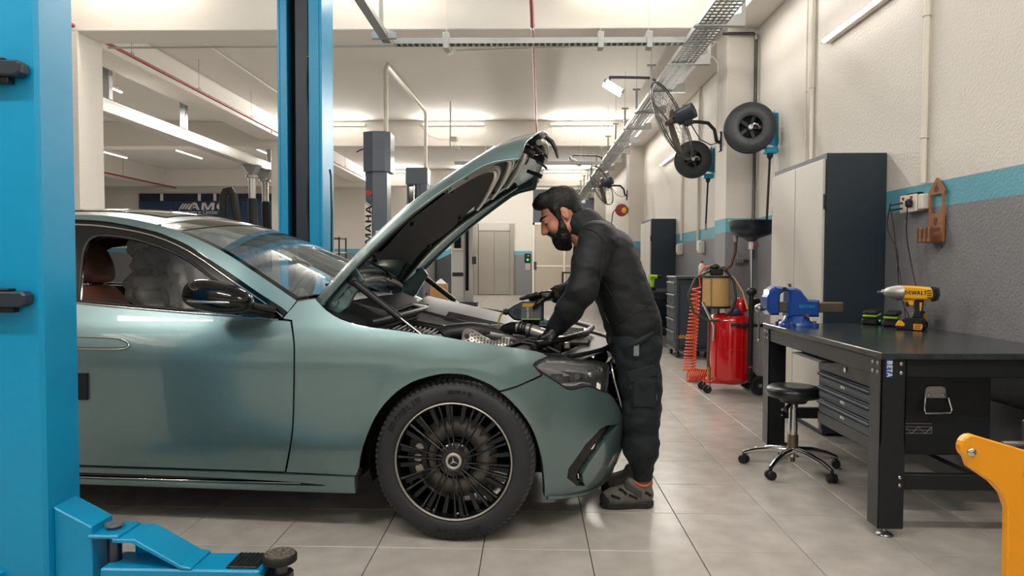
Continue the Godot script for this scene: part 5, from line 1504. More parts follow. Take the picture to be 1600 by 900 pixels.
func wall_gear() -> void:
	fan(Vector3(2.14, 2.60, -7.9), "large caged fan on the near wall column, above the far reel")
	fan(Vector3(2.14, 2.75, -15.45), "smaller-looking caged fan on the distant wall column")
	hose_reel(Vector3(2.165, 2.56, -6.95), "big black hose reel with blue bracket nearest the viewer", 0.62)
	hose_reel(Vector3(2.165, 2.61, -9.35), "black hose reel half hidden behind the near wall column", 0.55)
	flood(Vector3(1.08, 3.66, -9.2), true, "glowing flood lamp on a bent arm left of the big fan")
	flood(Vector3(0.95, 3.55, -15.0), false, "unlit grey flood lamp further down the tray")
	# red and yellow cord reel on the far column
	var r := thing("cord_reel", "red cord reel with a yellow centre on the distant column", "cord reel", Vector3(2.0, 2.40, -15.3))
	part(r, "housing", mb().ball(Vector3.ZERO, Vector3(0.14, 0.14, 0.09), 18), M.red_pipe)
	part(r, "centre", mb().ball(Vector3(0.04, -0.01, 0.05), Vector3(0.075, 0.075, 0.055), 16), M.tool_yellow)
	part(r, "mount", mb().bb(Vector3(0.08, -0.05, -0.06), Vector3(0.14, 0.05, 0.0), 0.01), M.black_plastic)
	part(r, "cord", mb().tube([Vector3(-0.13, 0.02, 0), Vector3(-0.19, -0.06, 0), Vector3(-0.22, -0.3, 0), Vector3(-0.22, -0.7, 0)], 0.012, 6), M.black_plastic)
	# pipes on the right wall
	for d in [[-6.15, 2.0, "white conduit on the wall left of the near tube light"], [-6.28, 2.0, "thin pale conduit close beside the wider wall conduit"], [-4.40, 1.72, "white conduit on the wall dropping to the socket box"], [-10.2, 1.45, "white conduit on the wall dropping to a far socket"], [-11.3, 1.6, "white conduit on the wall just before the far cabinet"]]:
		var p := thing("conduit", d[2], "conduit", Vector3(XW - 0.022, 0, d[0]))
		part(p, "pipe", mb().cyl(Vector3(0, d[1], 0), Vector3(0, 3.78, 0), 0.018 if d[0] != -6.28 else 0.008, -1, 12), M.white_paint)
		for y in [2.0, 2.75]:
			if y > d[1]: part(p, "clip", mb().torus(Vector3(0, y, 0), Vector3.UP, 0.021 if d[0] != -6.28 else 0.011, 0.005, 14, 5), M.white_plastic)
	var b := thing("air_pipe", "dark steel air pipe down the corner of the near wall column", "pipe", Vector3(2.425, 0, -7.615))
	part(b, "pipe", mb().tube([Vector3(-0.36, 3.70, 0), Vector3(-0.03, 3.70, 0), Vector3(0, 3.68, 0), Vector3(0, 1.28, 0), Vector3(-0.03, 1.25, 0), Vector3(-0.12, 1.25, 0)], 0.017, 10), M.dark_steel)
	for y in [3.66, 2.75, 1.62]:
		part(b, "joint", mb().cyl(Vector3(0, y - 0.025, 0), Vector3(0, y + 0.025, 0), 0.023, -1, 10), M.steel)
	part(b, "valve", mb().bb(Vector3(-0.18, 1.22, -0.02), Vector3(-0.10, 1.28, 0.03), 0.008).cyl(Vector3(-0.14, 1.25, 0.0), Vector3(-0.14, 1.33, 0.0), 0.01, -1, 8), M.steel)
	var w := thing("conduit", "white conduit bending down the near wall column's left edge", "conduit", Vector3(2.11, 0, -7.95))
	part(w, "pipe", mb().tube([Vector3(-0.3, 3.55, 0), Vector3(-0.06, 3.55, 0), Vector3(0, 3.48, 0), Vector3(0, 2.75, 0)], 0.014, 8), M.white_paint)
	# junction boxes
	for d in [[-9.95, "white switch box on the grey wall behind the drain pan"], [-11.35, "white switch box on the wall next to the far cabinet"]]:
		var s := thing("switch_box", d[1], "switch box", Vector3(XW, 1.46, d[0]), 0.0, "white boxes on the right wall")
		part(s, "box", mb().bb(Vector3(-0.07, -0.09, -0.09), Vector3(0, 0.09, 0.09), 0.01), M.white_plastic)
		part(s, "cover", mb().bb(Vector3(-0.085, -0.06, -0.07), Vector3(-0.07, 0.07, 0.07), 0.006), M.white_paint)

# ---------------------------------------------------------------- benches and cabinets
func cabinet(z: float, label: String) -> void:
	var o := thing("storage_cabinet", label, "cabinet", Vector3(2.26, 0, z), 0.0, "tall steel cabinets")
	part(o, "body", mb().bb(Vector3(-0.205, 0.02, -0.52), Vector3(0.205, 1.985, 0.52), 0.004), M.cabinet_dark)
	for s in [-1.0, 1.0]:
		var d := part(o, "door", mb().bb(Vector3(-0.225, 0.05, 0.005 if s > 0 else -0.505), Vector3(-0.205, 1.945, 0.505 if s > 0 else -0.005), 0.004), M.cabinet_door)
		for y in [0.3, 1.6]:
			part(d, "hinge", mb().bb(Vector3(-0.222, y, s * 0.503), Vector3(-0.200, y + 0.1, s * 0.522), 0.003), M.black_plastic)
	var h: Node3D = part(o, "lock_plate", mb().bb(Vector3(-0.232, 0.93, -0.1), Vector3(-0.224, 1.06, -0.045), 0.004), M.slate)
	part(h, "handle", mb().tube([Vector3(-0.235, 0.96, -0.072), Vector3(-0.255, 0.98, -0.072), Vector3(-0.255, 1.02, -0.072), Vector3(-0.235, 1.04, -0.072)], 0.007, 8), M.chrome)
	for q in [Vector2(-0.17, -0.47), Vector2(0.17, -0.47), Vector2(-0.17, 0.47), Vector2(0.17, 0.47)]:
		part(o, "foot", mb().cyl(Vector3(q.x, 0, q.y), Vector3(q.x, 0.022, q.y), 0.02, -1, 10), M.black_plastic)

func bench(z0: float, label: String, detail: bool) -> Node3D:
	# near end at z0, 1.62 long, against the wall
	var o := thing("workbench", label, "workbench", Vector3(1.54, 0, z0), 0.0, "black steel workbenches")
	part(o, "worktop", mb().bb(Vector3(-0.01, 0.795, -1.525), Vector3(0.90, 0.825, 0.012), 0.004), M.bench_top)
	part(o, "front_rail", mb().bb(Vector3(0.0, 0.715, -1.50), Vector3(0.04, 0.795, -0.02), 0.004), M.bench_black)
	part(o, "end_rail", mb().bb(Vector3(0.06, 0.715, -0.055), Vector3(0.88, 0.795, -0.01), 0.004), M.bench_black)
	part(o, "end_rail", mb().bb(Vector3(0.06, 0.715, -1.52), Vector3(0.88, 0.795, -1.48), 0.004), M.bench_black)
	for z in [0.0, -1.42]:
		for x in [0.0, 0.78]:
			var lx: float = x - (0.06 if x == 0.0 and z == 0.0 else 0.0) * 0.0
			var l := mb()
			l.bb(Vector3(lx - 0.005, 0.045, z - 0.10), Vector3(lx + 0.003, 0.795, z + 0.002), 0.002)
			l.bb(Vector3(lx - 0.005, 0.045, z - 0.006), Vector3(lx + 0.105, 0.795, z + 0.002), 0.002)
			l.bb(Vector3(lx + 0.097, 0.045, z - 0.10), Vector3(lx + 0.105, 0.795, z + 0.002), 0.002)
			var lg := part(o, "leg", l, M.bench_black)
			part(lg, "foot_screw", mb().cyl(Vector3(lx + 0.05, 0.012, z - 0.05), Vector3(lx + 0.05, 0.05, z - 0.05), 0.008, -1, 8), M.steel)
			part(lg, "levelling_foot", mb().lathe(Vector3(lx + 0.05, 0, z - 0.05), [Vector2(0.036, 0), Vector2(0.036, 0.006), Vector2(0.022, 0.014), Vector2(0.0, 0.016)], 20), M.steel)
			if detail and x == 0.0:
				for y in [0.735, 0.775]:
					for k in 2:
						part(lg, "bolt", mb().ball(Vector3(lx - 0.006, y, z - 0.03 - 0.045 * k), Vector3(0.004, 0.009, 0.009), 10), M.chrome)
						if z == 0.0: part(lg, "bolt", mb().ball(Vector3(lx + 0.03 + 0.05 * k, y, z + 0.004), Vector3(0.009, 0.009, 0.004), 10), M.chrome)
				for y in [0.24, 0.275]:
					part(lg, "bolt", mb().ball(Vector3(lx + 0.085, y, z + 0.004), Vector3(0.008, 0.008, 0.004), 10), M.chrome)
	for z in [0.0, -1.42]:
		part(o, "lower_rail", mb().bb(Vector3(0.10, 0.215, z - 0.05), Vector3(0.79, 0.285, z - 0.01), 0.004), M.bench_black)
	part(o, "back_stretcher", mb().bb(Vector3(0.40, 0.215, -1.4), Vector3(0.44, 0.285, -0.05), 0.004), M.bench_black)
	part(o, "rear_panel", mb().bb(Vector3(0.885, 0.215, -1.50), Vector3(0.895, 0.5, -0.02), 0.003), M.bench_black)
	if detail:
		part(o, "maker_badge", mb().bb(Vector3(0.012, 0.715, 0.003), Vector3(0.042, 0.795, 0.008), 0.002), M.vise_blue)
		part(o, "badge_lettering", mb().text("BETA", 0.022, 0.002, Transform3D(Basis(Vector3(0, 0, 1), -PI / 2), Vector3(0.027, 0.755, 0.009))), M.label_white)
		part(o, "sliding_tray", mb().bb(Vector3(-0.035, 0.700, -0.95), Vector3(0.3, 0.708, -0.55), 0.002), M.black_plastic)
	return o

func drawers() -> void:
	var o := thing("drawer_unit", "black three-drawer tool chest hung under the near workbench", "drawer unit", Vector3(1.60, 0.335, -3.86))
	part(o, "carcass", mb().bb(Vector3(0.012, 0.0, 0.0), Vector3(0.51, 0.375, 0.66), 0.005), M.bench_black)
	part(o, "top_panel", mb().bb(Vector3(0.0, 0.295, 0.0), Vector3(0.014, 0.375, 0.66), 0.003), M.bench_black)
	part(o, "lower_panel", mb().bb(Vector3(0.0, 0.0, 0.0), Vector3(0.014, 0.062, 0.66), 0.003), M.bench_black)
	part(o, "lock", mb().cyl(Vector3(0.0, 0.34, 0.33), Vector3(-0.006, 0.34, 0.33), 0.013, -1, 14), M.chrome)
	for k in 3:
		var y := 0.066 + 0.077 * k
		var p := mb()
		p.xf = Transform3D(Basis(Vector3(0, 0, 1), Vector3(0, 1, 0), Vector3(-1, 0, 0)), Vector3(0, 0, 0))
		var d := part(o, "drawer", mb().bb(Vector3(-0.006, y, 0.03), Vector3(0.014, y + 0.071, 0.63), 0.003), M.slate)
		var q := []
		for i in 2: q.append(Vector3(-0.014, y + 0.058, 0.04 + 0.58 * i))
		part(d, "grip_lip", mb().tube(q, 0.010, 8), M.dark_slate)
		part(d, "grip_face", mb().bar(Vector3(-0.009, y + 0.03, 0.045), Vector3(-0.009, y + 0.03, 0.615), 0.008, 0.03, 0.003, Vector3(0.2, 1, 0)), M.slate)
		part(d, "drawer_badge", mb().text("BETA", 0.014, 0.001, Transform3D(Basis(Vector3(0, 0, 1), Vector3(0, 1, 0), Vector3(-1, 0, 0)), Vector3(-0.0145, y + 0.03, 0.33))), M.label_white)
	# chrome carrying handle on the end facing the viewer
	var b := part(o, "handle_plate", mb().prism([Vector2(0.205, 0.265), Vector2(0.305, 0.265), Vector2(0.30, 0.31), Vector2(0.285, 0.32), Vector2(0.225, 0.32), Vector2(0.21, 0.31)], 0.66, 0.668, 0.002), M.aluminium)
	part(b, "handle_loop", mb().tube([Vector3(0.205, 0.268, 0.672), Vector3(0.195, 0.215, 0.685), Vector3(0.20, 0.20, 0.687), Vector3(0.31, 0.20, 0.687), Vector3(0.318, 0.215, 0.685), Vector3(0.308, 0.268, 0.672)], 0.006, 8), M.chrome)
	for x in [0.225, 0.29]:
		part(b, "rivet", mb().ball(Vector3(x, 0.28, 0.669), Vector3(0.008, 0.008, 0.004), 10), M.chrome)
	var pr := part(o, "printed_sticker", mb().bb(Vector3(0.125, 0.10, 0.66), Vector3(0.245, 0.145, 0.6605)), M.bench_black)
	for k in 4:
		part(pr, "print_line", mb().bar(Vector3(0.125, 0.10 + k * 0.015, 0.661), Vector3(0.245, 0.10 + k * 0.015, 0.661), 0.0015, 0.0005), M.label_white)
	for k in 5:
		part(pr, "print_line", mb().bar(Vector3(0.125 + k * 0.03, 0.10 if k % 2 else 0.13, 0.661), Vector3(0.125 + minf((k + 1) * 0.03, 0.12), 0.13 if k % 2 else 0.10, 0.661), 0.0015, 0.0005), M.label_white)

func vise() -> void:
	var o := thing("bench_vise", "blue cast bench vise bolted to the far corner of the workbench", "vise", Vector3(1.665, 0.825, -4.36))
	part(o, "base", mb().lathe(Vector3.ZERO, [Vector2(0.105, 0.0), Vector2(0.105, 0.02), Vector2(0.08, 0.035), Vector2(0.07, 0.065), Vector2(0.0, 0.066)], 32), M.vise_blue)
	for a in [0.6, 2.2, 3.9, 5.4]:
		part(o, "base_lug", mb().cyl(Vector3(cos(a) * 0.105, 0, sin(a) * 0.105), Vector3(cos(a) * 0.105, 0.022, sin(a) * 0.105), 0.028, -1, 14), M.vise_blue)
		part(o, "lug_bolt", mb().cyl(Vector3(cos(a) * 0.105, 0.022, sin(a) * 0.105), Vector3(cos(a) * 0.105, 0.036, sin(a) * 0.105), 0.012, -1, 6), M.steel)
	part(o, "fixed_jaw", mb().prism([Vector2(-0.07, 0.06), Vector2(0.12, 0.06), Vector2(0.12, 0.165), Vector2(0.05, 0.168), Vector2(0.03, 0.19), Vector2(0.005, 0.225), Vector2(-0.03, 0.24), Vector2(-0.085, 0.24), Vector2(-0.085, 0.22), Vector2(-0.065, 0.21)], -0.06, 0.06, 0.012), M.vise_blue)
	part(o, "cast_lettering", mb().text("RECORD", 0.018, 0.003, Transform3D(Basis.IDENTITY, Vector3(0.04, 0.125, 0.061))), M.bracket_blue)
	part(o, "moving_jaw", mb().prism([Vector2(-0.18, 0.07), Vector2(-0.125, 0.07), Vector2(-0.12, 0.20), Vector2(-0.10, 0.215), Vector2(-0.10, 0.245), Vector2(-0.15, 0.25), Vector2(-0.185, 0.225), Vector2(-0.20, 0.18), Vector2(-0.20, 0.1)], -0.06, 0.06, 0.012), M.vise_blue)
	part(o, "jaw_insert", mb().bb(Vector3(-0.10, 0.215, -0.055), Vector3(-0.092, 0.245, 0.055), 0.002).bb(Vector3(-0.09, 0.215, -0.055), Vector3(-0.084, 0.245, 0.055), 0.002), M.dark_steel)
	part(o, "slide_bar", mb().bb(Vector3(-0.15, 0.085, -0.028), Vector3(0.28, 0.15, 0.028), 0.006), M.worn_steel)
	part(o, "screw", mb().cyl(Vector3(-0.235, 0.11, 0), Vector3(-0.06, 0.11, 0), 0.017, -1, 14), M.steel)
	part(o, "screw_head", mb().ball(Vector3(-0.235, 0.11, 0), Vector3(0.026, 0.026, 0.03), 14), M.steel)
	part(o, "tommy_bar", mb().cyl(Vector3(-0.236, 0.125, 0.02), Vector3(-0.240, -0.09, 0.02), 0.007, -1, 10).ball(Vector3(-0.240, -0.09, 0.02), Vector3(0.011, 0.011, 0.011), 10).ball(Vector3(-0.236, 0.13, 0.02), Vector3(0.011, 0.011, 0.011), 10), M.chrome)
	part(o, "swivel_lock", mb().cyl(Vector3(0.03, 0.07, 0.06), Vector3(0.03, 0.07, 0.10), 0.009, -1, 10), M.brass)

func impact_wrench() -> void:
	var o := thing("impact_wrench", "yellow and black cordless impact wrench standing on the workbench by the wall", "power tool", Vector3(2.25, 0.825, -4.13), -0.75)
	# local x points along the tool's nose... nose towards -x before turning
	var y0 := 0.215
	part(o, "motor_body", mb().prism([Vector2(-0.04, y0 - 0.035), Vector2(0.095, y0 - 0.035), Vector2(0.115, y0 - 0.02), Vector2(0.12, y0 + 0.02), Vector2(0.11, y0 + 0.038), Vector2(0.0, y0 + 0.045), Vector2(-0.04, y0 + 0.045)], -0.036, 0.036, 0.01), M.tool_yellow)
	part(o, "rear_cap", mb().prism([Vector2(0.105, y0 - 0.045), Vector2(0.128, y0 - 0.035), Vector2(0.138, y0), Vector2(0.13, y0 + 0.035), Vector2(0.10, y0 + 0.043), Vector2(0.113, y0)], -0.037, 0.037, 0.008), M.black_plastic)
	var g := mb()
	g.xf = Transform3D(Basis(Vector3(0, 0, 1), PI / 2), Vector3(0, y0 + 0.004, 0))
	g.lathe(Vector3.ZERO, [Vector2(0.0, 0.15), Vector2(0.018, 0.15), Vector2(0.026, 0.14), Vector2(0.036, 0.115), Vector2(0.043, 0.08), Vector2(0.044, 0.035), Vector2(0.04, 0.03)], 26)
	part(o, "gear_case", g, M.aluminium)
	part(o, "anvil", mb().cyl(Vector3(-0.15, y0 + 0.004, 0), Vector3(-0.165, y0 + 0.004, 0), 0.016, -1, 14).bar(Vector3(-0.16, y0 + 0.004, 0), Vector3(-0.19, y0 + 0.004, 0), 0.013, 0.013, 0.002), M.steel)
	part(o, "grip", mb().prism([Vector2(0.005, y0 - 0.035), Vector2(0.06, y0 - 0.035), Vector2(0.055, y0 - 0.08), Vector2(0.06, 0.07), Vector2(0.0, 0.07), Vector2(0.012, y0 - 0.09)], -0.019, 0.019, 0.008), M.black_plastic)
	part(o, "grip_accent", mb().prism([Vector2(0.044, y0 - 0.05), Vector2(0.056, y0 - 0.05), Vector2(0.052, y0 - 0.1), Vector2(0.046, y0 - 0.1)], -0.0205, 0.0205), M.tool_yellow)
	part(o, "trigger_guard", mb().prism([Vector2(-0.045, y0 - 0.035), Vector2(0.02, y0 - 0.035), Vector2(0.012, y0 - 0.07), Vector2(-0.01, y0 - 0.072), Vector2(-0.02, y0 - 0.05), Vector2(-0.045, y0 - 0.048)], -0.02, 0.02, 0.005), M.tool_yellow)
	part(o, "trigger", mb().bb(Vector3(-0.032, y0 - 0.078, -0.012), Vector3(-0.012, y0 - 0.05, 0.012), 0.004), M.black_plastic)
	var bt := part(o, "battery", mb().prism([Vector2(-0.075, 0.0), Vector2(0.06, 0.0), Vector2(0.07, 0.02), Vector2(0.065, 0.06), Vector2(0.055, 0.075), Vector2(-0.03, 0.072), Vector2(-0.06, 0.06), Vector2(-0.08, 0.03)], -0.036, 0.036, 0.006), M.black_plastic)
	part(bt, "battery_accent", mb().prism([Vector2(-0.078, 0.022), Vector2(-0.03, 0.022), Vector2(-0.025, 0.036), Vector2(-0.045, 0.056), Vector2(-0.062, 0.055)], -0.0375, 0.0375, 0.002).prism([Vector2(0.018, 0.005), Vector2(0.06, 0.005), Vector2(0.066, 0.022), Vector2(0.064, 0.04), Vector2(0.018, 0.04)], -0.0375, 0.0375, 0.002), M.tool_yellow)
	for y in [0.012, 0.022, 0.032]:
		part(bt, "battery_slot", mb().bb(Vector3(0.024, y, 0.037), Vector3(0.058, y + 0.004, 0.0385)), M.black_matt)
	part(o, "name_print", mb().text("DEWALT", 0.022, 0.0012, Transform3D(Basis.IDENTITY, Vector3(0.025, y0 + 0.006, 0.0365))), M.black_matt)
	for k in 4:
		part(o, "vent", mb().bb(Vector3(0.085, y0 - 0.022 + 0.013 * k, 0.0355), Vector3(0.108, y0 - 0.017 + 0.013 * k, 0.0375)), M.black_matt)

func chargers() -> void:
	for k in 2:
		var z: float = [-4.50, -4.36][k]
		var o := thing("battery_charger", ["black and lime battery on a charger, next to the cabinet", "black and lime battery on a charger, left of the yellow tool"][k], "charger", Vector3(2.20 + 0.06 * k, 0.825, z), 0.9, "battery chargers on the bench")
		part(o, "charger_base", mb().bb(Vector3(-0.075, 0, -0.05), Vector3(0.075, 0.045, 0.05), 0.012), M.black_plastic)
		var t := Transform3D(Basis(Vector3(0, 0, 1), 0.06), Vector3(0, 0.05, 0))
		var m := mb(); m.xf = t
		m.box(Vector3(0, 0.012, 0), Vector3(0.15, 0.014, 0.082), 0.005)
		part(o, "lime_band", m, M.lime)
		m = mb(); m.xf = t
		m.box(Vector3(0, 0.032, 0), Vector3(0.145, 0.026, 0.078), 0.009)
		part(o, "battery", m, M.black_plastic)
		part(o, "status_light", mb().ball(Vector3(-0.03, 0.03, 0.051), Vector3(0.006, 0.004, 0.003), 8), M.green_led)
	var b := thing("battery_charger", "yellow and black battery sitting on a black charger behind the tool's handle", "charger", Vector3(2.37, 0.825, -4.27), 1.1, "battery chargers on the bench")
	part(b, "charger_base", mb().bb(Vector3(-0.07, 0, -0.045), Vector3(0.06, 0.05, 0.045), 0.012), M.black_plastic)
	part(b, "battery", mb().bb(Vector3(-0.05, 0.05, -0.038), Vector3(0.06, 0.10, 0.038), 0.012), M.tool_yellow)
	part(b, "battery_top", mb().bb(Vector3(-0.055, 0.085, -0.03), Vector3(0.055, 0.108, 0.03), 0.01), M.black_plastic)
	part(b, "status_light", mb().ball(Vector3(-0.071, 0.03, 0.02), Vector3(0.004, 0.006, 0.006), 8), M.red_led)

func socket_and_wires() -> void:
	var o := thing("socket_box", "white double wall socket with black plugs below the blue stripe", "socket", Vector3(XW, 1.60, -4.50))
	part(o, "back_box", mb().bb(Vector3(-0.05, -0.05, -0.09), Vector3(0, 0.05, 0.09), 0.006), M.white_plastic)
	part(o, "face_plate", mb().bb(Vector3(-0.062, -0.055, -0.095), Vector3(-0.05, 0.055, 0.095), 0.004), M.white_paint)
	part(o, "end_box", mb().bb(Vector3(-0.05, -0.045, 0.096), Vector3(0, 0.05, 0.145), 0.006), M.white_plastic)
	for z in [-0.05, 0.045]:
		part(o, "switch", mb().bb(Vector3(-0.068, 0.025, z - 0.01), Vector3(-0.06, 0.045, z + 0.01), 0.002), M.label_red)
	part(o, "plug", mb().bb(Vector3(-0.10, -0.03, 0.025), Vector3(-0.062, 0.025, 0.075), 0.014), M.black_plastic, "round black plug")
	for y in [0.0, -0.035]:
		part(o, "thin_plug", mb().bar(Vector3(-0.062, y + 0.01, -0.06), Vector3(-0.13, y - 0.003, -0.075), 0.018, 0.012, 0.003), M.black_plastic)
	part(o, "top_adapter", mb().bb(Vector3(-0.05, 0.055, -0.04), Vector3(-0.01, 0.066, 0.09), 0.003), M.black_plastic)
	var ends := [[Vector3(2.34, 1.61, -4.575), Vector3(2.335, 1.45, -4.60), Vector3(2.36, 1.30, -4.52), Vector3(2.36, 1.12, -4.50), Vector3(2.37, 0.98, -4.45), Vector3(2.36, 0.86, -4.40)], [Vector3(2.34, 1.575, -4.575), Vector3(2.36, 1.42, -4.56), Vector3(2.365, 1.25, -4.53), Vector3(2.37, 1.10, -4.48), Vector3(2.36, 1.0, -4.46), Vector3(2.37, 0.87, -4.37)], [Vector3(2.38, 1.57, -4.45), Vector3(2.385, 1.4, -4.46), Vector3(2.40, 1.2, -4.42), Vector3(2.40, 1.05, -4.36), Vector3(2.38, 0.93, -4.33)]]
	var nm := ["left thin black charger lead hanging from the white socket", "second thin black charger lead hanging from the white socket", "right black lead from the round plug down to the tool"]
	for k in 3:
		var pts := []
		for i in ends[k].size() - 1:
			var e: Array = ends[k]
			for j in 4: pts.append(e[i].cubic_interpolate(e[i + 1], e[maxi(i - 1, 0)], e[mini(i + 2, e.size() - 1)], j / 4.0))
		pts.append(ends[k][-1])
		single("charger_lead", mb().tube(pts, 0.0038, 6), M.black_plastic, nm[k], "cable", "leads from the wall socket")
	var lp := []
	for i in 60:
		var a := i * 0.62
		lp.append(Vector3(2.36 + 0.012 * sin(a * 0.5), 1.03 + 0.045 * sin(a), -4.46 + 0.04 * cos(a) + 0.03 * sin(a)))
	single("cable_bundle", mb().tube(lp, 0.0035, 5), M.black_plastic, "small coiled bundle of black cable above the yellow tool", "cable")

func wooden_holder() -> void:
	# faces the room: built in (z, y), thickness along x
	var o := thing("wooden_holder", "laser-cut wooden phone holder shaped like a house on the wall", "wall holder", Vector3(XW - 0.012, 1.35, -4.255))
	var B := Basis(Vector3(0, 0, 1), Vector3(0, 1, 0), Vector3(-1, 0, 0))
	var put := func(called: String, poly: Array, d0: float, d1: float, m: Material) -> void:
		var q := mb()
		q.xf = Transform3D(B, Vector3.ZERO)
		q.prism(poly, d0, d1)
		part(o, called, q, m)
	put.call("gable", [Vector2(-0.075, 0.285), Vector2(0.075, 0.285), Vector2(0.085, 0.30), Vector2(0.012, 0.375), Vector2(0.0, 0.385), Vector2(-0.012, 0.375), Vector2(-0.085, 0.30)], 0.0, 0.012, M.wood)
	put.call("gable_window", [Vector2(-0.022, 0.30), Vector2(0.022, 0.30), Vector2(0.022, 0.325), Vector2(0.0, 0.345), Vector2(-0.022, 0.325)], 0.012, 0.0125, M.dark_wood)
	put.call("side_strip", [Vector2(-0.075, 0.17), Vector2(-0.058, 0.17), Vector2(-0.058, 0.285), Vector2(-0.075, 0.285)], 0.0, 0.012, M.wood)
	put.call("side_strip", [Vector2(0.058, 0.17), Vector2(0.075, 0.17), Vector2(0.075, 0.285), Vector2(0.058, 0.285)], 0.0, 0.012, M.wood)
	put.call("middle_board", [Vector2(-0.075, 0.0), Vector2(0.075, 0.0), Vector2(0.075, 0.17), Vector2(-0.075, 0.17)], 0.0, 0.012, M.wood)
	put.call("fruit_cutout", [Vector2(-0.02, 0.12), Vector2(-0.012, 0.10), Vector2(0.012, 0.10), Vector2(0.02, 0.12), Vector2(0.022, 0.138), Vector2(0.008, 0.146), Vector2(-0.01, 0.146), Vector2(-0.022, 0.138)], 0.012, 0.0125, M.dark_wood)
	put.call("shelf_front", [Vector2(-0.075, 0.0), Vector2(0.075, 0.0), Vector2(0.075, 0.018), Vector2(-0.075, 0.018)], 0.07, 0.08, M.wood)
	for k in 7:
		var x := -0.07 + 0.0225 * k
		put.call("fence_picket", [Vector2(x, 0.0), Vector2(x + 0.012, 0.0), Vector2(x + 0.012, 0.075), Vector2(x + 0.006, 0.085), Vector2(x, 0.075)], 0.07, 0.082, M.wood if k % 2 else M.dark_wood)
	var sd := mb()
	for k in 5:
		sd.bb(Vector3(-0.075 + 0.0145 * k, 0.0, -0.076), Vector3(-0.066 + 0.0145 * k, 0.082, -0.068))
	sd.bb(Vector3(-0.08, 0.02, -0.074), Vector3(0, 0.03, -0.07)).bb(Vector3(-0.08, 0.055, -0.074), Vector3(0, 0.065, -0.07))
	part(o, "side_fence", sd, M.dark_wood)
	part(o, "shelf_floor", mb().bb(Vector3(-0.08, -0.006, -0.076), Vector3(0, 0.0, 0.076)), M.dark_wood)
	var tx := mb()
	tx.xf = Transform3D(B, Vector3.ZERO)
	tx.text("home", 0.03, 0.002, Transform3D(Basis.IDENTITY, Vector3(0, 0.075, 0.013)), false)
	part(o, "script_lettering", tx, M.dark_wood)
	part(o, "nail", mb().ball(Vector3(-0.014, 0.355, 0), Vector3(0.004, 0.005, 0.005), 8), M.chrome)

func stool() -> void:
	var o := thing("rolling_stool", "black padded stool on a chrome five-star base with castors", "stool", Vector3(1.55, 0, -4.08))
	part(o, "seat", mb().lathe(Vector3(0, 0.43, 0), [Vector2(0, 0), Vector2(0.12, 0.0), Vector2(0.145, 0.006), Vector2(0.156, 0.025), Vector2(0.153, 0.05), Vector2(0.135, 0.065), Vector2(0.06, 0.066), Vector2(0, 0.062)], 40), M.seat_vinyl)
	part(o, "seat_plate", mb().cyl(Vector3(0, 0.40, 0), Vector3(0, 0.432, 0), 0.07, 0.09, 20), M.black_plastic)
	part(o, "lever", mb().tube([Vector3(-0.02, 0.405, 0.03), Vector3(-0.06, 0.38, 0.06), Vector3(-0.07, 0.36, 0.065)], [0.008, 0.012, 0.02], 8), M.black_plastic)
	part(o, "gas_column", mb().cyl(Vector3(0, 0.2, 0), Vector3(0, 0.41, 0), 0.025, -1, 20), M.chrome)
	part(o, "column_sleeve", mb().cyl(Vector3(0, 0.10, 0), Vector3(0, 0.21, 0), 0.03, -1, 20).cyl(Vector3(0, 0.05, 0), Vector3(0, 0.10, 0), 0.015, -1, 12), M.worn_steel)
	part(o, "hub", mb().cyl(Vector3(0, 0.085, 0), Vector3(0, 0.135, 0), 0.045, 0.035, 20), M.chrome)
	for k in 5:
		var a := TAU * k / 5.0 + 1.10
		var d := Vector3(cos(a), 0, sin(a))
		part(o, "base_arm", mb().tube([d * 0.03 + Vector3(0, 0.115, 0), d * 0.12 + Vector3(0, 0.112, 0), d * 0.21 + Vector3(0, 0.092, 0), d * 0.275 + Vector3(0, 0.066, 0)], [0.024, 0.020, 0.016, 0.013], 10), M.chrome)
		var side := Vector3(-sin(a + 0.5), 0, cos(a + 0.5))
		var c := part(o, "castor", mb().cyl(d * 0.275 + Vector3(0, 0.045, 0), d * 0.275 + Vector3(0, 0.07, 0), 0.010, -1, 8), M.black_plastic)
		for s in [-1.0, 1.0]:
			part(c, "castor_wheel", mb().cyl(d * 0.275 + side * 0.006 * s + Vector3(0, 0.026, 0), d * 0.275 + side * 0.024 * s + Vector3(0, 0.026, 0), 0.026, 0.024, 18), M.rubber)

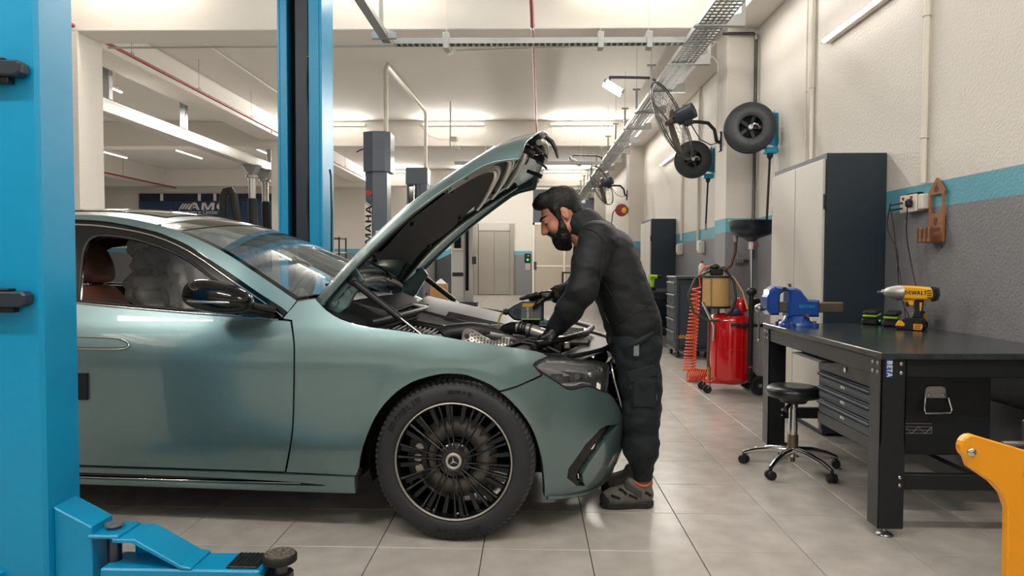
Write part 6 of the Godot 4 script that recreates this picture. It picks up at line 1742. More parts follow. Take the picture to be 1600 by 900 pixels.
func yellow_stand() -> void:
	var o := thing("yellow_stand", "yellow steel arm of shop equipment at the right edge", "equipment", Vector3(1.0, 0, -1.7))
	var poly := []
	for k in 9:
		var a := 0.35 * PI + k * PI * 0.98 / 8.0
		poly.append(Vector2(0.072 + 0.028 * cos(a), 0.765 + 0.030 * sin(a)))
	poly.append_array([Vector2(0.066, 0.716), Vector2(0.121, 0.679), Vector2(0.147, 0.651), Vector2(0.161, 0.612), Vector2(0.163, 0.445), Vector2(0.163, 0.06), Vector2(0.25, 0.06), Vector2(0.25, 0.60), Vector2(0.30, 0.728), Vector2(0.203, 0.757)])
	part(o, "side_plate", mb().prism(poly, -0.012, 0.012, 0.003), M.yellow_paint)
	part(o, "base_foot", mb().bb(Vector3(0.12, 0.0, -0.22), Vector3(0.36, 0.06, 0.22), 0.006), M.yellow_paint)
	part(o, "pivot_bolt", mb().ball(Vector3(0.07, 0.753, 0.012), Vector3(0.012, 0.012, 0.008), 14), M.chrome)
	part(o, "pivot_bolt", mb().ball(Vector3(0.206, 0.70, 0.012), Vector3(0.012, 0.012, 0.008), 14), M.chrome)
	part(o, "dark_case", mb().bb(Vector3(0.365, 0.06, -0.25), Vector3(0.52, 0.785, -0.15), 0.01).bb(Vector3(0.25, 0.0, -0.22), Vector3(0.52, 0.06, 0.1), 0.01), M.dark_slate)
	part(o, "rod", mb().cyl(Vector3(0.285, 0.72, -0.2), Vector3(0.37, 0.721, -0.2), 0.008, -1, 10), M.steel)
	part(o, "knob", mb().cyl(Vector3(0.365, 0.80, -0.2), Vector3(0.46, 0.80, -0.2), 0.016, -1, 12), M.black_plastic)

# ---------------------------------------------------------------- oil drainer, trolley, far bench
func oil_drainer() -> void:
	var o := thing("oil_drainer", "red wheeled waste oil drainer with a black drain pan on a pole", "oil drainer", Vector3(1.90, 0, -6.6))
	part(o, "tank", mb().lathe(Vector3.ZERO, [Vector2(0, 0.075), Vector2(0.10, 0.08), Vector2(0.165, 0.10), Vector2(0.19, 0.14), Vector2(0.192, 0.16), Vector2(0.192, 0.68), Vector2(0.18, 0.725), Vector2(0.14, 0.75), Vector2(0, 0.76)], 44), M.red_tank)
	part(o, "tank_seam", mb().torus(Vector3(0, 0.42, 0), Vector3.UP, 0.192, 0.003, 44, 6), M.red_tank)
	for s in [-1.0, 1.0]:
		var wm := mb()
		wm.xf = Transform3D(Basis(Vector3(1, 0, 0), -PI / 2), Vector3(0.23, 0.09, 0.17 * s))
		wm.lathe(Vector3.ZERO, [Vector2(0.02, -0.018), Vector2(0.055, -0.016), Vector2(0.06, -0.024), Vector2(0.085, -0.022), Vector2(0.09, -0.012), Vector2(0.09, 0.012), Vector2(0.085, 0.022), Vector2(0.06, 0.024), Vector2(0.055, 0.016), Vector2(0.02, 0.018)], 36)
		var w := part(o, "wheel", wm, M.rubber)
		part(w, "axle_cap", mb().cyl(Vector3(0.23, 0.09, (0.17 + 0.015) * s), Vector3(0.23, 0.09, (0.17 + 0.028) * s), 0.02, 0.016, 14), M.aluminium)
		var c := part(o, "castor_fork", mb().bar(Vector3(-0.2, 0.11, 0.1 * s), Vector3(-0.235, 0.045, 0.1 * s), 0.035, 0.012, 0.003), M.steel)
		part(c, "castor_wheel", mb().cyl(Vector3(-0.235, 0.04, 0.1 * s - 0.012), Vector3(-0.235, 0.04, 0.1 * s + 0.012), 0.04, -1, 20), M.rubber)
	part(o, "axle", mb().cyl(Vector3(0.23, 0.09, -0.17), Vector3(0.23, 0.09, 0.17), 0.012, -1, 10), M.dark_steel)
	part(o, "foot_bracket", mb().prism([Vector2(-0.24, 0.10), Vector2(-0.1, 0.09), Vector2(-0.1, 0.13), Vector2(-0.15, 0.19), Vector2(-0.17, 0.13)], -0.12, 0.12), M.red_tank)
	part(o, "clamp_band", mb().tube(range(13).map(func(k: int) -> Vector3: return Vector3(0.21 * cos(-0.1 + k * 0.16), 0.655, 0.21 * sin(-0.1 + k * 0.16))), 0.014, 8).bb(Vector3(0.02, 0.635, 0.19), Vector3(0.3, 0.665, 0.22), 0.004), M.black_plastic)
	part(o, "pole_sleeve", mb().cyl(Vector3(0.13, 0.12, 0.205), Vector3(0.13, 0.98, 0.205), 0.022, -1, 14), M.black_plastic)
	part(o, "sleeve_band", mb().cyl(Vector3(0.13, 0.26, 0.205), Vector3(0.13, 0.275, 0.205), 0.0235, -1, 14), M.label_red)
	part(o, "pole_knob", mb().ball(Vector3(0.13, 0.96, 0.205), Vector3(0.05, 0.04, 0.04), 12), M.black_plastic)
	part(o, "pole", mb().cyl(Vector3(0.13, 0.95, 0.205), Vector3(0.135, 1.36, 0.16), 0.017, -1, 14), M.steel)
	part(o, "drain_tap", mb().cyl(Vector3(0.135, 1.35, 0.16), Vector3(0.135, 1.43, 0.16), 0.024, -1, 14), M.white_plastic)
	part(o, "tap_lever", mb().bar(Vector3(0.14, 1.39, 0.17), Vector3(0.20, 1.385, 0.18), 0.012, 0.012), M.label_red)
	part(o, "drain_pan", mb().lathe(Vector3(0.135, 1.42, 0.16), [Vector2(0.0, 0.0), Vector2(0.03, 0.0), Vector2(0.07, 0.03), Vector2(0.185, 0.07), Vector2(0.192, 0.12), Vector2(0.198, 0.18), Vector2(0.212, 0.185), Vector2(0.212, 0.192), Vector2(0.19, 0.19), Vector2(0.18, 0.09), Vector2(0.0, 0.03)], 44), M.pan_black)
	part(o, "pan_filter", mb().ball(Vector3(0.13, 1.61, 0.16), Vector3(0.05, 0.014, 0.05), 12), M.dark_steel)
	# amber measuring chamber
	var ch := Vector3(-0.15, 0.0, 0.05)
	part(o, "chamber_neck", mb().cyl(ch + Vector3(0.0, 0.74, 0), ch + Vector3(0, 0.81, 0), 0.035, -1, 14), M.steel)
	part(o, "chamber_base", mb().cyl(ch + Vector3(0, 0.80, 0), ch + Vector3(0, 0.82, 0), 0.133, -1, 32), M.black_plastic)
	part(o, "amber_chamber", mb().cyl(ch + Vector3(0, 0.82, 0), ch + Vector3(0, 1.085, 0), 0.125, -1, 36), M.oil_amber, "cloudy amber plastic chamber")
	part(o, "chamber_lid", mb().cyl(ch + Vector3(0, 1.085, 0), ch + Vector3(0, 1.10, 0), 0.133, -1, 32), M.black_plastic)
	part(o, "valve_block", mb().box(ch + Vector3(0, 1.13, 0), Vector3(0.12, 0.05, 0.07), 0.012).cyl(ch + Vector3(-0.09, 1.15, 0), ch + Vector3(0.09, 1.17, 0.0), 0.024, -1, 12).ball(ch + Vector3(-0.02, 1.185, 0), Vector3(0.05, 0.03, 0.04), 12), M.black_plastic)
	for k in 4:
		var a := 0.6 + TAU * k / 4.0
		part(o, "tie_rod", mb().cyl(ch + Vector3(cos(a) * 0.128, 0.80, sin(a) * 0.128), ch + Vector3(cos(a) * 0.128, 1.10, sin(a) * 0.128), 0.005, -1, 8), M.steel)
	part(o, "brown_hose", mb().tube([ch + Vector3(0.06, 1.15, 0.03), ch + Vector3(0.12, 1.2, 0.04), ch + Vector3(0.155, 1.32, 0.05), ch + Vector3(0.16, 1.42, 0.05), ch + Vector3(0.16, 1.5, 0.06)], 0.017, 10), M.dark_wood)
	part(o, "hose_tip", mb().cyl(ch + Vector3(0.16, 1.42, 0.05), ch + Vector3(0.155, 1.55, 0.06), 0.019, -1, 10), M.aluminium)
	part(o, "black_hose", mb().tube([ch + Vector3(-0.08, 1.15, 0.05), ch + Vector3(-0.22, 1.08, 0.1), ch + Vector3(-0.29, 0.92, 0.12), ch + Vector3(-0.24, 0.76, 0.14), ch + Vector3(-0.1, 0.69, 0.16), ch + Vector3(0.0, 0.69, 0.16)], 0.012, 8), M.hose_olive)
	part(o, "black_hose", mb().tube([ch + Vector3(0.08, 1.15, 0.05), ch + Vector3(0.13, 1.05, 0.12), ch + Vector3(0.15, 0.9, 0.13), ch + Vector3(0.1, 0.78, 0.15), ch + Vector3(0.05, 0.74, 0.15)], 0.011, 8), M.black_plastic)
	part(o, "beige_hose", mb().tube([ch + Vector3(0.06, 1.16, 0.0), ch + Vector3(0.14, 1.08, 0.1), ch + Vector3(0.2, 0.96, 0.15), ch + Vector3(0.24, 0.8, 0.18)], 0.008, 8), M.carton)
	part(o, "red_funnel", mb().lathe(Vector3(0.06, 0.76, 0.1), [Vector2(0.05, 0.0), Vector2(0.08, 0.03), Vector2(0.05, 0.11), Vector2(0.03, 0.14), Vector2(0.0, 0.14)], 18), M.red_tank)
	part(o, "blue_valve", mb().ball(Vector3(0.0, 0.775, 0.16), Vector3(0.05, 0.035, 0.035), 12), M.sign_blue)
	part(o, "gauge", mb().box(Vector3(0.2, 0.84, 0.14), Vector3(0.06, 0.12, 0.05), 0.012), M.black_plastic)
	part(o, "push_handle", mb().tube([Vector3(-0.19, 0.5, 0.13), Vector3(-0.19, 0.64, 0.14), Vector3(-0.24, 0.74, 0.15), Vector3(-0.30, 0.86, 0.15)], 0.014, 10), M.chrome)
	part(o, "drain_line", mb().tube([Vector3(-0.22, 0.70, 0.08), Vector3(-0.225, 0.5, 0.1), Vector3(-0.23, 0.3, 0.1), Vector3(-0.22, 0.2, 0.1)], 0.014, 8), M.dark_wood)
	part(o, "drain_fitting", mb().cyl(Vector3(-0.22, 0.25, 0.1), Vector3(-0.22, 0.12, 0.1), 0.017, -1, 10), M.brass)
	# orange coiled air hose behind it
	var h := thing("coiled_hose", "orange coiled air hose hanging to the floor beside the red tank", "hose", Vector3(1.66, 0, -7.2))
	var pts := []
	for k in 480:
		var t := k / 479.0
		var a := t * TAU * 24.0
		var y := lerpf(0.98, 0.10, pow(t, 0.85))
		var r := 0.042 + 0.02 * t
		pts.append(Vector3(0.06 - 0.07 * t + r * cos(a), y, r * sin(a)))
	part(h, "coil", mb().tube(pts, 0.008, 6), M.orange_hose)
	var pile := []
	for k in 300:
		var t := k / 299.0
		var a := t * TAU * 11.0
		pile.append(Vector3(-0.03 + 0.24 * t + 0.02 * sin(a), 0.072 + 0.06 * sin(a), 0.06 + 0.06 * cos(a) * (1.0 - 0.3 * t)))
	part(h, "floor_coil", mb().tube(pile, 0.0075, 6), M.orange_hose)
	part(h, "end_lead", mb().tube([Vector3(0.10, 0.98, 0), Vector3(0.08, 1.1, 0.02), Vector3(0.11, 1.18, 0.1), Vector3(0.18, 1.2, 0.2)], 0.008, 6), M.orange_hose)

func trolley() -> void:
	var o := thing("tool_trolley", "dark grey wheeled tool trolley with a small yellow logo", "tool trolley", Vector3(2.10, 0, -9.2))
	part(o, "body", mb().bb(Vector3(-0.22, 0.12, -0.30), Vector3(0.22, 1.02, 0.28), 0.012), M.dark_slate)
	part(o, "side_panel", mb().bb(Vector3(-0.17, 0.17, 0.28), Vector3(0.2, 0.95, 0.288), 0.004), M.slate)
	part(o, "top_tray", mb().bb(Vector3(-0.235, 1.02, -0.31), Vector3(0.235, 1.055, 0.30), 0.008), M.slate)
	part(o, "corner_post", mb().bb(Vector3(-0.232, 0.12, 0.24), Vector3(-0.19, 1.02, 0.298), 0.008), M.slate)
	for k in 5:
		var d := part(o, "drawer", mb().bb(Vector3(-0.236, 0.2 + 0.16 * k, -0.27), Vector3(-0.22, 0.34 + 0.16 * k, 0.22), 0.004), M.slate)
		part(d, "grip_lip", mb().bar(Vector3(-0.245, 0.33 + 0.16 * k, -0.25), Vector3(-0.245, 0.33 + 0.16 * k, 0.2), 0.012, 0.012), M.aluminium)
	part(o, "base_rail", mb().bb(Vector3(-0.23, 0.09, -0.29), Vector3(0.23, 0.125, 0.29), 0.005), M.slate)
	part(o, "logo_lettering", mb().text("MARKER", 0.046, 0.003, Transform3D(Basis(Vector3(1, 0, 0), Vector3(0.15, 1, 0), Vector3(0, 0, 1)), Vector3(-0.085, 0.28, 0.291))), M.tool_yellow)
	part(o, "badge", mb().bb(Vector3(-0.05, 0.88, 0.288), Vector3(0.02, 0.91, 0.292), 0.002), M.aluminium)
	for q in [Vector2(-0.18, 0.2), Vector2(0.18, 0.2), Vector2(-0.18, -0.22), Vector2(0.18, -0.22)]:
		var c := part(o, "castor_fork", mb().box(Vector3(q.x, 0.085, q.y), Vector3(0.05, 0.03, 0.05), 0.004), M.steel)
		part(c, "castor_wheel", mb().cyl(Vector3(q.x - 0.014, 0.045, q.y), Vector3(q.x + 0.014, 0.045, q.y), 0.045, -1, 20), M.rubber)
	# things on the trolley and the far bench
	var d := thing("cordless_drill", "lime green cordless drill lying on the far bench by the trolley", "power tool", Vector3(1.80, 0.825, -10.25), 0.3)
	part(d, "body", mb().cyl(Vector3(-0.04, 0.20, 0), Vector3(0.07, 0.20, 0), 0.035, 0.03, 14), M.lime)
	part(d, "chuck", mb().cyl(Vector3(0.07, 0.20, 0), Vector3(0.15, 0.20, 0), 0.026, 0.02, 14), M.black_plastic)
	part(d, "grip", mb().prism([Vector2(-0.03, 0.04), Vector2(0.02, 0.04), Vector2(0.03, 0.18), Vector2(-0.02, 0.18)], -0.02, 0.02, 0.006), M.lime)
	part(d, "battery", mb().bb(Vector3(-0.06, 0.0, -0.035), Vector3(0.05, 0.05, 0.035), 0.008), M.black_plastic)
	var b := thing("spray_bottle", "clear plastic bottle with a white cap on the far bench", "bottle", Vector3(1.68, 0.825, -10.1))
	part(b, "bottle", mb().lathe(Vector3.ZERO, [Vector2(0, 0), Vector2(0.045, 0.0), Vector2(0.048, 0.02), Vector2(0.048, 0.19), Vector2(0.03, 0.225), Vector2(0.016, 0.24), Vector2(0.0, 0.24)], 22), M.bottle_clear)
	part(b, "cap", mb().cyl(Vector3(0, 0.24, 0), Vector3(0, 0.275, 0), 0.018, -1, 14), M.white_plastic)
	var w := thing("spray_bottle", "white bottle with a red cap standing on the tool trolley", "bottle", Vector3(2.24, 1.055, -9.1))
	part(w, "bottle", mb().lathe(Vector3.ZERO, [Vector2(0, 0), Vector2(0.042, 0.0), Vector2(0.042, 0.13), Vector2(0.02, 0.17), Vector2(0.0, 0.17)], 22), M.label_white)
	part(w, "cap", mb().cyl(Vector3(0, 0.17, 0), Vector3(0, 0.2, 0), 0.018, -1, 12), M.label_red)
	var v := thing("black_vise", "small dark bench vise on the edge of the far bench", "vise", Vector3(1.72, 0.825, -10.6))
	part(v, "body", mb().box(Vector3(0, 0.05, 0), Vector3(0.22, 0.08, 0.09), 0.015), M.black_plastic)
	part(v, "jaw", mb().box(Vector3(-0.06, 0.1, 0), Vector3(0.05, 0.06, 0.1), 0.01), M.dark_steel)

# ---------------------------------------------------------------- background goods
func goods() -> void:
	var p := thing("pallet", "worn wooden pallet on the floor by the ramp wall", "pallet", Vector3(-2.95, 0, -20.6))
	for k in 5:
		part(p, "top_board", mb().box(Vector3(-0.4 + 0.2 * k, 0.13, 0), Vector3(0.14, 0.022, 1.0), 0.003), M.wood)
	for x in [-0.4, 0.0, 0.4]:
		part(p, "bearer", mb().box(Vector3(x, 0.07, 0), Vector3(0.1, 0.1, 1.0), 0.003), M.dark_wood)
		part(p, "bottom_board", mb().box(Vector3(x, 0.01, 0), Vector3(0.12, 0.02, 1.0)), M.wood)
	var c := thing("carton", "tan cardboard carton with crumpled wrapping on the pallet", "carton", Vector3(-2.73, 0.141, -20.6))
	part(c, "box", mb().bb(Vector3(-0.21, 0, -0.3), Vector3(0.25, 0.47, 0.3), 0.006), M.carton)
	part(c, "tape", mb().bb(Vector3(-0.02, 0.3, 0.3), Vector3(0.06, 0.47, 0.303)), M.tool_yellow)
	part(c, "wrapping", mb().grid(func(a: float, b: float) -> Vector3: return Vector3(lerpf(-0.1, 0.22, a), 0.48 + 0.1 * sin(PI * a) * sin(PI * b) * (1.0 + 0.5 * sin(a * 17.0 + b * 11.0)), lerpf(-0.25, 0.25, b)), 14, 14), M.label_white)
	for k in 3:
		single("timber_block", mb().box(Vector3(-3.22, 0.171 + 0.075 * k, -20.5), Vector3(0.3, 0.06, 0.4), 0.005), M.dark_wood if k % 2 == 0 else M.wood, ["lowest", "middle", "top"][k] + " dark timber block stacked beside the carton", "timber", "timber blocks on the pallet")
	var s := thing("shelf_rack", "black-framed shelf rack of white parts behind the windscreen", "shelf", Vector3(-3.12, 0, -11.0))
	for x in [-0.12, 0.12]:
		for z in [-0.2, 0.2]:
			part(s, "upright", mb().box(Vector3(x, 0.81, z), Vector3(0.02, 1.62, 0.02)), M.black_plastic)
	for y in [0.35, 0.8, 1.1, 1.38, 1.6]:
		part(s, "shelf", mb().box(Vector3(0, y, 0), Vector3(0.25, 0.015, 0.42)), M.black_plastic if y > 1.5 else M.label_white)
	for k in 5:
		var x: float = -0.07 + 0.07 * (k % 3)
		var y: float = [1.108, 1.108, 1.108, 1.388, 1.388][k]
		single("spray_can", mb().lathe(Vector3(-3.12 + x, y, -10.86), [Vector2(0, 0), Vector2(0.026, 0), Vector2(0.026, 0.13), Vector2(0.016, 0.15), Vector2(0.01, 0.17), Vector2(0, 0.17)], 14), M.label_white if k % 2 == 0 else M.aluminium, ["left white can on the lower rack shelf", "middle silver can on the lower rack shelf", "right white can on the lower rack shelf", "left silver can on the upper rack shelf", "middle white can on the upper rack shelf"][k], "can", "cans on the shelf rack")
	var t := thing("side_table", "thin black frame table in front of the beige door", "table", Vector3(1.5, 0, -24.5))
	for x in [-0.35, 0.35]:
		for z in [-0.2, 0.2]:
			part(t, "leg", mb().box(Vector3(x, 0.45, z), Vector3(0.05, 0.9, 0.05)), M.black_plastic)
	part(t, "frame_top", mb().box(Vector3(0, 0.91, 0), Vector3(0.76, 0.05, 0.46)), M.black_plastic)
	# camera bracket with its wire on the second bay's ceiling
	var k := thing("camera_bracket", "white ceiling drop bracket with a small camera above the bonnet", "camera", Vector3(-1.55, 4.33, -13.4))
	part(k, "drop_rod", mb().cyl(Vector3(0, 0, 0), Vector3(0, -0.85, 0), 0.018, -1, 8), M.white_paint)
	part(k, "camera_body", mb().box(Vector3(0.06, -0.72, 0), Vector3(0.16, 0.09, 0.09), 0.02), M.white_plastic)
	part(k, "camera_foot", mb().box(Vector3(0.1, -0.9, 0), Vector3(0.18, 0.06, 0.1), 0.02), M.white_plastic)
	part(k, "wire", mb().tube([Vector3(-0.6, -0.45, 0), Vector3(-0.4, -0.66, 0), Vector3(-0.2, -0.73, 0), Vector3(0, -0.72, 0)], 0.006, 5), M.white_plastic)
	var n := thing("ceiling_sensor", "small white sensor on the ceiling of the nearest bay", "sensor", Vector3(-1.2, 4.33, -10.2))
	part(n, "body", mb().lathe(Vector3.ZERO, [Vector2(0.06, 0.0), Vector2(0.06, -0.03), Vector2(0.03, -0.06), Vector2(0, -0.06)], 16), M.white_plastic)
	part(n, "conduit", mb().cyl(Vector3(0.1, -0.015, 0), Vector3(2.2, -0.015, 0.2), 0.011, -1, 6), M.white_paint)

# ---------------------------------------------------------------- smooth bodies from joined capsules
# prim: [a, b, ra, rb] tapered capsule, or [centre, radii, basis] ellipsoid; a trailing "cut" takes it away
class Field:
	var prims := []
	var k := 0.03   # blend width for the prims added next
	var cell := 0.01
	var amp := 0.0
	var noise: FastNoiseLite
	var squash := Vector3.ONE
	var floor_y := -1.0e9
	func cap(a: Vector3, b: Vector3, ra: float, rb := -1.0) -> Field:
		prims.append([0, a, b, ra, ra if rb < 0.0 else rb, k]); return self
	func chain(pts: Array, rad: Array) -> Field:
		for i in pts.size() - 1: cap(pts[i], pts[i + 1], rad[i], rad[i + 1])
		return self
	func ell(c: Vector3, r: Vector3, b := Basis.IDENTITY) -> Field:
		prims.append([1, c, r, b.inverse(), 0, k]); return self
	func cut(c: Vector3, r: Vector3, b := Basis.IDENTITY) -> Field:
		prims.append([2, c, r, b.inverse(), 0, k]); return self
	func mesh(base := Vector3.ZERO) -> ArrayMesh:
		var lo := Vector3.ONE * 1.0e9
		var hi := -lo
		var pad := 0.0
		for p in prims: pad = maxf(pad, p[5] + cell * 3.0)
		var boxes := []
		for p in prims:
			var a: Vector3
			var b: Vector3
			if p[0] == 0:
				var r: float = maxf(p[3], p[4])
				a = p[1].min(p[2]) - Vector3.ONE * r
				b = p[1].max(p[2]) + Vector3.ONE * r
			else:
				var m: float = maxf(p[2].x, maxf(p[2].y, p[2].z))
				a = p[1] - Vector3.ONE * m
				b = p[1] + Vector3.ONE * m
			boxes.append([a - Vector3.ONE * pad, b + Vector3.ONE * pad])
			if p[0] != 2:
				lo = lo.min(a); hi = hi.max(b)
		lo -= Vector3.ONE * cell * 3.0
		hi += Vector3.ONE * cell * 3.0
		var nx := int((hi.x - lo.x) / cell) + 1
		var ny := int((hi.y - lo.y) / cell) + 1
		var nz := int((hi.z - lo.z) / cell) + 1
		var f := PackedFloat32Array()
		f.resize(nx * ny * nz)
		f.fill(1.0)
		for q in prims.size():
			var p: Array = prims[q]
			var b0: Vector3 = ((boxes[q][0] - lo) / cell).floor()
			var b1: Vector3 = ((boxes[q][1] - lo) / cell).ceil()
			var kind: int = p[0]
			var k: float = p[5]
			var a: Vector3 = p[1]
			var ab := Vector3.ZERO
			var ra := 0.0
			var dr := 0.0
			var inv := 0.0
			var rad := Vector3.ONE
			var bs := Basis.IDENTITY
			var mn := 0.0
			if kind == 0:
				ab = p[2] - p[1]
				inv = 1.0 / maxf(ab.length_squared(), 1e-9)
				ra = p[3]; dr = p[4] - p[3]
			else:
				rad = p[2]; bs = p[3]
				mn = minf(rad.x, minf(rad.y, rad.z))
			for iz in range(maxi(0, int(b0.z)), mini(nz, int(b1.z) + 1)):
				for iy in range(maxi(0, int(b0.y)), mini(ny, int(b1.y) + 1)):
					var i := (iz * ny + iy) * nx + maxi(0, int(b0.x))
					for ix in range(maxi(0, int(b0.x)), mini(nx, int(b1.x) + 1)):
						var v := lo + Vector3(ix, iy, iz) * cell - a
						var d: float
						if kind == 0:
							var t := clampf(v.dot(ab) * inv, 0.0, 1.0)
							d = (v - ab * t).length() - ra - dr * t
						else:
							var e := (bs * v) / rad
							var l := e.length()
							d = (l - 1.0) * mn if l < 0.3 else l * (l - 1.0) / maxf((e / rad).length(), 1e-6)
						var g := f[i]
						if kind == 2:
							var h := maxf(k * 0.5 - absf(g + d), 0.0) / (k * 0.5)
							f[i] = maxf(g, -d) + h * h * k * 0.125
						else:
							var h := maxf(k - absf(g - d), 0.0) / k
							f[i] = minf(g, d) - h * h * k * 0.25
						i += 1
		if amp > 0.0 or floor_y > -1.0e8:
			var i := 0
			for iz in nz:
				for iy in ny:
					for ix in nx:
						if absf(f[i]) < cell * 4.0 + amp:
							var v := lo + Vector3(ix, iy, iz) * cell
							if amp > 0.0: f[i] += amp * noise.get_noise_3dv(v * squash)
							if v.y < floor_y + cell: f[i] = maxf(f[i], floor_y - v.y)
						i += 1
		# surface nets
		var id := PackedInt32Array()
		id.resize(f.size())
		id.fill(-1)
		var vs := PackedVector3Array()
		var ns := PackedVector3Array()
		var ofs := [0, 1, nx, nx + 1, nx * ny, nx * ny + 1, nx * ny + nx, nx * ny + nx + 1]
		var corner := [Vector3(0, 0, 0), Vector3(1, 0, 0), Vector3(0, 1, 0), Vector3(1, 1, 0), Vector3(0, 0, 1), Vector3(1, 0, 1), Vector3(0, 1, 1), Vector3(1, 1, 1)]
		var edges := [[0, 1], [2, 3], [4, 5], [6, 7], [0, 2], [1, 3], [4, 6], [5, 7], [0, 4], [1, 5], [2, 6], [3, 7]]
		for iz in nz - 1:
			for iy in ny - 1:
				var i := (iz * ny + iy) * nx
				for ix in nx - 1:
					var f0 := f[i]
					if absf(f0) < cell * 4.0:
						var neg := 0
						for c in 8:
							if f[i + ofs[c]] < 0.0: neg += 1
						if neg > 0 and neg < 8:
							var sum := Vector3.ZERO
							var n := 0
							for e in edges:
								var p: float = f[i + ofs[e[0]]]
								var q: float = f[i + ofs[e[1]]]
								if (p < 0.0) != (q < 0.0):
									sum += corner[e[0]].lerp(corner[e[1]], p / (p - q))
									n += 1
							var gr := Vector3.ZERO
							for c in 8: gr += (corner[c] * 2.0 - Vector3.ONE) * f[i + ofs[c]]
							id[i] = vs.size()
							vs.append(lo + (Vector3(ix, iy, iz) + sum / n) * cell - base)
							ns.append(gr.normalized())
					i += 1
		var idx := PackedInt32Array()
		for iz in range(1, nz - 1):
			for iy in range(1, ny - 1):
				var i := (iz * ny + iy) * nx + 1
				for ix in range(1, nx - 1):
					if id[i] >= 0 or absf(f[i]) < cell * 2.0:
						var s := f[i] < 0.0
						for ax in 3:
							var st: int = [1, nx, nx * ny][ax]
							if (f[i + st] < 0.0) != s:
								var u: int = [nx, nx * ny, 1][ax]
								var w: int = [nx * ny, 1, nx][ax]
								var a := id[i - u - w]
								var b := id[i - w]
								var c := id[i]
								var d := id[i - u]
								if a >= 0 and b >= 0 and c >= 0 and d >= 0:
									if s: idx.append_array([a, c, b, a, d, c])
									else: idx.append_array([a, b, c, a, c, d])
					i += 1
		var arr := []
		arr.resize(Mesh.ARRAY_MAX)
		arr[Mesh.ARRAY_VERTEX] = vs
		arr[Mesh.ARRAY_NORMAL] = ns
		arr[Mesh.ARRAY_INDEX] = idx
		var m := ArrayMesh.new()
		if idx.size(): m.add_surface_from_arrays(Mesh.PRIMITIVE_TRIANGLES, arr)
		return m

func field(cell: float, k: float, amp := 0.0, freq := 8.0, seed_ := 1) -> Field:
	var f := Field.new()
	f.cell = cell
	f.k = k
	if amp > 0.0:
		f.amp = amp
		f.noise = FastNoiseLite.new()
		f.noise.seed = seed_
		f.noise.frequency = freq
		f.noise.fractal_octaves = 2
	return f

# lay a line drawn in (x, y) on the near side of a cloth surface
func hug(m: ArrayMesh, line: Array, base: Vector3) -> Array:
	var vs: PackedVector3Array = m.surface_get_arrays(0)[Mesh.ARRAY_VERTEX]
	var o := []
	for q in curve2(line, 8):
		var z := -1.0e9
		for v in vs:
			if absf(v.x + base.x - q.x) < 0.007 and absf(v.y + base.y - q.y) < 0.007 and v.z > z: z = v.z
		if z > -1.0e8: o.append(Vector3(q.x - base.x, q.y - base.y, z))
	if o.size() < 3: return [Vector3.ZERO, Vector3(0.001, 0, 0)]
	for i in range(1, o.size() - 1): o[i] = (o[i - 1] + o[i] * 2.0 + o[i + 1]) / 4.0
	return o

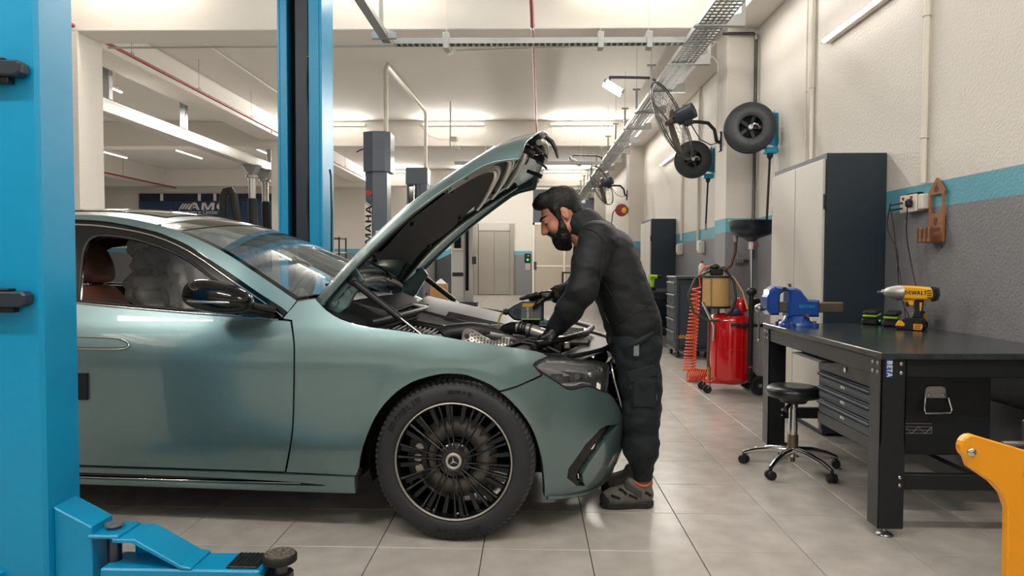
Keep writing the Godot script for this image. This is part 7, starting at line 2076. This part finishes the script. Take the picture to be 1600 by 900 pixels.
func person() -> void:
	var base := Vector3(0.5, 0, -3.5)
	var o := thing("person", "bearded man in a dark jacket and black gloves bending over the engine", "person", base)
	var skin_ := mat("skin", [196, 138, 112], 0.5)
	skin_.subsurf_scatter_enabled = true
	skin_.subsurf_scatter_strength = 0.08
	var jk := mat("jacket_cloth", [13, 18, 24], 0.7)
	jk.rim_enabled = true
	jk.rim = 0.15
	var tr := mat("trouser_cloth", [15, 23, 31], 0.8)
	tr.rim_enabled = true
	tr.rim = 0.12
	mat("hair", [13, 12, 13], 0.62)
	mat("beard", [20, 17, 16], 0.6)
	mat("glove", [14, 15, 18], 0.4)
	mat("shoe_grey", [104, 101, 96], 0.7)
	mat("shoe_sole", [34, 36, 36], 0.7)
	mat("strap_grey", [72, 71, 69], 0.7)
	mat("orange_trim", [235, 100, 40], 0.6)
	var V := func(x: float, y: float, z: float) -> Vector3: return Vector3(x, y, z)
	var shN := Vector3(0.305, 1.325, -3.305)
	var elN := Vector3(0.245, 1.085, -3.225)
	var wrN := Vector3(0.135, 0.91, -3.32)
	var shF := Vector3(0.305, 1.325, -3.695)
	var elF := Vector3(0.275, 1.075, -3.80)
	var wrF := Vector3(0.15, 1.045, -3.69)
	# head axes: face towards local -x, tipped down
	var H := Transform3D(Basis(Vector3(0, 0, 1), 0.56), Vector3(0.155, 1.452, -3.5))
	var h := func(x: float, y: float, z: float) -> Vector3: return H * Vector3(x, y, z)
	# ---- body: one skin from head to ankles, clothed below the neck
	var b := field(0.012, 0.03)
	b.chain([h.call(0.01, -0.05, 0), V.call(0.25, 1.37, -3.5), V.call(0.37, 1.25, -3.5), V.call(0.50, 0.92, -3.5)], [0.055, 0.062, 0.09, 0.10])
	b.chain([shN, elN, wrN], [0.055, 0.042, 0.028]).chain([shF, elF, wrF], [0.055, 0.042, 0.028])
	b.cap(shN, shF, 0.06)
	b.chain([V.call(0.515, 0.83, -3.41), V.call(0.565, 0.48, -3.40), V.call(0.562, 0.12, -3.42)], [0.085, 0.055, 0.035])
	b.chain([V.call(0.53, 0.83, -3.59), V.call(0.59, 0.46, -3.61), V.call(0.59, 0.12, -3.63)], [0.085, 0.055, 0.035])
	b.ell(h.call(0.012, 0.035, 0), Vector3(0.095, 0.085, 0.072), H.basis)
	var body_ := part(o, "body", b.mesh(base), skin_)
	# ---- fine head
	var f := field(0.0033, 0.022)
	f.ell(h.call(0.012, 0.035, 0), Vector3(0.098, 0.088, 0.075), H.basis)
	f.ell(h.call(-0.035, -0.03, 0), Vector3(0.060, 0.086, 0.060), H.basis)
	f.cap(h.call(-0.06, -0.098, 0), h.call(-0.005, -0.07, 0.04), 0.026, 0.03).cap(h.call(-0.06, -0.098, 0), h.call(-0.005, -0.07, -0.04), 0.026, 0.03)
	f.cap(h.call(0.01, -0.05, 0), h.call(0.075, -0.15, 0), 0.058, 0.064)
	f.cap(h.call(-0.084, 0.024, -0.03), h.call(-0.084, 0.024, 0.03), 0.014)
	f.ell(h.call(-0.066, -0.032, 0.036), Vector3(0.026, 0.026, 0.022), H.basis).ell(h.call(-0.066, -0.032, -0.036), Vector3(0.026, 0.026, 0.022), H.basis)
	f.k = 0.014
	for s in [-1.0, 1.0]: f.cut(h.call(-0.104, 0.006, 0.033 * s), Vector3(0.018, 0.012, 0.017), H.basis)
	f.cap(h.call(-0.094, 0.016, 0), h.call(-0.122, -0.030, 0), 0.009, 0.0135)
	f.ell(h.call(-0.094, -0.02, 0), Vector3(0.022, 0.036, 0.017), H.basis)
	f.cap(h.call(-0.104, -0.034, -0.012), h.call(-0.104, -0.034, 0.012), 0.009)
	f.cap(h.call(-0.096, -0.058, -0.014), h.call(-0.096, -0.058, 0.014), 0.008).cap(h.call(-0.094, -0.068, -0.012), h.call(-0.094, -0.068, 0.012), 0.008)
	f.k = 0.008
	for s in [-1.0, 1.0]:
		f.ell(h.call(0.016, -0.006, 0.077 * s), Vector3(0.019, 0.033, 0.011), H.basis * Basis(Vector3(0, 1, 0), 0.4 * s))
		f.cut(h.call(0.006, -0.002, 0.089 * s), Vector3(0.010, 0.017, 0.006), H.basis)
	part(body_, "head", f.mesh(base), skin_)
	for s in [-1.0, 1.0]:
		part(body_, "eyelid", mb().ball(h.call(-0.0855, 0.008, 0.033 * s) - base, Vector3(0.0105, 0.0095, 0.0125), 14), skin_)
		part(body_, "eyelash", mb().tube([h.call(-0.094, 0.0, 0.022 * s) - base, h.call(-0.0975, -0.001, 0.033 * s) - base, h.call(-0.090, 0.001, 0.045 * s) - base], 0.0018, 5), M.hair)
		part(body_, "eyebrow", mb().tube([h.call(-0.105, 0.030, 0.010 * s) - base, h.call(-0.097, 0.036, 0.034 * s) - base, h.call(-0.068, 0.034, 0.058 * s) - base], [0.005, 0.006, 0.003], 6), M.hair)
	# ---- hair and beard
	var hr := field(0.004, 0.02, 0.0028, 110.0, 4)
	hr.ell(h.call(0.026, 0.050, 0), Vector3(0.103, 0.088, 0.080), H.basis)
	hr.chain([h.call(-0.056, 0.100, -0.040), h.call(-0.072, 0.106, 0.0), h.call(-0.056, 0.100, 0.040)], [0.020, 0.024, 0.020])
	hr.cap(h.call(-0.04, 0.114, -0.03), h.call(-0.04, 0.114, 0.03), 0.032)
	hr.cap(h.call(-0.055, 0.106, 0.02), h.call(0.02, 0.10, 0.02), 0.028, 0.04).cap(h.call(-0.055, 0.106, -0.02), h.call(0.02, 0.10, -0.02), 0.028, 0.04)
	hr.ell(h.call(0.075, -0.02, 0), Vector3(0.042, 0.06, 0.056), H.basis)
	for s in [-1.0, 1.0]: hr.cap(h.call(-0.018, 0.04, 0.068 * s), h.call(-0.022, -0.02, 0.069 * s), 0.016, 0.009)
	hr.cut(h.call(-0.128, -0.025, 0), Vector3(0.090, 0.112, 0.14), H.basis)
	hr.cut(h.call(0.02, -0.05, 0.088), Vector3(0.036, 0.056, 0.03), H.basis).cut(h.call(0.02, -0.05, -0.088), Vector3(0.036, 0.056, 0.03), H.basis)
	part(o, "hair", hr.mesh(base), M.hair)
	var bd := field(0.004, 0.014, 0.0035, 80.0, 9)
	for s in [-1.0, 1.0]:
		bd.chain([h.call(-0.02, -0.018, 0.066 * s), h.call(-0.032, -0.06, 0.060 * s), h.call(-0.048, -0.10, 0.042 * s), h.call(-0.072, -0.12, 0.0)], [0.010, 0.020, 0.030, 0.036])
		bd.chain([h.call(-0.104, -0.046, 0.0), h.call(-0.094, -0.052, 0.024 * s), h.call(-0.078, -0.08, 0.034 * s)], [0.008, 0.010, 0.014])
	bd.ell(h.call(-0.040, -0.082, 0), Vector3(0.050, 0.046, 0.064), H.basis)
	bd.cap(h.call(-0.082, -0.092, 0), h.call(-0.055, -0.15, 0), 0.026, 0.024)
	part(o, "beard", bd.mesh(base), M.beard)
	# ---- jacket
	var j := field(0.0085, 0.035, 0.0065, 8.0, 12)
	for z in [-3.405, -3.595]:
		j.cap(V.call(0.520, 0.905, z), V.call(0.395, 1.25, z), 0.127, 0.122)
	j.cap(V.call(0.515, 0.92, -3.5), V.call(0.395, 1.25, -3.5), 0.142, 0.138)
	j.cap(V.call(0.335, 1.325, -3.36), V.call(0.335, 1.325, -3.64), 0.088)
	j.chain([V.call(0.32, 1.35, -3.5), V.call(0.268, 1.40, -3.5), V.call(0.235, 1.418, -3.5)], [0.10, 0.082, 0.078])
	j.chain([shN + Vector3(0.01, 0, 0), shN.lerp(elN, 0.5), elN, elN.lerp(wrN, 0.5), wrN], [0.088, 0.075, 0.066, 0.062, 0.050])
	j.chain([shF + Vector3(0.01, 0, 0), elF, wrF], [0.085, 0.064, 0.047])
	j.cut(V.call(0.19, 1.452, -3.5), Vector3(0.10, 0.07, 0.066), Basis(Vector3(0, 0, 1), 0.7))
	j.squash = Vector3(1.0, 1.6, 1.0)
	var jm := part(o, "jacket", j.mesh(base), jk)
	var hem := []
	for k in 33:
		var a := TAU * k / 32.0
		hem.append(V.call(0.525 + 0.118 * cos(a), 0.845 + 0.07 * cos(a), -3.5 + 0.215 * sin(a)) - base)
	part(jm, "hem_band", mb().tube(hem, 0.016, 6, false, true), jk)
	part(jm, "pocket_zip", mb().tube(hug(jm.mesh, [Vector2(0.322, 1.047), Vector2(0.350, 0.985), Vector2(0.382, 0.921)], base), 0.0026, 6), M.slate)
	for l in [[Vector2(0.238, 1.381), Vector2(0.296, 1.358), Vector2(0.347, 1.307)], [Vector2(0.345, 1.306), Vector2(0.332, 1.232), Vector2(0.318, 1.152)], [Vector2(0.318, 1.152), Vector2(0.362, 1.100), Vector2(0.425, 0.986)], [Vector2(0.408, 0.922), Vector2(0.491, 0.967), Vector2(0.552, 1.005), Vector2(0.60, 1.048)]]:
		part(jm, "seam", mb().tube(hug(jm.mesh, l, base), 0.0022, 5), M.trouser_cloth)
	for w in [[wrN, elN], [wrF, elF]]:
		var d: Vector3 = (w[0] - w[1]).normalized()
		part(jm, "cuff", mb().cyl(w[0] - d * 0.02 - base, w[0] + d * 0.028 - base, 0.046, 0.043, 20), jk)
	# ---- trousers
	var t := field(0.0105, 0.05, 0.010, 8.0, 33)
	t.cap(V.call(0.525, 0.855, -3.42), V.call(0.525, 0.855, -3.58), 0.125)
	t.chain([V.call(0.525, 0.80, -3.41), V.call(0.545, 0.62, -3.405), V.call(0.548, 0.46, -3.40), V.call(0.55, 0.30, -3.40), V.call(0.562, 0.20, -3.41)], [0.118, 0.098, 0.086, 0.078, 0.052])
	t.chain([V.call(0.53, 0.80, -3.59), V.call(0.59, 0.46, -3.61), V.call(0.59, 0.30, -3.63), V.call(0.592, 0.20, -3.64)], [0.115, 0.084, 0.076, 0.052])
	t.squash = Vector3(1.0, 1.4, 1.0)
	var tm := part(o, "trousers", t.mesh(base), tr)
	part(tm, "cuff", mb().cyl(V.call(0.562, 0.21, -3.41) - base, V.call(0.565, 0.145, -3.415) - base, 0.052, 0.047, 20), tr)
	part(tm, "cuff", mb().cyl(V.call(0.592, 0.21, -3.64) - base, V.call(0.594, 0.145, -3.642) - base, 0.052, 0.047, 20), tr)
	part(tm, "pocket_flap", mb().bar(V.call(0.47, 0.665, -3.300) - base, V.call(0.60, 0.70, -3.305) - base, 0.01, 0.055, 0.004), tr)
	part(tm, "cargo_pocket", mb().box(V.call(0.548, 0.585, -3.312) - base, Vector3(0.12, 0.14, 0.03), 0.012), tr)
	part(tm, "reflective_tag", mb().box(V.call(0.602, 0.575, -3.322) - base, Vector3(0.018, 0.045, 0.008), 0.002), M.label_white)
	part(tm, "plastic_pouch", mb().box(V.call(0.505, 0.80, -3.283) - base, Vector3(0.026, 0.06, 0.006), 0.002), M.pouch)
	# ---- gloves
	var g := field(0.003, 0.010)
	g.cap(wrN.lerp(elN, -0.02), V.call(0.10, 0.868, -3.325), 0.033, 0.034)
	g.chain([V.call(0.115, 0.88, -3.305), V.call(0.085, 0.86, -3.30)], [0.026, 0.024]).chain([V.call(0.115, 0.88, -3.345), V.call(0.085, 0.86, -3.35)], [0.026, 0.024])
	for q in [[-3.288, 0.0], [-3.310, -0.008], [-3.333, -0.006], [-3.355, 0.004]]:
		g.chain([V.call(0.09, 0.862, q[0]), V.call(0.060 + q[1], 0.852, q[0]), V.call(0.044 + q[1], 0.826, q[0] + 0.002), V.call(0.050 + q[1], 0.801, q[0] + 0.003)], [0.0125, 0.0110, 0.0100, 0.0085])
	g.chain([V.call(0.112, 0.862, -3.292), V.call(0.094, 0.838, -3.272), V.call(0.076, 0.818, -3.268)], [0.015, 0.0115, 0.009])
	part(o, "glove", g.mesh(base), M.glove)
	var g2 := field(0.003, 0.010)
	g2.cap(wrF, V.call(0.088, 1.038, -3.665), 0.030, 0.030)
	g2.chain([V.call(0.10, 1.045, -3.645), V.call(0.068, 1.042, -3.638)], [0.022, 0.020]).chain([V.call(0.10, 1.042, -3.68), V.call(0.066, 1.038, -3.685)], [0.022, 0.020])
	g2.chain([V.call(0.072, 1.044, -3.640), V.call(0.035, 1.043, -3.640), V.call(-0.005, 1.033, -3.642), V.call(-0.045, 1.020, -3.644)], [0.0125, 0.0110, 0.0098, 0.0082])
	g2.chain([V.call(0.072, 1.046, -3.662), V.call(0.034, 1.045, -3.664), V.call(-0.010, 1.032, -3.668), V.call(-0.050, 1.020, -3.670)], [0.0125, 0.0112, 0.0098, 0.0082])
	g2.chain([V.call(0.070, 1.042, -3.684), V.call(0.034, 1.042, -3.698), V.call(0.008, 1.020, -3.712), V.call(-0.004, 0.995, -3.714)], [0.0122, 0.0108, 0.0098, 0.0082])
	g2.chain([V.call(0.074, 1.036, -3.698), V.call(0.048, 1.030, -3.713), V.call(0.030, 1.008, -3.716), V.call(0.024, 0.985, -3.715)], [0.0112, 0.0100, 0.0090, 0.0078])
	g2.chain([V.call(0.10, 1.032, -3.638), V.call(0.066, 1.018, -3.612), V.call(0.040, 0.998, -3.602), V.call(0.020, 0.980, -3.604)], [0.016, 0.0130, 0.0112, 0.0092])
	part(o, "glove", g2.mesh(base), M.glove)
	part(o, "wrist_band", mb().torus(wrF - base + Vector3(-0.028, -0.003, 0.01), (wrF - elF).normalized(), 0.032, 0.004, 20, 6), M.brass)
	# ---- shoes
	for s in [[Vector3(0.0, 0, 0.0), 0.06], [Vector3(0.03, 0, -0.225), -0.05]]:
		var S := Transform3D(Basis(Vector3.UP, s[1]), Vector3(0.555, 0, -3.42) + s[0])
		var q := func(x: float, y: float, z: float) -> Vector3: return S * Vector3(x, y, z)
		var sh := field(0.0048, 0.022)
		sh.chain([q.call(0.02, 0.062, 0), q.call(-0.06, 0.058, 0), q.call(-0.135, 0.050, 0.002), q.call(-0.165, 0.046, 0.002)], [0.044, 0.044, 0.043, 0.036])
		sh.cap(q.call(0.008, 0.085, 0), q.call(0.012, 0.116, 0), 0.042, 0.044)
		sh.cap(q.call(-0.015, 0.10, 0), q.call(-0.09, 0.070, 0), 0.038, 0.038).cap(q.call(-0.045, 0.105, 0), q.call(-0.055, 0.128, 0), 0.030, 0.022)
		sh.floor_y = 0.02
		var sm := part(o, "shoe", sh.mesh(base), M.shoe_grey)
		var so := mb()
		so.xf = Transform3D(Basis(Vector3.UP, s[1]) * Basis(Vector3(1, 0, 0), PI / 2), S.origin - base + Vector3(0, 0.034, 0))
		so.prism([Vector2(0.058, -0.02), Vector2(0.066, 0.0), Vector2(0.058, 0.02), Vector2(0.03, 0.042), Vector2(-0.04, 0.038), Vector2(-0.12, 0.05), Vector2(-0.17, 0.046), Vector2(-0.198, 0.025), Vector2(-0.204, 0.0), Vector2(-0.195, -0.028), Vector2(-0.16, -0.046), Vector2(-0.1, -0.046), Vector2(-0.04, -0.036), Vector2(0.03, -0.04)], 0.0, 0.034, 0.006)
		part(sm, "sole", so, M.shoe_sole)
		part(sm, "collar_trim", mb().tube(range(20).map(func(k: int) -> Vector3:
			var a := TAU * k / 20.0
			return q.call(0.006 + 0.047 * cos(a), 0.128 + 0.010 * cos(a * 2.0), 0.047 * sin(a)) - base), 0.0045, 6, false, true), M.orange_trim)
		if s[0] == Vector3.ZERO:
			for dy in [-0.010, 0.0, 0.010]:
				part(sm, "strap", mb().tube(hug(sm.mesh, [Vector2(0.475, 0.122 + dy), Vector2(0.515, 0.098 + dy), Vector2(0.552, 0.074 + dy)], base), 0.0062, 6), M.strap_grey)
			for l in [[Vector2(0.445, 0.100), Vector2(0.462, 0.093), Vector2(0.478, 0.078)], [Vector2(0.488, 0.076), Vector2(0.508, 0.068), Vector2(0.53, 0.058)], [Vector2(0.405, 0.072), Vector2(0.425, 0.066), Vector2(0.445, 0.058)], [Vector2(0.57, 0.088), Vector2(0.585, 0.080), Vector2(0.60, 0.070)]]:
				part(sm, "mesh_inset", mb().tube(hug(sm.mesh, l, base), 0.0065, 6), M.black_matt)
		part(sm, "toe_cap", mb().ball(q.call(-0.165, 0.044, 0.002) - base, Vector3(0.042, 0.036, 0.041), 16), M.shoe_sole)
		part(sm, "heel_tab", mb().box(q.call(0.055, 0.125, 0) - base, Vector3(0.006, 0.03, 0.018), 0.002), M.black_plastic)
	oil_bottle()

func oil_bottle() -> void:
	var c := Vector3(0.0, 0.955, -3.66)
	var o := thing("oil_bottle", "dark grey motor oil bottle tipped in the gloved hand, pouring", "bottle", c)
	part(o, "bottle_body", mb().prism([Vector2(0.073, -0.047), Vector2(0.073, 0.050), Vector2(0.06, 0.054), Vector2(-0.045, 0.053), Vector2(-0.085, 0.032), Vector2(-0.112, 0.014), Vector2(-0.118, 0.004), Vector2(-0.118, -0.012), Vector2(-0.110, -0.022), Vector2(-0.085, -0.044), Vector2(-0.07, -0.047)], -0.042, 0.042, 0.010), M.slate)
	part(o, "neck", mb().cyl(Vector3(-0.115, -0.004, 0), Vector3(-0.142, -0.004, 0), 0.016, 0.014, 18).cyl(Vector3(-0.124, -0.004, 0), Vector3(-0.130, -0.004, 0), 0.019, -1, 18), M.dark_slate)
	var lb := part(o, "front_label", mb().bb(Vector3(-0.046, -0.042, 0.042), Vector3(0.056, 0.046, 0.0432), 0.0004), M.label_slate)
	part(lb, "gold_band", mb().bb(Vector3(-0.038, 0.026, 0.0432), Vector3(0.05, 0.044, 0.0436)), M.gold_print)
	part(lb, "lime_line", mb().bb(Vector3(-0.046, -0.041, 0.0432), Vector3(0.056, -0.036, 0.0436)), M.lime)
	part(lb, "print", mb().text("Engine Oil", 0.0085, 0.0004, Transform3D(Basis(Vector3(0, 0, 1), PI / 2), Vector3(-0.012, -0.006, 0.0434))), M.label_white)
	part(lb, "print_rule", mb().bb(Vector3(0.011, -0.034, 0.0432), Vector3(0.0118, 0.024, 0.0436)), M.gold_print)
	part(o, "embossed_ring", mb().torus(Vector3(-0.066, -0.004, 0.0425), Vector3(0, 0, 1), 0.0175, 0.0018, 32, 6), M.black_plastic)
	var s := mb()
	s.xf = Transform3D(Basis(Vector3(0, 0, 1), 0.0), Vector3(-0.066, -0.004, 0.042))
	star(s, 0.0165, 0.002)
	part(o, "embossed_star", s, M.black_plastic)
	single("oil_stream", mb().tube([Vector3(-0.138, 0.945, -3.66), Vector3(-0.148, 0.942, -3.66), Vector3(-0.157, 0.93, -3.66), Vector3(-0.164, 0.908, -3.66), Vector3(-0.167, 0.88, -3.66), Vector3(-0.168, 0.85, -3.66)], [0.006, 0.006, 0.0055, 0.005, 0.0045, 0.004], 8), M.oil_yellow, "thin yellow stream of oil falling from the bottle into the engine", "oil")

# ---------------------------------------------------------------- scene
func _ready() -> void:
	var cam := Camera3D.new()
	cam.name = "camera"
	cam.fov = 45.21
	cam.position = Vector3(0, 1.2039, 0)
	cam.rotation = Vector3(-0.03446, 0.02619, 0.003874)
	cam.near = 0.05
	cam.far = 100.0
	add_child(cam)
	cam.current = true
	var we := WorldEnvironment.new()
	we.name = "environment"
	var env := Environment.new()
	env.background_mode = Environment.BG_COLOR
	env.background_color = Color(0.02, 0.02, 0.02)
	env.tonemap_mode = Environment.TONE_MAPPER_LINEAR
	env.tonemap_exposure = 1.78
	env.sdfgi_enabled = true
	env.ssao_enabled = true
	env.ssil_enabled = true
	we.environment = env
	add_child(we)
	materials()
	lights()
	room()
	car()
	plastic_cover()
	blue_lift_near()
	blue_lift_far()
	grey_lift(-10.5, "nearer grey lift post with a white name plate behind the bonnet", true)
	grey_lift(-13.8, "farther grey lift post with a black belt cover, seen above the bonnet", false)
	white_lift()
	overhead()
	wall_gear()
	bench(-3.05, "near black steel workbench carrying the blue vise and yellow tool", true)
	bench(-10.0, "distant black workbench in front of the far cabinet", false)
	cabinet(-5.40, "tall cabinet with pale doors and dark side behind the near workbench")
	cabinet(-12.35, "far tall cabinet with dark side beside the mechanic's back")
	drawers()
	vise()
	impact_wrench()
	chargers()
	socket_and_wires()
	wooden_holder()
	stool()
	yellow_stand()
	oil_drainer()
	trolley()
	goods()
	person()

func lights() -> void:
	var zs := [-7.64, -15.17, -22.87]
	var where := ["nearest cross beam", "second cross beam", "third cross beam"]
	var side := ["left", "middle", "right"]
	for i in 3:
		for k in 3:
			var x: float = [-4.3, -1.68, 1.1][k]
			tube_light(Vector3(x - 0.68, 4.24, zs[i] + 0.03), Vector3(x + 0.68, 4.24, zs[i] + 0.03), Vector3(0, -0.25, 1), [3.2, 3.6, 4.0][i], "%s white fluorescent tube along the %s" % [side[k], where[i]], "tubes on the cross beams")
	for k in 3:
		var x: float = [-4.3, -1.68, 1.1][k]
		tube_light(Vector3(x - 0.68, 4.24, -0.1), Vector3(x + 0.68, 4.24, -0.1), Vector3(0, -0.25, 1), 8.0, "%s tube on the rear of the beam overhead, out of view" % side[k], "tubes overhead out of view")
		tube_light(Vector3(x - 0.68, 4.24, -0.65), Vector3(x + 0.68, 4.24, -0.65), Vector3(0, -0.5, -1), 3.0, "%s tube on the front of the beam overhead, out of view" % side[k], "tubes overhead out of view")
	for k in 3:
		var x: float = [-2.6, -0.6, 1.2][k]
		tube_light(Vector3(x - 0.68, 4.2, -23.42), Vector3(x + 0.68, 4.2, -23.42), Vector3(0, -0.6, -1), 2.6, "%s fluorescent tube on the back of the third beam" % side[k], "tubes behind the third beam")
	for a in [[-5.85, -4.45, "near fluorescent tube on the cream right wall, seen end on"], [-13.0, -10.6, "fluorescent tube on the right wall behind the caged fan"]]:
		tube_light(Vector3(XW - 0.06, 3.05, a[0]), Vector3(XW - 0.06, 3.05, a[1]), Vector3(-1, -0.2, 0), 2.0, a[2], "tubes on the right wall")
	var names := ["left-hand hanging tube in the next bay, near the column", "hanging tube in the next bay above the white duct", "middle hanging tube in the next bay", "hanging tube beside the second column in the next bay"]
	var at := [[-6.6, -10.4], [-10.6, -17.3], [-8.65, -17.4], [-6.6, -17.2]]
	for k in 4:
		var x: float = at[k][0]
		var z: float = at[k][1]
		tube_light(Vector3(x, 3.95, z - 0.7), Vector3(x, 3.95, z + 0.7), Vector3(0, -1, 0), 6.0, names[k], "tubes hanging in the next bay")
